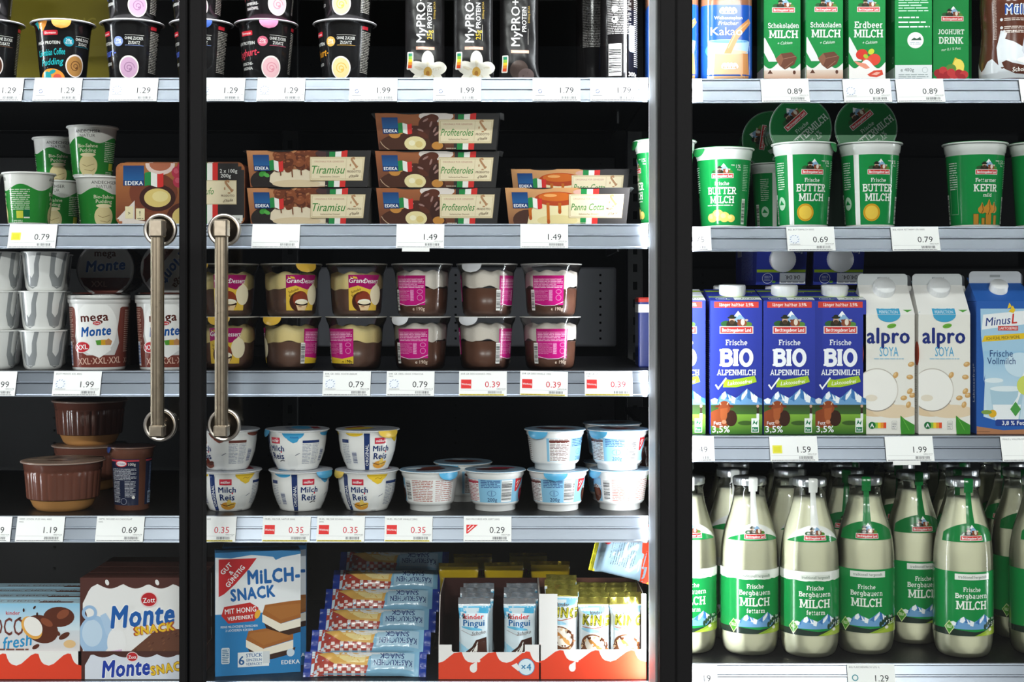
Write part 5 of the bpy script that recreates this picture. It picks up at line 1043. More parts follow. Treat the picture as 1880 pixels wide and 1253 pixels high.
# tall white and blue milk snack box, turned a little
def milchsnack():
    w, h, d = 126, 184, 36; mb = M(); mb.box((-w / 2 * MM, 0, 0), (w / 2 * MM, d * MM, h * MM), 'cd', '#3f86bd', .0008); A = Art('cd'); A.win = (-63, 0, 63, h); bl = '#2a82c0'
    A.r(-63, 0, 63, h, '#eef0f2'); A.p([(-63, h), (63, h), (63, h - 6), (36, h - 10), (26, h - 14), (22, h - 9), (-10, h - 5), (-40, h - 9), (-63, h - 7)], '#3f86bd'); A.r(-63, 0, 63, 92, bl); A.p([(-63, 92), (63, 92), (63, 106), (20, 104), (-20, 98), (-63, 106)], '#eef0f2')
    A.p([(-58, h - 10), (-2, h - 10), (-14, h - 26), (-34, h - 48), (-50, h - 62), (-58, h - 66)], '#cc2a30')
    A.t('GUT', -47, h - 24, 7, '#ffffff', 20, .05, 0, 46); A.t('&', -40, h - 30, 6, '#ffffff', 8, .05, 0, 46); A.t('GÜNSTIG', -34, h - 36, 7, '#ffffff', 38, .05, 0, 50)
    A.t('MiLCH-', 23, 147, 20, '#2367ad', 78, .07, .0, 2); A.t('SNACK', -8, 122, 17, '#2367ad', 66, .07, 0, 4)
    A.p([(-50, 103), (-12, 108), (0, 100), (2, 88), (-6, 80), (-44, 78), (-54, 90)], '#c9302c'); A.t('MIT HONIG', -26, 97, 7.6, '#fff', 46, .03, 0, 3); A.t('VERFEINERT', -26, 86, 5.6, '#fff', 38, .03, 0, 3); A.e(-1, 90, 4, 7, '#f0b03a', 12, -20)
    A.t('FEINE MILCHCREME ZWISCHEN', -28, 73, 3.4, '#e8eef4', 54, .02); A.t('2 LOCKEREN KEKSEN', -28, 67.5, 3.4, '#e8eef4', 40, .02)
    def biscuit(x, y, s):
        P = lambda pts: [(x + a * s, y + b * s) for a, b in pts]
        A.p(P([(0, 14), (6, -2), (40, -14), (76, -6), (80, 4), (40, 0)]), '#3c2418'); A.p(P([(0, 20), (0, 8), (26, -8), (76, 2), (76, 16), (28, 4)]), '#f3ead8'); A.p(P([(0, 20), (28, 4), (30, 5), (76, 17), (76, 40), (40, 38), (4, 34)]), '#a5642c'); A.p(P([(4, 26), (28, 10), (70, 21), (70, 34), (40, 33), (8, 31)]), '#ae6e34')
    biscuit(-18, 34, .92); biscuit(6, 70, .98)
    A.rr(-54, 18, -42, 42, 2, '#dfe8ee'); A.micro(-53, 19, -43, 40, 8, '#4a7aa0', 3, .5); A.r(-30, 12, 16, 34, '#eef2f4'); A.t('6', -24.5, 22, 13, '#1f5f9c', 9, .04); A.t('STÜCK', -6, 29, 5.4, '#1f5f9c', 24, .03); A.t('EINZELN', -6, 22, 4, '#1f5f9c', 24, .02); A.t('VERPACKT', -6, 16, 4, '#1f5f9c', 24, .02); A.r(7, 16, 17, 34, '#d8dde0'); A.t('EDEKA', 48, 16, 6, '#e8eef4', 29, .05); A.e(48, 30, 6, 6, '#cfdde8', 14)
    A.win = None; A.wrap(mb, on_front()); return mb.mesh('milk_snack_box')
MS = milchsnack(); RZ = math.radians(13)
x, y, z = put(474, .04, z5); thing('snack_box', 'white and blue milk biscuit box, turned slightly, front of two', 'snack box', (x, y, z + .0002), RZ, 'white and blue milk biscuit boxes', me=MS)
thing('snack_box', 'white and blue milk biscuit box hidden behind its twin', 'snack box', (x + .001, y + .047, z + .0002), RZ * .5, 'white and blue milk biscuit boxes', me=MS)
# cheesecake snack packs lying in a sloping pile
A = Art('fm'); A.win = (-19, 0, 19, 176); A.r(-19, 0, 19, 176, '#86b8d6'); A.g(-19, 0, 19, 40, '#d7e9f4', '#86b8d6')
A.p([(-19, 0), (19, 0), (19, 90), (6, 94), (-4, 80), (-10, 30), (-19, 10)], '#b4463a')
for i in range(11):
    for j in range(3):
        if (i + j) % 2 == 0: A.r(4 + j * 5, 8 + i * 7.4, 9 + j * 5, 8 + i * 7.4 + 6, '#f2e2dc')
A.p([(-14, 10), (4, 40), (6, 92), (-12, 96), (-17, 50)], '#e3b05c'); A.p([(-10, 40), (2, 60), (2, 88), (-10, 90)], '#f3dc9a'); A.e(-12, 80, 5, 20, '#f0ece6', 18); A.p([(-19, 30), (-12, 40), (-12, 130), (-19, 150)], '#f3f6f9')
A.r(-15, 98, 12, 168, '#a9cbe0'); A.t('KÄSEKUCHEN', 2, 134, 9, '#2a3f78', 62, .03, 0, -90); A.t('SNACK', -9, 132, 9, '#2a3f78', 40, .03, 0, -90); A.micro(-12, 100, -9, 166, 1, '#7a90b0', 4, .5); A.win = None
for i, (p, c, z, mt) in enumerate(A.q): A.q[i] = ([(x, y * .915) for x, y in p], c, z, mt)
KM = pillow(38, 161, 20, 'fm', '#86b8d6', A, crimp=11, crimpcol='#243f9c', seed=3, wob=1.3)
for i in range(6):
    thing('cheesecake_pack', f'light blue cheesecake snack pack, {("bottom", "second from the bottom", "third from the bottom", "fourth from the bottom", "fifth from the bottom", "top, deep in shadow")[i]} of its pile', 'snack pack',
          (at(578 + (-4, 0, 6, 9, 16, 22)[i], .05), .036 + .054 * i, z5 + .0160 + .0205 * i), 0, 'light blue cheesecake packs', me=KM, rot=(Matrix.Rotation(math.radians(-38), 3, 'X') @ Matrix.Rotation(PI / 2, 3, 'Y')).to_euler())
# two display boxes with cream bars
def bar(kind):
    A = Art('fm')
    if kind == 'pingui':
        A.r(-23, 0, 23, 92, '#dcebf3'); A.p([(-23, 92), (23, 92), (23, 82), (6, 84), (-8, 88), (-23, 74)], '#4db4e0'); A.p([(-23, 12), (-8, 30), (-23, 40)], '#9fd4ee'); A.t('kinder', -1, 79, 7.6, '#d8333a', 32, .04); A.t('k', -15.4, 79, 7.6, '#222', 5, .05); A.t('Pingui', -1, 69.5, 9, '#1f6aa8', 36, .05)
        A.e(-4, 61, 16, 2.2, '#6cc0e4', 16, -8); A.t('Schoko', 6, 55, 5, '#4a2c20', 24, .01, .3, 6); A.l([(-20, 58), (-4, 51), (10, 52)], .7, '#9a8a88'); A.p([(-14, 2), (-13, 27), (-4, 34), (2, 44), (18, 48), (20, 2)], '#3f231a'); A.p([(-11, 22), (0, 34), (5, 42), (4, 28), (-4, 19)], '#f3f0ea'); A.l([(-8, 20), (3, 38)], 1, '#3f231a')
        return pillow(46, 94, 24, 'fm', '#dcebf3', A, crimp=11, crimpcol='#b9bcc2', crimpmat='fo', seed=6)
    A.r(-23, 0, 23, 92, '#dfe6ea'); A.p([(-23, 92), (23, 92), (23, 84), (-6, 80), (-23, 86)], '#8ecbe6'); A.t('kinder', 3, 84, 4.6, '#6a4a3c', 20, .03)
    for b, c in ((.12, '#6b6a14'), (.04, '#c9c03a')): A.t('KING', 3, 73, 14, c, 42, b, .05, -3)
    A.l([(-18, 63), (0, 61), (20, 65)], 1, '#b5532a'); A.e(-6, 58, 14, 3, '#9fd0e8', 14, -10)
    A.e(0, 34, 21, 17, '#7a4a2c', 24, -40); A.e(1, 36, 17, 13, '#f1e7da', 24, -40); A.e(-2, 38, 10, 3, '#cf8a44', 16, -45); A.e(8, 30, 8, 3, '#d9a05c', 14, -45); R = random.Random(7)
    for i in range(40):
        a = R.random() * 6.28; A.e(21 * math.cos(a) * .9, 32 + 16 * math.sin(a), 2.4, 1.6, ('#4a2818', '#a9683a', '#d9b890', '#6b3a20')[i % 4], 7, 90 * R.random())
    for x, y in ((-10, 48), (10, 44), (16, 36), (-16, 40)): A.e(x, y, 2.4, 1.4, '#5a3420', 8, x * 5)
    return pillow(46, 94, 26, 'fm', '#dfe6ea', A, crimp=11, crimpcol='#9c9240', crimpmat='fo', seed=8)
PG = bar('pingui').mesh('cream_bar'); KG = bar('king').mesh('cream_bar')
w = 151; A = Art('cd'); A.r(-w / 2, 0, w / 2, 51, '#f4f0ee'); waves(A, -w / 2, w / 2, 24, 17, '#e8482c', 3.0.__int__()); drop(A, -24, 16, 1.2); A.e(54, 18, 12.6, 12.6, '#4a90b8', 30); A.e(54, 18, 11.6, 11.6, '#dceef6', 30); A.t('×4', 54, 18, 10, '#2c7fb0', 17, .03); A.p([(32, 20), (42, 12), (46, 14), (40, 24)], '#f4f0ee')
def notched(w, h, d, art, hi, lo, nx0, nx1, side, back):
    mb = M(); x = w / 2 * MM; out = [(-w / 2, 0), (w / 2, 0), (w / 2, hi), (nx1 + 3, hi), (nx1, hi - 3), (nx1, lo + 3), (nx1 - 3, lo), (nx0 + 3, lo), (nx0, lo + 3), (nx0, hi - 3), (nx0 - 3, hi), (-w / 2, hi)]
    mb.prism([(a * MM, b * MM) for a, b in out], 0, .0012, 'cd', '#f4f0ee', '#c9b8a8'); dd = d * MM
    mb.box((-x, .0012, 0), (x, dd, .0012), 'cd', back)
    for s in (-1, 1):
        b = len(mb.v); pl = [(.0012, 0), (dd, 0), (dd, side * MM), (dd * .2, side * MM), (.0012, hi * MM)]; n = len(pl)
        for xx in (s * x, s * (x - .0012)): mb.v.extend([(xx, y, zz) for y, zz in pl])
        mb.face(range(b, b + n), 'cd', lin('#f0ebe8')); mb.face(range(b + n, b + 2 * n), 'cd', lin(back))
        for i in range(n): mb.face((b + i, b + (i + 1) % n, b + n + (i + 1) % n, b + n + i), 'cd', lin('#d9cfc8'))
    mb.box((-x, dd - .0012, 0), (x, dd, side * MM), 'cd', back)
    keep = []
    for p, c, zz, mt in art.q:
        for ps, cs in split(p, c, 0, 4):
            for p2, c2 in split(ps, cs, 1, 4):
                cx = sum(q[0] for q in p2) / len(p2); cy = sum(q[1] for q in p2) / len(p2)
                if not (nx0 < cx < nx1 and cy > lo) and cy < hi: keep.append((p2, c2, zz, mt))
    art.q = keep; art.wrap(mb, on_front()); return mb
pxp = 899
thing('display_box', 'red and white display box holding the pale blue and silver bars', 'display box', put(pxp, .012, z5 + .0002), 0, 'red and white display boxes', me=notched(w, 51, 165, A, 50, 39, -56, 53, 118, '#3a1a16'))
for i, dpx in enumerate((-28, 55)):
    for k in range(4):
        thing('cream_bar', f'pale blue cream bar with silver ends, {("front", "second", "third", "rear")[k]} of the {("row at the box wall", "row beside the golden bars")[i]}', 'cream bar', (at(pxp + dpx, .03) + .004 * (k % 2), .0275 + .036 * k, z5 + .013), .05 - .08 * (k % 3), 'pale blue cream bars', me=PG)
w = 158; pxk = 1088
A = Art('cd'); A.r(-w / 2, 0, w / 2, 126, '#f1eeec'); waves(A, -w / 2, w / 2, 26, 17, '#e8482c', 3); drop(A, -30, 17, 1.1)
thing('display_box', 'red and white display box with a window onto the golden bars', 'display box', put(pxk, .012, z5 + .0002), 0, 'red and white display boxes', me=notched(w, 126, 165, A, 126, 43, -54, 73, 118, '#8a5a4a'))
for i, dx in enumerate((-46, 2, 49)):
    for k in range(4):
        thing('cream_bar', f'white and gold hazelnut bar, {("front", "second", "third", "rear")[k]} of the {("first", "middle", "last")[i]} row from the box wall', 'cream bar', (at(pxk, .03) + dx * MM + .003 * (k % 2), .029 + .037 * k, z5 + .0132 + (.012 if i == 0 else 0)), .1 * (i - 1) - .05 * (k % 2), 'white and gold hazelnut bars', me=KG)
# fallen multipacks on the golden bars; back packs have their dimness in the colours
A = Art('fm'); A.r(-36, 0, 36, 80, '#8fa8b8'); A.p([(-36, 60), (36, 74), (36, 92), (-36, 92)], '#e2492e'); A.micro(-30, 18, 20, 58, 12, '#55646e', 4, .3); A.e(-20, 10, 12, 8, '#d8434a', 16); A.r(-36, 0, 36, 3, '#d9c93a')
FP = pillow(72, 82, 26, 'fm', '#8fa8b8', A, crimp=6, crimpcol='#d6cf2e', crimpmat='fo', seed=12, wob=1.8)
for i, (px, Y, zz, rot) in enumerate(((1098, .07, .186, (math.radians(4), math.radians(104), .1)), (1108, .116, .190, (math.radians(-6), math.radians(102), .05)))):
    thing('multipack_bag', ('pale blue and red bag tipped over on the golden bars', 'pale blue and red bag tipped over beside the grey post')[i], 'snack bag', (at(px, Y), Y, z5 + zz), 0, 'tipped snack bags', me=FP, rot=rot)
A = Art('fm'); A.r(-30, 0, 30, 120, '#5f8aa0'); A.r(-30, 76, 30, 120, '#b89a18'); A.t('1 GRATIS', 0, 96, 10, '#a3241c', 40, .04); A.t('kinder', 0, 62, 9, '#a32a24', 34, .04); A.t('Pingui', 0, 48, 10, '#1f3a68', 40, .05)
YP = pillow(62, 118, 30, 'fm', '#8a7414', A, crimp=8, crimpcol='#8a7414', crimpmat='fo', seed=15)
for i, (px, Y) in enumerate(((842, .215), (925, .222), (1010, .232), (868, .30), (970, .31))):
    thing('multipack_bag', f'dim yellow snack bag behind the display boxes, {("first", "second", "third", "fourth", "fifth")[i]} along', 'snack bag', put(px, Y, z5 + .0085 + .05 * 0), .1 * (i % 2), 'yellow snack bags at the back', me=YP)
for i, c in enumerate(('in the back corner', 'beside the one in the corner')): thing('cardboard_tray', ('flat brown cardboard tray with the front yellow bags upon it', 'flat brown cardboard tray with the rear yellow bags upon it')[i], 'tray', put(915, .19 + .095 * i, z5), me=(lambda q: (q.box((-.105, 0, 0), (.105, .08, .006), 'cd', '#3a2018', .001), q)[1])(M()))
# ------------------------------------------------------------------ milk section, top shelf
zr1, zr2, zr3, zr4 = ZR
GN = '#178a43'
def brick(w, d, h, art, col, side=None, bev=.6, top=None):
    mb = M(); mb.box((-w / 2 * MM, 0, 0), (w / 2 * MM, d * MM, h * MM), 'cd', col, bev * MM)
    art.wrap(mb, on_front())
    if side: side.wrap(mb, on_plane((-w / 2 * MM - .00002, d * MM, 0), (0, -1, 0), (0, 0, 1)))
    return mb
def small_carton(kind):
    w, h = 55, 172; A = Art('cd'); A.win = (-w / 2 + .4, .4, w / 2 - .4, h)
    A.r(-w / 2, 0, w / 2, h, GN)
    if kind == 'back':
        A.micro(-22, 104, 22, 160, 14, '#bfe3cb', 3, .4); A.micro(-22, 94, 8, 98, 1, '#e3f3e8', 4); A.micro(-22, 87, 18, 91, 1, '#e3f3e8', 5); A.micro(-22, 80, 24, 84, 1, '#e3f3e8', 6)
        A.e(3, 62, 12, 12, '#f4f6f2', 28); A.p([(-4, 62), (1, 66), (5, 64), (10, 67), (12, 62)], '#3a5a4a'); A.micro(-5, 55, 11, 60, 2, '#9ab', 3, .4); A.e(3, 62, 10.6, 10.6, None or '#f4f6f2', 28) if False else None
        A.r(-w / 2, 0, w / 2, 25, '#dfe3e6'); A.t('e 400g', -9, 18, 5.2, '#3a4a4a', 28, .0); A.ring(17, 17.5, 4, .5, '#8a9a9a'); A.micro(-22, 3, 22, 12, 3, '#8a9a9a', 3, .4)
    else:
        bgl(A, 2, 107 if kind != 'drink' else 103, 34)
        if kind == 'drink':
            A.s('JOGHURT', 0, 83, 7.2, '#e6efe6', 45); A.s('DRINK', 0, 70, 10, '#e6efe6', 45); A.t('nur 0,1 % Fett', 0, 57, 4, '#dfeadf', 30, 0, .3, 5)
            A.p([(6, 24), (20, 24), (18, 38), (6, 44), (2, 34)], '#d9b93a'); A.e(12, 32, 8, 10, '#edd862', 16, 20); A.e(0, 27, 8, 7, '#5c8a3c', 16)
            for i, (x, y) in enumerate(((-20, 20), (-12, 24), (-6, 17), (4, 16), (12, 20), (20, 18), (-16, 14), (0, 21), (16, 13))): A.e(x, y, 6.4, 6, ('#a3262e', '#c23a3c')[i % 2], 14)
            splash(A, -w / 2, w / 2, 0, 12, '#cfd3d4', 2)
        else:
            n = {'schoko': 'Schokoladen', 'erd': 'Erdbeer'}[kind]; A.s(n, 2, 84, 7.6 if kind == 'schoko' else 9.5, '#f2f6f0', 46); A.s('MILCH', 2, 71, 11.5, '#f2f6f0', 46); A.t('+ Calcium', 4, 58, 4.4, '#e3f0e4', 22, .01, .35, 4)
            A.p([(-27.5, 64), (-26, 66), (-12, 40), (-8, 30), (-20, 30), (-27.5, 44)], '#e3e6e4')
            if kind == 'schoko':
                splash(A, -w / 2, w / 2, 0, 30, '#e6e3e0', 1.6, 2); A.g(-w / 2, 0, w / 2, 17, '#c08a68', '#e0cfc2')
                A.p([(-10, 34), (-2, 42), (14, 44), (22, 36), (18, 26), (4, 18), (-4, 24)], '#6b4030'); A.p([(-10, 34), (-2, 42), (2, 34), (-2, 24), (-4, 24)], '#8a5a44'); A.l([(2, 34), (20, 38)], .6, '#a87c66'); A.l([(4, 20), (16, 30)], .6, '#a87c66'); A.p([(-22, 12), (-14, 12), (-18, 18)], '#5a3426'); A.e(18, 14, 2.2, 3, '#5a3426', 10)
            else:
                for x, y, r_, c in ((-8, 40, 9, '#d43a2c'), (10, 32, 10, '#de4a36'), (0, 30, 7, '#e0563f')): A.e(x, y, r_, r_ * .86, c, 18, 20)
                A.e(6, 44, 5, 4, '#c9d23a', 12, 40); A.e(-2, 37, 4, 3, '#a9c03a', 12, -30); splash(A, -w / 2, w / 2, 0, 32, '#f3eeec', 1.6, 2, .4)
                A.p([(-20, 30), (-2, 26), (4, 20), (-2, 18), (-14, 24)], '#e8937a'); A.p([(0, 10), (10, 16), (22, 17), (24, 10), (14, 6), (4, 7)], '#d84a36'); A.p([(6, 10), (14, 14), (20, 13), (14, 9)], '#f0b0a0')
    A.win = None
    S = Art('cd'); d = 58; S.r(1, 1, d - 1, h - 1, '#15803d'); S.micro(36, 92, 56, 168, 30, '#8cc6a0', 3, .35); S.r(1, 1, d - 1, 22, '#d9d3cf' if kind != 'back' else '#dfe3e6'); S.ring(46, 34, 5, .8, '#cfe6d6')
    return brick(w, d, h, A, '#15803d', S).mesh('milk_carton')
SCM = {k: small_carton(k) for k in ('schoko', 'erd', 'back', 'drink')}
grp = 'small green milk cartons'
for kind, px, Y, rz, lb in (('schoko', 1436, .03, 0, 'small green chocolate milk carton nearest the blue cocoa bottle'), ('schoko', 1514, .025, 0, 'small green chocolate milk carton beside the strawberry one'), ('erd', 1592, .025, 0, 'small green carton with strawberries on its front'), ('back', 1677, .03, -.04, 'small green carton turned to show its back and white round mark'), ('drink', 1746, .075, .02, 'small green carton with lemon and berries, set further back')):
    thing('milk_carton', lb, 'milk carton', put(px, Y, zr1), rz, grp, me=SCM[kind])
for i, (px, kind) in enumerate(((1440, 'schoko'), (1518, 'schoko'), (1596, 'erd'), (1674, 'back'), (1752, 'drink'))):
    thing('milk_carton', f'small green carton in shadow, {("first", "second", "third", "fourth", "fifth")[i]} of the rear row', 'milk carton', put(px, .155, zr1), 0, grp, me=SCM[kind])
# cocoa bottles
sq = lambda t, z: 1 / (abs(math.sin(t)) ** 5 + abs(math.cos(t)) ** 5) ** .2
def cocoa():
    A = Art('gl'); bl = '#1c4fa6'; A.win = (-170, 2, 170, 113)
    A.r(-170, 0, 170, 112, bl); A.e(-2, 44, 28, 16, '#3f86cc', 28); A.e(0, 44, 20, 12, '#7fb8e2', 26); A.p([(-28, 0), (28, 0), (26, 44), (-25, 44)], '#d9a77c'); A.p([(-28, 0), (-20, 0), (-18, 44), (-25, 44)], '#e9cdb4'); A.p([(20, 0), (28, 0), (26, 44), (20, 40)], '#c88a56')
    A.p([(-26, 40), (26, 40), (28, 58), (-26, 58)], '#a9cdea'); A.e(0, 58, 27, 3, '#8ab6dc', 26); A.e(0, 57.6, 25.5, 2.2, '#5f9cd2', 24); A.e(0, 42, 25, 3.4, '#e6bd97', 26)
    A.p([(-6, 40), (4, 40), (14, 62), (30, 86), (27, 92), (10, 74), (0, 54)], '#c98a52'); A.l([(0, 48), (10, 68), (26, 86)], 1.4, '#e3b082')
    for s_, x, y, k in ((1, 0, 102, 1), (1, 2, 20, .95)):
        for a in (-9, -3, 3, 9): A.e(x + a * k, y + 2 * k, 3.2 * k, 5 * k, '#e8eef6', 12, a * 3); A.e(x + a * k, y - 1 * k, 1.2 * k, 2.4 * k, bl if y > 50 else '#c99868', 8)
        A.r(x - 9 * k, y - 3.6 * k, x + 9 * k, y - 2 * k, '#e8eef6')
    A.t('Weihenstephan', 0, 93, 4.8, '#f2f5fa', 38, .02); A.t('Frischer', 0, 85, 5.8, '#f2f5fa', 32, .012, .25); A.t('Kakao', -2, 73, 12, '#f5f8fc', 50, .012); A.win = None
    pr = [(34, 0), (36.5, 2), (38, 8), (38, 112)]; pr2 = [(38, 112), (38, 150), (34, 172), (22, 196), (16, 204), (15, 214)]
    mb = M(); mb.lathe(mm(pr), 'gl', '#1c4fa6', 80, rf=sq); mb.lathe(mm([(38.05, 111.5), (38, 150), (34, 172), (22, 196), (16, 204), (15, 214)]), 'gl', '#8a5a42', 80, rf=lambda t, z: 1 + (sq(t, z) - 1) * max(0, min(1, (.2 - z) / .05)))
    A.wrap(mb, on_lathe(mm(pr), 38 * MM, rf=sq), 3, 5); c = M(); c.lathe(mm([(16.5, 208), (17, 210), (17, 224), (15, 226), (0, 226)]), 'pl', '#e9e9ec', 32)
    return mb.mesh('bottle_body'), c.mesh('cap')
KB = cocoa()
for px, Y, lb in ((1330, .055, 'blue cocoa bottle with a poured glass on its front'), (1233, .05, 'blue cocoa bottle mostly hidden behind the black post'), (1334, .16, 'blue cocoa bottle in shadow behind the front one')):
    t = thing('cocoa_bottle', lb, 'bottle', put(px, Y, zr1), 0, 'blue cocoa bottles'); obj('bottle_body', KB[0], t); obj('cap', KB[1], t)
def shake():
    A = Art('gl'); br = '#5a3226'; wh = '#dde1e6'; A.win = (-130, 1, 130, 150)
    A.r(-130, 0, 130, 150, br); splash(A, -130, 130, 0, 34, wh, 7, 3, .5)
    A.p([(-26, 20), (-30, 50), (-25, 72), (-19, 76), (-15, 70), (-18, 62), (-6, 58), (8, 50), (14, 30), (10, 20)], wh); A.p([(14, 30), (6, 44), (14, 78), (20, 120), (34, 120), (34, 90), (26, 50), (34, 24)], '#c3cad2'); A.p([(20, 44), (42, 40), (44, 66), (26, 66), (24, 54)], '#7a4632'); A.p([(10, 40), (28, 28), (42, 34), (36, 48), (20, 50)], '#8a5238'); A.e(18, 30, 20, 5, '#f5f4f0', 20)
    A.p([(-22, 27), (-16, 30), (-8, 26), (10, 22), (40, 24), (60, 30), (60, 14), (30, 8), (-4, 10), (-18, 17)], br); A.t('Schoko-Geschmack', 24, 17.5, 6.4, '#f5f2ee', 64, .04, .15, 3)
    for b, c in ((.13, '#e6ebf3'), (.03, '#2a4f9a')): A.t('Müllermilch', 24, 106, 14, c, 84, b)
    A.rr(4, 119, 34, 130, 4, '#c0303a'); A.t('müller', 19, 124, 6, '#fff', 24, .03)
    for i, y in enumerate((91, 79, 73)): A.e(-23, y, 2.2, 2.2, '#d9dde2', 10); A.micro(-19, y - 2.5, 10, y + 2.5, 2, '#d8c9c0', i, .5)
    A.micro(-36, 62, -30, 126, 40, '#cdb9ae', 5, .4); A.win = None
    pr = [(35, 0), (39, 3), (42, 12), (42.5, 30), (40, 52), (38.5, 74), (39.5, 96), (41, 116), (40, 134), (34, 152), (22, 172), (17, 180), (16, 190)]
    mb = cup(pr, '#5a3226', A, 40, 'gl', du=3); c = M(); c.lathe(mm([(18, 186), (18.5, 188), (18.5, 202), (16, 204), (0, 204)]), 'pl', '#c9303a', 32); return mb.mesh('bottle_body'), c.mesh('cap')
SB_ = shake()
for px, Y, lb in ((1851, .055, 'brown and white milkshake bottle at the end of the top milk shelf'), (1850, .16, 'brown milkshake bottle in shadow behind the front one')):
    t = thing('milkshake_bottle', lb, 'bottle', put(px, Y, zr1), 0, 'brown milkshake bottles'); obj('bottle_body', SB_[0], t); obj('cap', SB_[1], t)
# ------------------------------------------------------------------ second milk shelf: buttermilk and kefir cups
def butter(kind):
    A = Art('gl'); A.win = (-140, 4, 140, 108); A.r(-140, 4, 140, 108, GN)
    bgl(A, 0, 82, 34); A.t('1%' if kind != 'kefir' else '1,5%', 25, 97, 5.6, '#e9f2e6', 12, .01); A.t('max.', 16, 99, 2.6, '#e9f2e6', 6); A.t('Fett', 26, 91.5, 2.6, '#e9f2e6', 8)
    A.micro(34, 58, 46, 100, 16, '#a9d6b4', 3, .35); A.code(34, 6, 42, 46, '#e9f0e6', '#2a4a34', True)
    if kind == 'kefir':
        A.s('Fettarmer', -1, 70, 5.6, '#eef5ec', 32); A.s('KEFIR', -1, 58.5, 10.6, '#eef5ec', 38); A.s('mild', 1, 48, 5.4, '#eef5ec', 16)
        for x, h_, w_ in ((-16, 20, 8), (4, 20, 10), (16, 18, 6), (-5, 14, 5)): A.r(x - w_ / 2, 3, x + w_ / 2, h_, '#b8812e'); A.l([(x - w_ / 2, 3), (x - w_ / 2, h_), (x + w_ / 2, h_), (x + w_ / 2, 3)], .5, '#3a2a10')
        for x, y, s_ in ((4, 27, 8), (-7, 26, 6), (13, 27, 6)): A.e(x, y, s_, s_ * .95, '#c98a34', 16); A.p([(x - s_ * .5, y + s_ * .7), (x + s_ * .5, y + s_ * .7), (x, y + s_ * 1.9)], '#c98a34'); A.l([(x - 1, y - s_), (x + 2, y), (x, y + s_ * 1.5)], 1, '#5a3c14')
    else:
        A.s('Frische', -1, 70, 5.6, '#eef5ec', 26); A.s('BUTTER', -1, 58.5, 11, '#eef5ec', 47); A.s('MILCH', -1, 44.5, 11, '#eef5ec', 40)
        if kind == 'gold': A.e(-11, 22, 13, 13, '#e0a92a', 30); A.e(-11, 22, 10, 10, '#efc94e', 28); A.ring(-11, 22, 11.4, .5, '#a87a1a', 28)
        else:
            A.micro(-26, 34, 18, 37, 1, '#cfe6d2', 3, .5)
            for x, y, rx, ry in ((-18, 16, 9, 7), (-8, 20, 10, 9), (3, 17, 9, 8), (14, 15, 7, 6)): A.e(x, y, rx, ry, '#e3cd6a', 18); A.e(x - 2, y + 2, rx * .5, ry * .5, '#eedd8e', 12)
    A.r(-37, 4, -29, 108, '#f1f3ee') if kind == 'gold' else None
    A.micro(-60, 56, -44, 98, 12, '#cfe6d2', 5, .4); A.l([(-60, 20), (-44, 20), (-44, 78), (-60, 78), (-60, 20)], .5, '#a9d6b4') if kind == 'kefir' else None
    A.e(-52, 36, 8, 10, '#bfe0c6', 18) if kind == 'gold' else None; A.p([(-58, 34), (-53, 41), (-46, 34)], GN) if kind == 'gold' else None
    A.code(-74, 6, -66, 50, '#e9f0e6', '#2a4a34', True); A.micro(70, 30, 100, 100, 20, '#cfe6d2', 8, .4); A.win = None
    pr = [(34, 0), (35.5, 1.5), (36, 4), (43, 112), (44.2, 113), (45.6, 124)]
    return cup(pr, '#eef0ec', A, 40, 'gl', du=2.5).mesh('cup_body')
BM = {k: butter(k) for k in ('gold', 'grain', 'kefir')}; BR = rim(48.2, 127, '#eceeea', t=1.8).mesh('rim')
LA = Art('pl'); LA.e(0, 0, 47.2, 47.2, '#1a7a3c', 44); LA.ring(0, 0, 46.8, .7, '#7fbf92', 44)
LB = Art('pl'); bgl(LB, 0, 0, 42); LB.s('Frische', 0, -14, 6, '#cfe0d2', 30); LB.s('BUTTERMILCH', 2, -26, 11, '#cfe0d2', 76); LB.t('max. 1%', 2, -38, 8, '#cfe0d2', 30, .02); LB.t('Fett', 10, -44, 3.4, '#cfe0d2')
ca, sa = math.cos(math.radians(42)), math.sin(math.radians(42))
for p, c, z, mt in LB.q: LA.q.append(([((x + 2) * ca - (y + 14) * sa * 1.0, (x + 2) * sa + (y + 14) * ca) for x, y in p], c, z + .1, mt))
for i, (p, c, z, mt) in enumerate(LA.q): LA.q[i] = ([q if math.hypot(*q) < 46.6 else (q[0] * 46.6 / math.hypot(*q), q[1] * 46.6 / math.hypot(*q)) for q in p], c, z, mt) if i > 45 else (p, c, z, mt)
BL = foil_lid(47.6, 127.2, '#1a7a3c', art=LA).mesh('lid'); BLT = foil_lid(47.6, 127.2, '#1a7a3c', True, '#1f8a45', LA, ta=0, tw=16, drop=9, tl=12).mesh('lid')
def bm(kind, label, px, Y, du=0., z=None, rot=None, tab=None, k=1.):
    t = thing('buttermilk_cup' if kind != 'kefir' else 'kefir_cup', label, 'buttermilk cup' if kind != 'kefir' else 'kefir cup', put(px, Y, zr2 if z is None else z), 0, 'green buttermilk and kefir cups', rot=rot)
    b = obj('cup_body', BM[kind], t); b.rotation_euler.z = du / 40; obj('rim', BR, t); l = obj('lid', BLT if tab is not None else BL, t)
    if tab is not None: l.rotation_euler.z = math.radians(tab)
    t.scale = (k, k, k); return t
bm('grain', 'green buttermilk cup with pale potato-like shapes, beside the black post', 1329, .075, -8, tab=-66, k=.95)
bm('gold', 'green buttermilk cup with gold coin and a green tab folded over its rim', 1475, .058, 6, tab=62); bm('gold', 'green buttermilk cup with gold coin and white stripe', 1597, .058, 4)
bm('kefir', 'green kefir cup with onion domes', 1790, .06, 5); bm('kefir', 'green kefir cup cut by the picture edge', 1911, .06, 46)
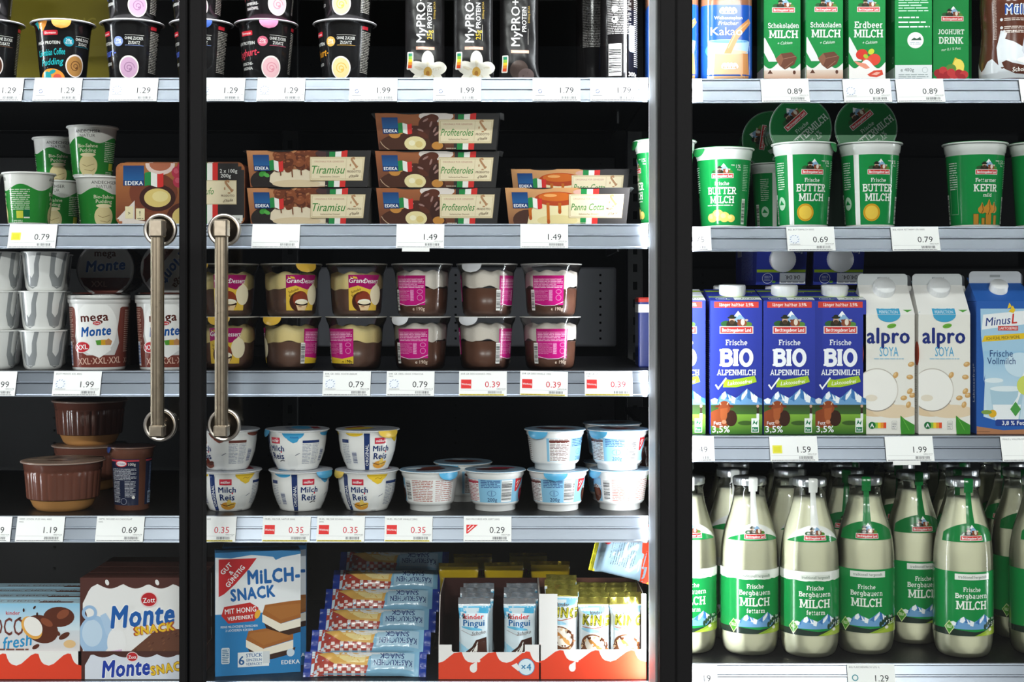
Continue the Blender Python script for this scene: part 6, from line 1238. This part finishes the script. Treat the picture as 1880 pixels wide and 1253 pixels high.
bm('gold', 'green cup in shadow behind the gap beside the gold coin cup', 1422, .165, 26, k=.84)
zc = zr2 + .1092 + .0490
LY = lambda px, Y: 940 + (px - 940) * (D + Y - .127) / (D + Y)
bm('gold', 'green cup lying on its side, lid to the glass, above the gold coin cup', LY(1470, .24), .24, z=zc, rot=(PI / 2, 0, 0)); bm('gold', 'green cup lying on its side, lid to the glass, above the white-striped cup', LY(1590, .24), .24, z=zc, rot=(PI / 2, .05, 0))
bm('gold', 'green cup lying on its side in shadow behind, lid turned askew', LY(1416, .40), .40, z=zc, rot=(PI / 2, math.radians(-40), 0))
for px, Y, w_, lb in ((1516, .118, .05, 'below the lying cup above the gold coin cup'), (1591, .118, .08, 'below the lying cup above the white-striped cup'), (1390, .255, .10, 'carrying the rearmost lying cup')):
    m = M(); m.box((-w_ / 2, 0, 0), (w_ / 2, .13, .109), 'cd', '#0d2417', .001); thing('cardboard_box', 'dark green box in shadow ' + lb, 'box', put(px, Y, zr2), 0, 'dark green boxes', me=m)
# the cup seen on the other side of the grey post
bm('grain', 'tall green cup cut by the grey post, showing small print and barcode', 1220, .06, -62, z=z2, tab=-80, k=1.0)
# ------------------------------------------------------------------ third milk shelf: tall cartons
def bio(kind='full'):
    w, h, d = 77, 199, 74; A = Art('cd'); A.win = (-w / 2 + .4, .4, w / 2 - .4, h - .4); bl = '#2b3a9c'
    A.g(-w / 2, 0, w / 2, h, '#26338c', '#3340a8'); A.r(-33, 188, 33, 197, '#d8453c'); A.s('länger haltbar 3,5%' if kind == 'full' else 'länger haltbar 1,5%', 0, 192.6, 4.6, '#fbe9e4', 60, 2.0)
    bgl(A, 0, 155, 50); A.s('Frische', 0, 136.5, 8, '#f4f6fb', 38) if kind == 'full' else A.s('Fettarme', 0, 136.5, 8, '#f4f6fb', 40)
    A.s('BIO', 0, 114, 25, '#f6f8fc', 59, 2.5); A.s('ALPENMILCH', 0, 92, 8.2, '#f4f6fb', 58)
    A.p([(-20, 70), (0, 70), (18, 74), (30, 78), (29, 82), (27, 87), (10, 84), (-8, 81), (-18, 82)], '#a5c62c'); A.t('Laktosefrei', 5, 77.5, 5.6, '#fbfce8', 38, .015, .3, 6); A.l([(-31, 74), (-27, 68), (-15, 84)], 2.2, '#f6f8fc')
    alps(A, -w / 2, w / 2, 40, 28); A.r(-w / 2, 0, w / 2, 42, '#5f8f34'); A.g(-w / 2, 28, w / 2, 44, '#3f6a2c', '#3c4a2a'); A.g(-w / 2, 0, w / 2, 30, '#2f5f22', '#7fae3c'); A.e(14, 17, 12, 3.4, '#3c5a24', 16)
    c1, c2 = '#8f4524', '#6b3018'
    A.e(-24, 24, 20, 14, c1, 24, 10); A.e(-8, 24, 9, 12, '#3a2016', 18); A.e(-18, 40, 9, 10, c1, 18); A.p([(-24, 38), (-13, 40), (-14, 26), (-17, 18), (-21, 18), (-24, 26)], '#a5572e'); A.e(-18.5, 18.5, 3.6, 3, '#c98a6a', 12); A.e(-28, 42, 4, 1.8, c2, 10, 20); A.e(-8, 42, 4, 1.8, c2, 10, -20); A.l([(-25, 48), (-23, 44)], 1.2, '#d9c6a8'); A.l([(-12, 48), (-14, 44)], 1.2, '#d9c6a8')
    A.r(30, 24, 33, 40, '#3a2a24'); A.e(31.5, 42, 2, 2.4, '#c9a288', 10); A.r(29.6, 22, 33.6, 31, '#e9e9ec')
    A.t('Fett', -28, 17, 5, '#f4f6fb', 12, .0); A.t('3,5%' if kind == 'full' else '1,5%', -23, 8, 9.6, '#f4f6fb', 28, .02)
    A.r(22, 3, 33, 24, '#eef3ec'); A.r(23, 4, 32, 11, '#1f7a4c'); A.t('Fair', 27.5, 7.5, 3.4, '#fff', 8, .01); A.p([(23.5, 14), (26, 22), (28, 17), (31.5, 21), (30, 14), (27, 17)], '#1f7a4c'); A.win = None
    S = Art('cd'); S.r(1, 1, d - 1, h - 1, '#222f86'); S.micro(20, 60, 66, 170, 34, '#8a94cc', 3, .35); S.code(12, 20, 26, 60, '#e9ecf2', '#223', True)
    mb = M(); x = w / 2 * MM; hh = h * MM; dd = d * MM; rise = .017
    mb.box((-x, 0, 0), (x, dd, hh), 'cd', bl, .0006); b = len(mb.v)
    mb.v.extend([(-x, 0, hh), (x, 0, hh), (x, dd, hh), (-x, dd, hh), (-x, dd, hh + rise), (x, dd, hh + rise)])
    for f in ((0, 1, 5, 4), (1, 2, 5), (3, 0, 4), (2, 3, 4, 5)): mb.face([b + i for i in f], 'cd', lin('#2a3896' if kind == 'full' else '#e6e9ee'))
    A.wrap(mb, on_front()); S.wrap(mb, on_plane((-x - .00002, dd, 0), (0, -1, 0), (0, 0, 1)))
    T = Art('cd'); T.r(-38, 58, 38, 66, '#a5c62c'); T.r(-38, 1, 38, 20, '#2a3896'); T.r(-2, 2, 38, 19, '#e9ecee'); T.t('04.04.', 18, 12, 7, '#333', 30, .0, 0, 180); T.micro(0, 3, 36, 6, 1, '#667', 3); T.ring(-21, 10.5, 8, .8, '#dfe6f0'); T.micro(-26, 6, -16, 15, 4, '#b9c3e0', 3, .4); T.e(-11, 5, 3, 2, '#6fae3c', 10); T.t('Fett', 26, 52, 5, '#dfe6f0', None, 0, 0, 180); T.r(-38, 20, 38, 24.5, '#a5c62c')
    l = math.hypot(rise, dd); T.wrap(mb, on_plane((0, 0, hh), (1, 0, 0), (0, dd, rise)))
    c = M(); cl_ = [(18.8, -4), (19.4, 0), (19.8, 1), (19.8, 12), (18.8, 14), (0, 14.2)]
    c.lathe(mm(cl_), 'pl', '#f2f3f4', 96, rf=lambda t, z: 1 + (.012 * math.cos(t * 32) if .001 <= z <= .012 else 0)); R_ = Matrix.Rotation(math.atan2(rise, dd) * .4, 3, 'X'); c.v = [tuple(R_ @ Vector(v) + Vector((0, .040, hh + .0095))) for v in c.v]
    return mb.mesh('carton_body'), c.mesh('cap')
BIO = {k: bio(k) for k in ('full', 'low')}
def biocarton(label, px, Y, z=None, rot=None, kind='full', rz=0.):
    t = thing('milk_carton', label, 'milk carton', put(px, Y, zr3 if z is None else z), rz, 'tall dark blue milk cartons', rot=rot); obj('carton_body', BIO[kind][0], t); obj('cap', BIO[kind][1], t); return t
for px, Y, lb in ((1352, .02, 'first tall dark blue milk carton with cow from the black post'), (1449.5, .02, 'second tall dark blue milk carton with cow from the black post'), (1543, .022, 'tall dark blue milk carton with cow beside the white soya carton')): biocarton(lb, px, Y)
biocarton('tall dark blue low-fat milk carton half hidden by the black post', 1248, .022, kind='low')
for px, Y, lb in ((1340, .11, 'first'), (1437, .11, 'second'), (1545, .112, 'third')): biocarton(f'tall dark blue milk carton in shadow, {lb} of the rear row', px, Y)
zt = zr3 + .2232
for px, lb in ((1437, 'second front carton'), (1543, 'third front carton')):
    # lying on its back on the rear row, top end towards the glass
    x, y, z = put(px, .115, zt); tt = biocarton(f'dark blue milk carton lying flat above the {lb}, its cap towards the glass', px, .115, zt, rot=(PI / 2, 0, 0)); tt.location = (x, y + .216, z)
def gable(w, d, h, slope, fin, art, topart, col, sideart=None, fincol='#d9dcde', capr=15, capcol='#f2f3f4', capat=.42, sidecol=None):
    mb = M(); x = w / 2 * MM; dd = d * MM; hh = h * MM; s = slope * MM; f = fin * MM; r = .003
    mb.box((-x, 0, 0), (x, dd, hh), 'cd', sidecol or col, .0008); b = len(mb.v); c = lin(col)
    mb.v.extend([(-x, 0, hh), (x, 0, hh), (x, dd, hh), (-x, dd, hh), (-x + .001, dd / 2 - .001, hh + s), (x - .001, dd / 2 - .001, hh + s), (x - .001, dd / 2 + .001, hh + s), (-x + .001, dd / 2 + .001, hh + s)])
    for q in ((0, 1, 5, 4), (2, 3, 7, 6), (1, 2, 6, 5), (3, 0, 4, 7)): mb.face([b + i for i in q], 'cd', c)
    rr_ = fin * .35; pts = [(-w / 2 + 1, 0), (w / 2 - 1, 0)] + _c(w / 2 - 1 - rr_, fin - rr_, rr_, rr_, 0, 90, 4) + _c(-w / 2 + 1 + rr_, fin - rr_, rr_, rr_, 90, 180, 4)
    mb.prism([(a * MM, hh + s + q * MM) for a, q in pts], dd / 2 - .001, dd / 2 + .001, 'cd', fincol)
    FA = Art('cd'); FA.micro(-8, fin * .45, 10, fin * .75, 1, '#9a9fa3', 3, .7); FA.wrap(mb, on_plane((0, dd / 2 - .001, hh + s), (1, 0, 0), (0, 0, 1)))
    art.wrap(mb, on_front()); fr_ = on_plane((0, 0, hh), (1, 0, 0), (0, dd / 2, s)); topart.wrap(mb, fr_)
    if sideart: sideart.wrap(mb, on_plane((-x - .00002, dd, 0), (0, -1, 0), (0, 0, 1)))
    cp = M(); cp.lathe(mm([(capr * 1.05, -1), (capr * 1.05, 2), (capr, 2.5), (capr, 10), (capr - 1.5, 12), (0, 12)]), 'pl', capcol, 96, rf=lambda t, z: 1 + (.02 * math.cos(t * 30) if .0024 <= z <= .0105 else 0))
    a = math.atan2(s, dd / 2); R_ = Matrix.Rotation(a, 3, 'X'); l = math.hypot(s, dd / 2); P_ = Vector((0, dd / 2 * capat, hh + s * capat)); cp.v = [tuple(R_ @ Vector(v) + P_) for v in cp.v]
    return mb.mesh('carton_body'), cp.mesh('cap')
def soya():
    w, h = 77, 178; A = Art('cd'); A.win = (-w / 2 + .4, .4, w / 2 - .4, h); cr = '#efece4'
    A.r(-w / 2, 0, w / 2, h, cr); A.e(-20, 40, 30, 14, '#e3c9a6', 26); A.e(10, 34, 34, 10, '#e9d3b4', 24); A.e(-18, 66, 32, 32, '#d9d2c8', 40); A.e(-18, 66, 30.5, 30.5, '#f7f4ee', 40); A.e(-26, 54, 9, 5, '#eadfcd', 18)
    A.l(_c(-18, 66, 31.6, 31.6, 20, 120, 12), .9, '#b9b2a8'); A.l(_c(-18, 66, 31.6, 31.6, 200, 330, 14), 1.4, '#a39a90')
    for x, y, a in ((33, 104, 20), (10, 88, 60), (31, 85, 0), (31, 64, 50), (22, 54, 10), (29, 44, 70), (35, 58, 20)): A.e(x, y, 5, 3.6, '#d3a568', 14, a); A.e(x - 1, y + 1, 2.6, 1.6, '#e6c48e', 10, a)
    A.p([(18, 0), (38, 0), (38, 14), (24, 22), (17, 28), (17, 12)], '#3f8f2f'); A.l([(20, 24), (30, 6)], .8, '#6fb84c')
    A.p([(-17, h - .4)] + _c(0, h - .4, 17, 11, 180, 360, 12), '#45a5cf'); A.t('alpro', -1, 147, 23, '#1f2f7a', 64, .055); A.e(4, 161, 7, 3.4, '#6fae3c', 14, 12); A.l([(0, 159.6), (9, 162)], .6, '#3f7a2c')
    A.t('SOYA', 0, 123, 14, '#4fa9d6', 28, .0); A.micro(-22, 111, 22, 113.5, 1, '#9ac3d9', 3, .5)
    nutri(A, -28, 9, 24, 8.6); A.rr(4, 7, 12, 20, 1.4, '#bdbdb8'); A.rr(4.6, 7.6, 11.4, 19.4, 1.2, '#efece4'); A.micro(5, 8, 11, 18, 4, '#999', 3, .4); A.win = None
    B_ = Art('cd'); B_.win = (-w / 2 + 1, 0, w / 2 - 1, 66); B_.r(-40, 0, 40, 70, '#f0eeea'); B_.e(-34, 40, 16, 26, '#9fcbe0', 20); B_.e(-38, 20, 12, 16, '#4fa3cc', 18); B_.e(-30, 52, 9, 10, '#6fb6d8', 16); B_.e(30, 50, 9, 5, '#4f9fc0', 14); B_.p([(16, 14), (22, 32), (38, 44), (38, 10), (28, 4)], '#4f9f3a'); B_.l([(20, 16), (36, 38)], .8, '#8fca6a')
    B_.p([(-17, 60), (17, 60), (17, 14)] + [(17, 0), (-17, 0), (-17, 14)], '#45a5cf'); B_.t('CHILLED TO', 0, 13.5, 6, '#e8f4fa', 27, .0); B_.t('PERFECTION', 0, 4.6, 6, '#e8f4fa', 27, .0); B_.win = None
    S = Art('cd'); S.r(1, 1, 73, h - 1, '#e9e6de'); S.micro(10, 30, 66, 140, 34, '#b9b4a8', 3, .35); S.e(66, 120, 12, 18, '#b5533c', 16)
    return gable(w, 74, h, 44, 17, A, B_, '#f0eeea', S, '#d3d6d7', 16, capat=.84)
SY = soya()
for px, Y, lb in ((1632, .022, 'white soya drink carton beside the dark blue cartons'), (1734, .022, 'white soya drink carton beside the lactose-free milk'), (1640, .115, 'white soya drink carton in shadow, rear row, first'), (1740, .115, 'white soya drink carton in shadow, rear row, second')):
    t = thing('soya_carton', lb, 'drink carton', put(px, Y, zr3), 0, 'white soya drink cartons'); obj('carton_body', SY[0], t); obj('cap', SY[1], t)
def minus():
    w, h = 80, 198; A = Art('cd'); A.win = (-w / 2 + .4, .4, w / 2 - .4, h); bl = '#2a5fb0'
    A.r(-w / 2, 0, w / 2, h, bl); A.p([(-30, 14), (40, 14), (40, 166), (-34, 166), (-33, 130), (-27, 80)], '#a9cfe8'); A.g(-29, 20, 40, 110, '#d6e8f2', '#9fcbe8'); A.p([(-40, 14), (-27, 80), (-30, 14)], bl)
    A.p([(-32, 138), (0, 142), (40, 146), (40, 164), (-30, 158)], '#f4f6f8'); A.t('Minus', -8, 150, 11, '#2b3f86', 38, .015, .2, 5); A.t('L', 16, 153, 13, '#d03a30', 9, .03, .2, 5); A.r(-8, 137, 22, 143, '#d03a30'); A.t('LAKTOSEFREI', 7, 140, 3.4, '#fff', 27, .01); A.p([(8, 162), (14, 170), (18, 164), (15, 160)], '#f0c92e'); A.p([(6, 166), (9, 174), (13, 168)], '#f0c92e')
    A.p([(-32, 122), (30, 126), (36, 134), (-28, 130)], '#ecc428'); A.t('ICH FÜHL MICH WOHL', 0, 127.6, 4.2, '#4a4a20', 50, .01, 0, 3)
    A.e(24, 92, 22, 16, '#cfe6f4', 24); A.p([(-24, 26), (-4, 26), (0, 72), (-28, 72)], '#c3dcea'); A.e(-14, 72, 14, 3, '#e6f1f6', 18); A.p([(-14, 18), (24, 18), (30, 62), (-20, 62)], '#b0cfe0'); A.p([(-12, 20), (22, 20), (26, 42), (-16, 42)], '#f3f7f9'); A.e(5, 62, 25, 3.4, '#e6f1f6', 22); A.p([(14, 42), (20, 42), (24, 70), (40, 100), (40, 88), (28, 62)], '#f3f7f9'); A.e(34, 66, 14, 12, '#d3dc6a', 18)
    A.p([(-40, 0), (40, 0), (40, 22), (10, 14), (-30, 26), (-40, 20)], bl); A.p([(-40, 0), (40, 0), (40, 8), (0, 6), (-40, 12)], '#b07a58'); A.e(-16, 30, 6, 5.4, '#e3b22c', 14); A.e(-25, 32, 8, 3, '#7f9f4a', 12); A.rr(-12, 12, 44, 22, 3, '#24408c'); A.t('3,8 % Fett', 16, 17, 6, '#fff', 42, .02); A.p([(10, 36), (18, 46), (26, 36), (18, 26)], '#4f9f4a'); A.l([(-40, 4), (-20, 4)], .5, '#3a2a20'); A.t('Frische', -3, 107, 9, '#24467e', 34, .0); A.t('Vollmilch', -3, 97, 9, '#24467e', 42, .0); A.win = None
    B_ = Art('cd'); B_.win = (-39, 0, 39, 60); B_.r(-40, 0, 40, 62, '#2a5fb0'); B_.g(-39, 30, 39, 60, '#3f78c4', '#2a5fb0'); B_.win = None
    for i, (p, c, z, mt) in enumerate(A.q): A.q[i] = ([(x, y * (1 if y < 18 else 1 + .125 * min(1, (y - 18) / 60)) if i else y) for x, y in p], c, z, mt)
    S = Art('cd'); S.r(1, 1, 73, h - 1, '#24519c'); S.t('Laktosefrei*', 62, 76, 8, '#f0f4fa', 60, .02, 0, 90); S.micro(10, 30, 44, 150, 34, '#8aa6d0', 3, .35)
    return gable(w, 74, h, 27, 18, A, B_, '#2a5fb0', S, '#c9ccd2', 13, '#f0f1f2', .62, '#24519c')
MN = minus()
for px, Y, lb in ((1842, .022, 'blue and white lactose-free milk carton with a pointed top'), (1846, .115, 'blue lactose-free milk carton in shadow behind the front one')):
    t = thing('milk_carton', lb, 'milk carton', put(px, Y, zr3), 0, 'lactose-free milk cartons'); obj('carton_body', MN[0], t); obj('cap', MN[1], t)
# ------------------------------------------------------------------ lowest milk shelf: glass bottles
BP = [(30, 0), (34, 1), (38, 4), (41, 10), (43, 22), (43.6, 36), (43.7, 130), (43.2, 150), (41.6, 168), (38.6, 184), (34.6, 198), (30, 212), (26, 226), (23.8, 238), (22.8, 246), (22.8, 250), (24, 251), (24, 254), (22.4, 255), (22.4, 259)]
def bottles():
    o = {}
    g = M(); g.lathe(mm(BP), 'bg', '#ffffff', 64); o['glass'] = g.mesh('glass')
    inn = [(max(r - .5, 1), z + .6) for r, z in BP if z < 234]; r_, _ = interp(BP, 236); k = M(); k.lathe(mm([(0, .6)] + inn + [(r_ - .5, 236), (0, 236.2)]), 'pl', '#f4f0d6', 64); o['milk'] = k.mesh('milk')
    c = M(); c.lathe(mm([(24.4, 254), (25.2, 255), (25.2, 264), (24, 266), (0, 266)]), 'al', '#dfe3e6', 90, rf=lambda t, z: 1 + (.012 * math.cos(t * 28) if .2545 < z < .2645 else 0)); o['cap'] = c.mesh('cap')
    for kind in ('low', 'full'):
        A = Art('gl'); A.win = (-85, 36, 85, 131); A.r(-85, 36, 85, 131, GN)
        if kind == 'low':
            n = 50; R = random.Random(2); A.p([(-85, 131), (-85, 118)] + [(-85 + 170 * i / n, 116.5 + 1.6 * R.random()) for i in range(n + 1)] + [(85, 131)], '#f1f2ec'); A.r(-23, 119, 23, 126, '#dfe3d9')
        else: A.r(-26, 119, 28, 128, '#eef0ea')
        A.t('traditionell hergestellt', 1, 122.6 if kind == 'low' else 123.5, 4.2, '#4f6a58', 44, .01)
        k = 0 if kind == 'low' else -2; A.s('Frische', -1, 107 + k, 6.4, '#f2f6ee', 28); A.s('Bergbauern', -1, 97.5 + k, 7.4, '#f2f6ee', 52); A.s('MILCH', -1, 83.5 + k, 12.4, '#f2f6ee', 52)
        if kind == 'low': A.s('fettarm', 0, 70.5, 6.6, '#f2f6ee', 28)
        A.win = (-85, 36, 85, 131); alps(A, -34, 40, 46, 22, seed=6); A.p([(-85, 36), (85, 36), (85, 50), (46, 58), (36, 56), (22, 44), (4, 42), (-30, 46), (-85, 44)], '#23322a'); A.p([(2, 36), (85, 36), (85, 52), (50, 56), (34, 48)], '#8fae34'); A.p([(10, 36), (85, 36), (85, 44), (40, 46)], '#a9c040'); R = random.Random(3)
        for x, y in ((24, 52), (28, 55), (32, 58), (36, 54), (44, 58), (20, 49)): A.e(x, y, 2.4, 4.5, '#27422c', 10)
        A.e(31, 44, 3.6, 2.4, '#e9e6d8', 12); A.t('Fett', 40, 60, 3.6, '#f2f6ee', 9); A.t('1,5%' if kind == 'low' else '3,5%', 43, 52, 7, '#f2f6ee', 17, .01)
        A.p([(-42, 48), (-34, 58), (-26, 48), (-34, 36.5)][:4], '#cfe0a0'); A.p([(-40.6, 48), (-34, 56.2), (-27.4, 48), (-34, 38.6)], '#4f9a34'); A.micro(-38, 46, -30, 51, 3, '#e6f0c6', 3, .5); A.win = None
        lb = M(); A.wrap(lb, on_lathe(mm(BP), 43.6 * MM, .0003), 3, None); o['label', kind] = lb.mesh('label')
        N = Art('gl'); top = '#f0f1ec' if kind == 'low' else '#1a7f3e'; n = 30; a0, a1 = -46, 46; lo_, hi_ = (176, 199) if kind == 'low' else (187, 202)
        up = [(a0 + 92 * i / n, lo_ + (hi_ - lo_) * math.cos((a0 + 92 * i / n) / 46 * PI / 2) ** .8) for i in range(n + 1)]
        N.p([(a0, 174.5), (a1, 174.5)] + up[::-1], top)
        if kind == 'low': N.p([(-46, 174.2)] + [(-46 + 92 * i / 24, 174.6 + 11 * math.sin(PI * i / 24) ** .8) for i in range(25)] + [(46, 174.2)], GN)
        N.p([(-7.5, 190), (7.5, 190), (6.8, 222), (6.8, 247), (-6.8, 247), (-6.8, 222)], top)
        bgl(N, 0, 180.5, 34); lb = M(); N.wrap(lb, on_lathe(mm(BP), 40 * MM, .0004), 3, 4)
        c2 = lin(top); rows = [[(.025 * math.sin(t_) * q, -.025 * math.cos(t_) * q, zz) for t_ in (-.27, -.13, 0, .13, .27)] for q, zz in ((.97, .246), (1.02, .2545), (1.025, .2648), (.97, .2667), (.5, .2668))]; lb.grid(rows, 'gl', c2); o['seal', kind] = lb.mesh('neck_seal')
    return o
BO = bottles()
def bottle(kind, label, px, Y, rz=0., pos=None):
    t = thing('milk_bottle', label, 'milk bottle', pos or put(px, Y, zr4), rz, 'glass milk bottles')
    for n, k in (('glass', 'glass'), ('milk', 'milk'), ('cap', 'cap')): obj(n, BO[k], t)
    obj('label', BO['label', kind], t); obj('neck_seal', BO['seal', kind], t)
FRT = ((1263, .085, 'low', 0, 'milk bottle with white neck strip half hidden by the black post'), (1376, .075, 'low', .06, 'milk bottle with white neck strip, first in full view from the black post'), (1486, .062, 'low', .02, 'milk bottle with white neck strip beside the bottle with the green one'), (1588, .080, 'full', -.16, 'milk bottle with green neck strip in the middle of the shelf'), (1768, .060, 'full', .02, 'milk bottle with green neck strip standing alone before the dim ones'), (1908, .070, 'full', .1, 'milk bottle with green neck strip cut by the picture edge'))
for px, Y, k, rz, lb in FRT: bottle(k, lb, px, Y, rz)
bottle('full', 'dim milk bottle with green neck strip set back between two bright ones', 1676, .145, .12)
ORD = ('first', 'second', 'third', 'fourth', 'fifth', 'sixth', 'seventh')
X0_ = [at(p, .1) for p in (1262, 1371, 1480, 1589, 1698, 1807, 1916)]
for r_, Y in enumerate((.176, .268, .36)):
    for c_, x in enumerate(X0_):
        if r_ == 0 and c_ == 4: continue
        bottle('low' if c_ < 3 else 'full', f'dim milk bottle in the {("second", "third", "fourth")[r_]} row back, {ORD[c_]} from the black post', 0, 0, .3 * ((c_ * 7 + r_ * 3) % 5 - 2), (x - .01 * (r_ == 0) + .006 * r_, Y, zr4))
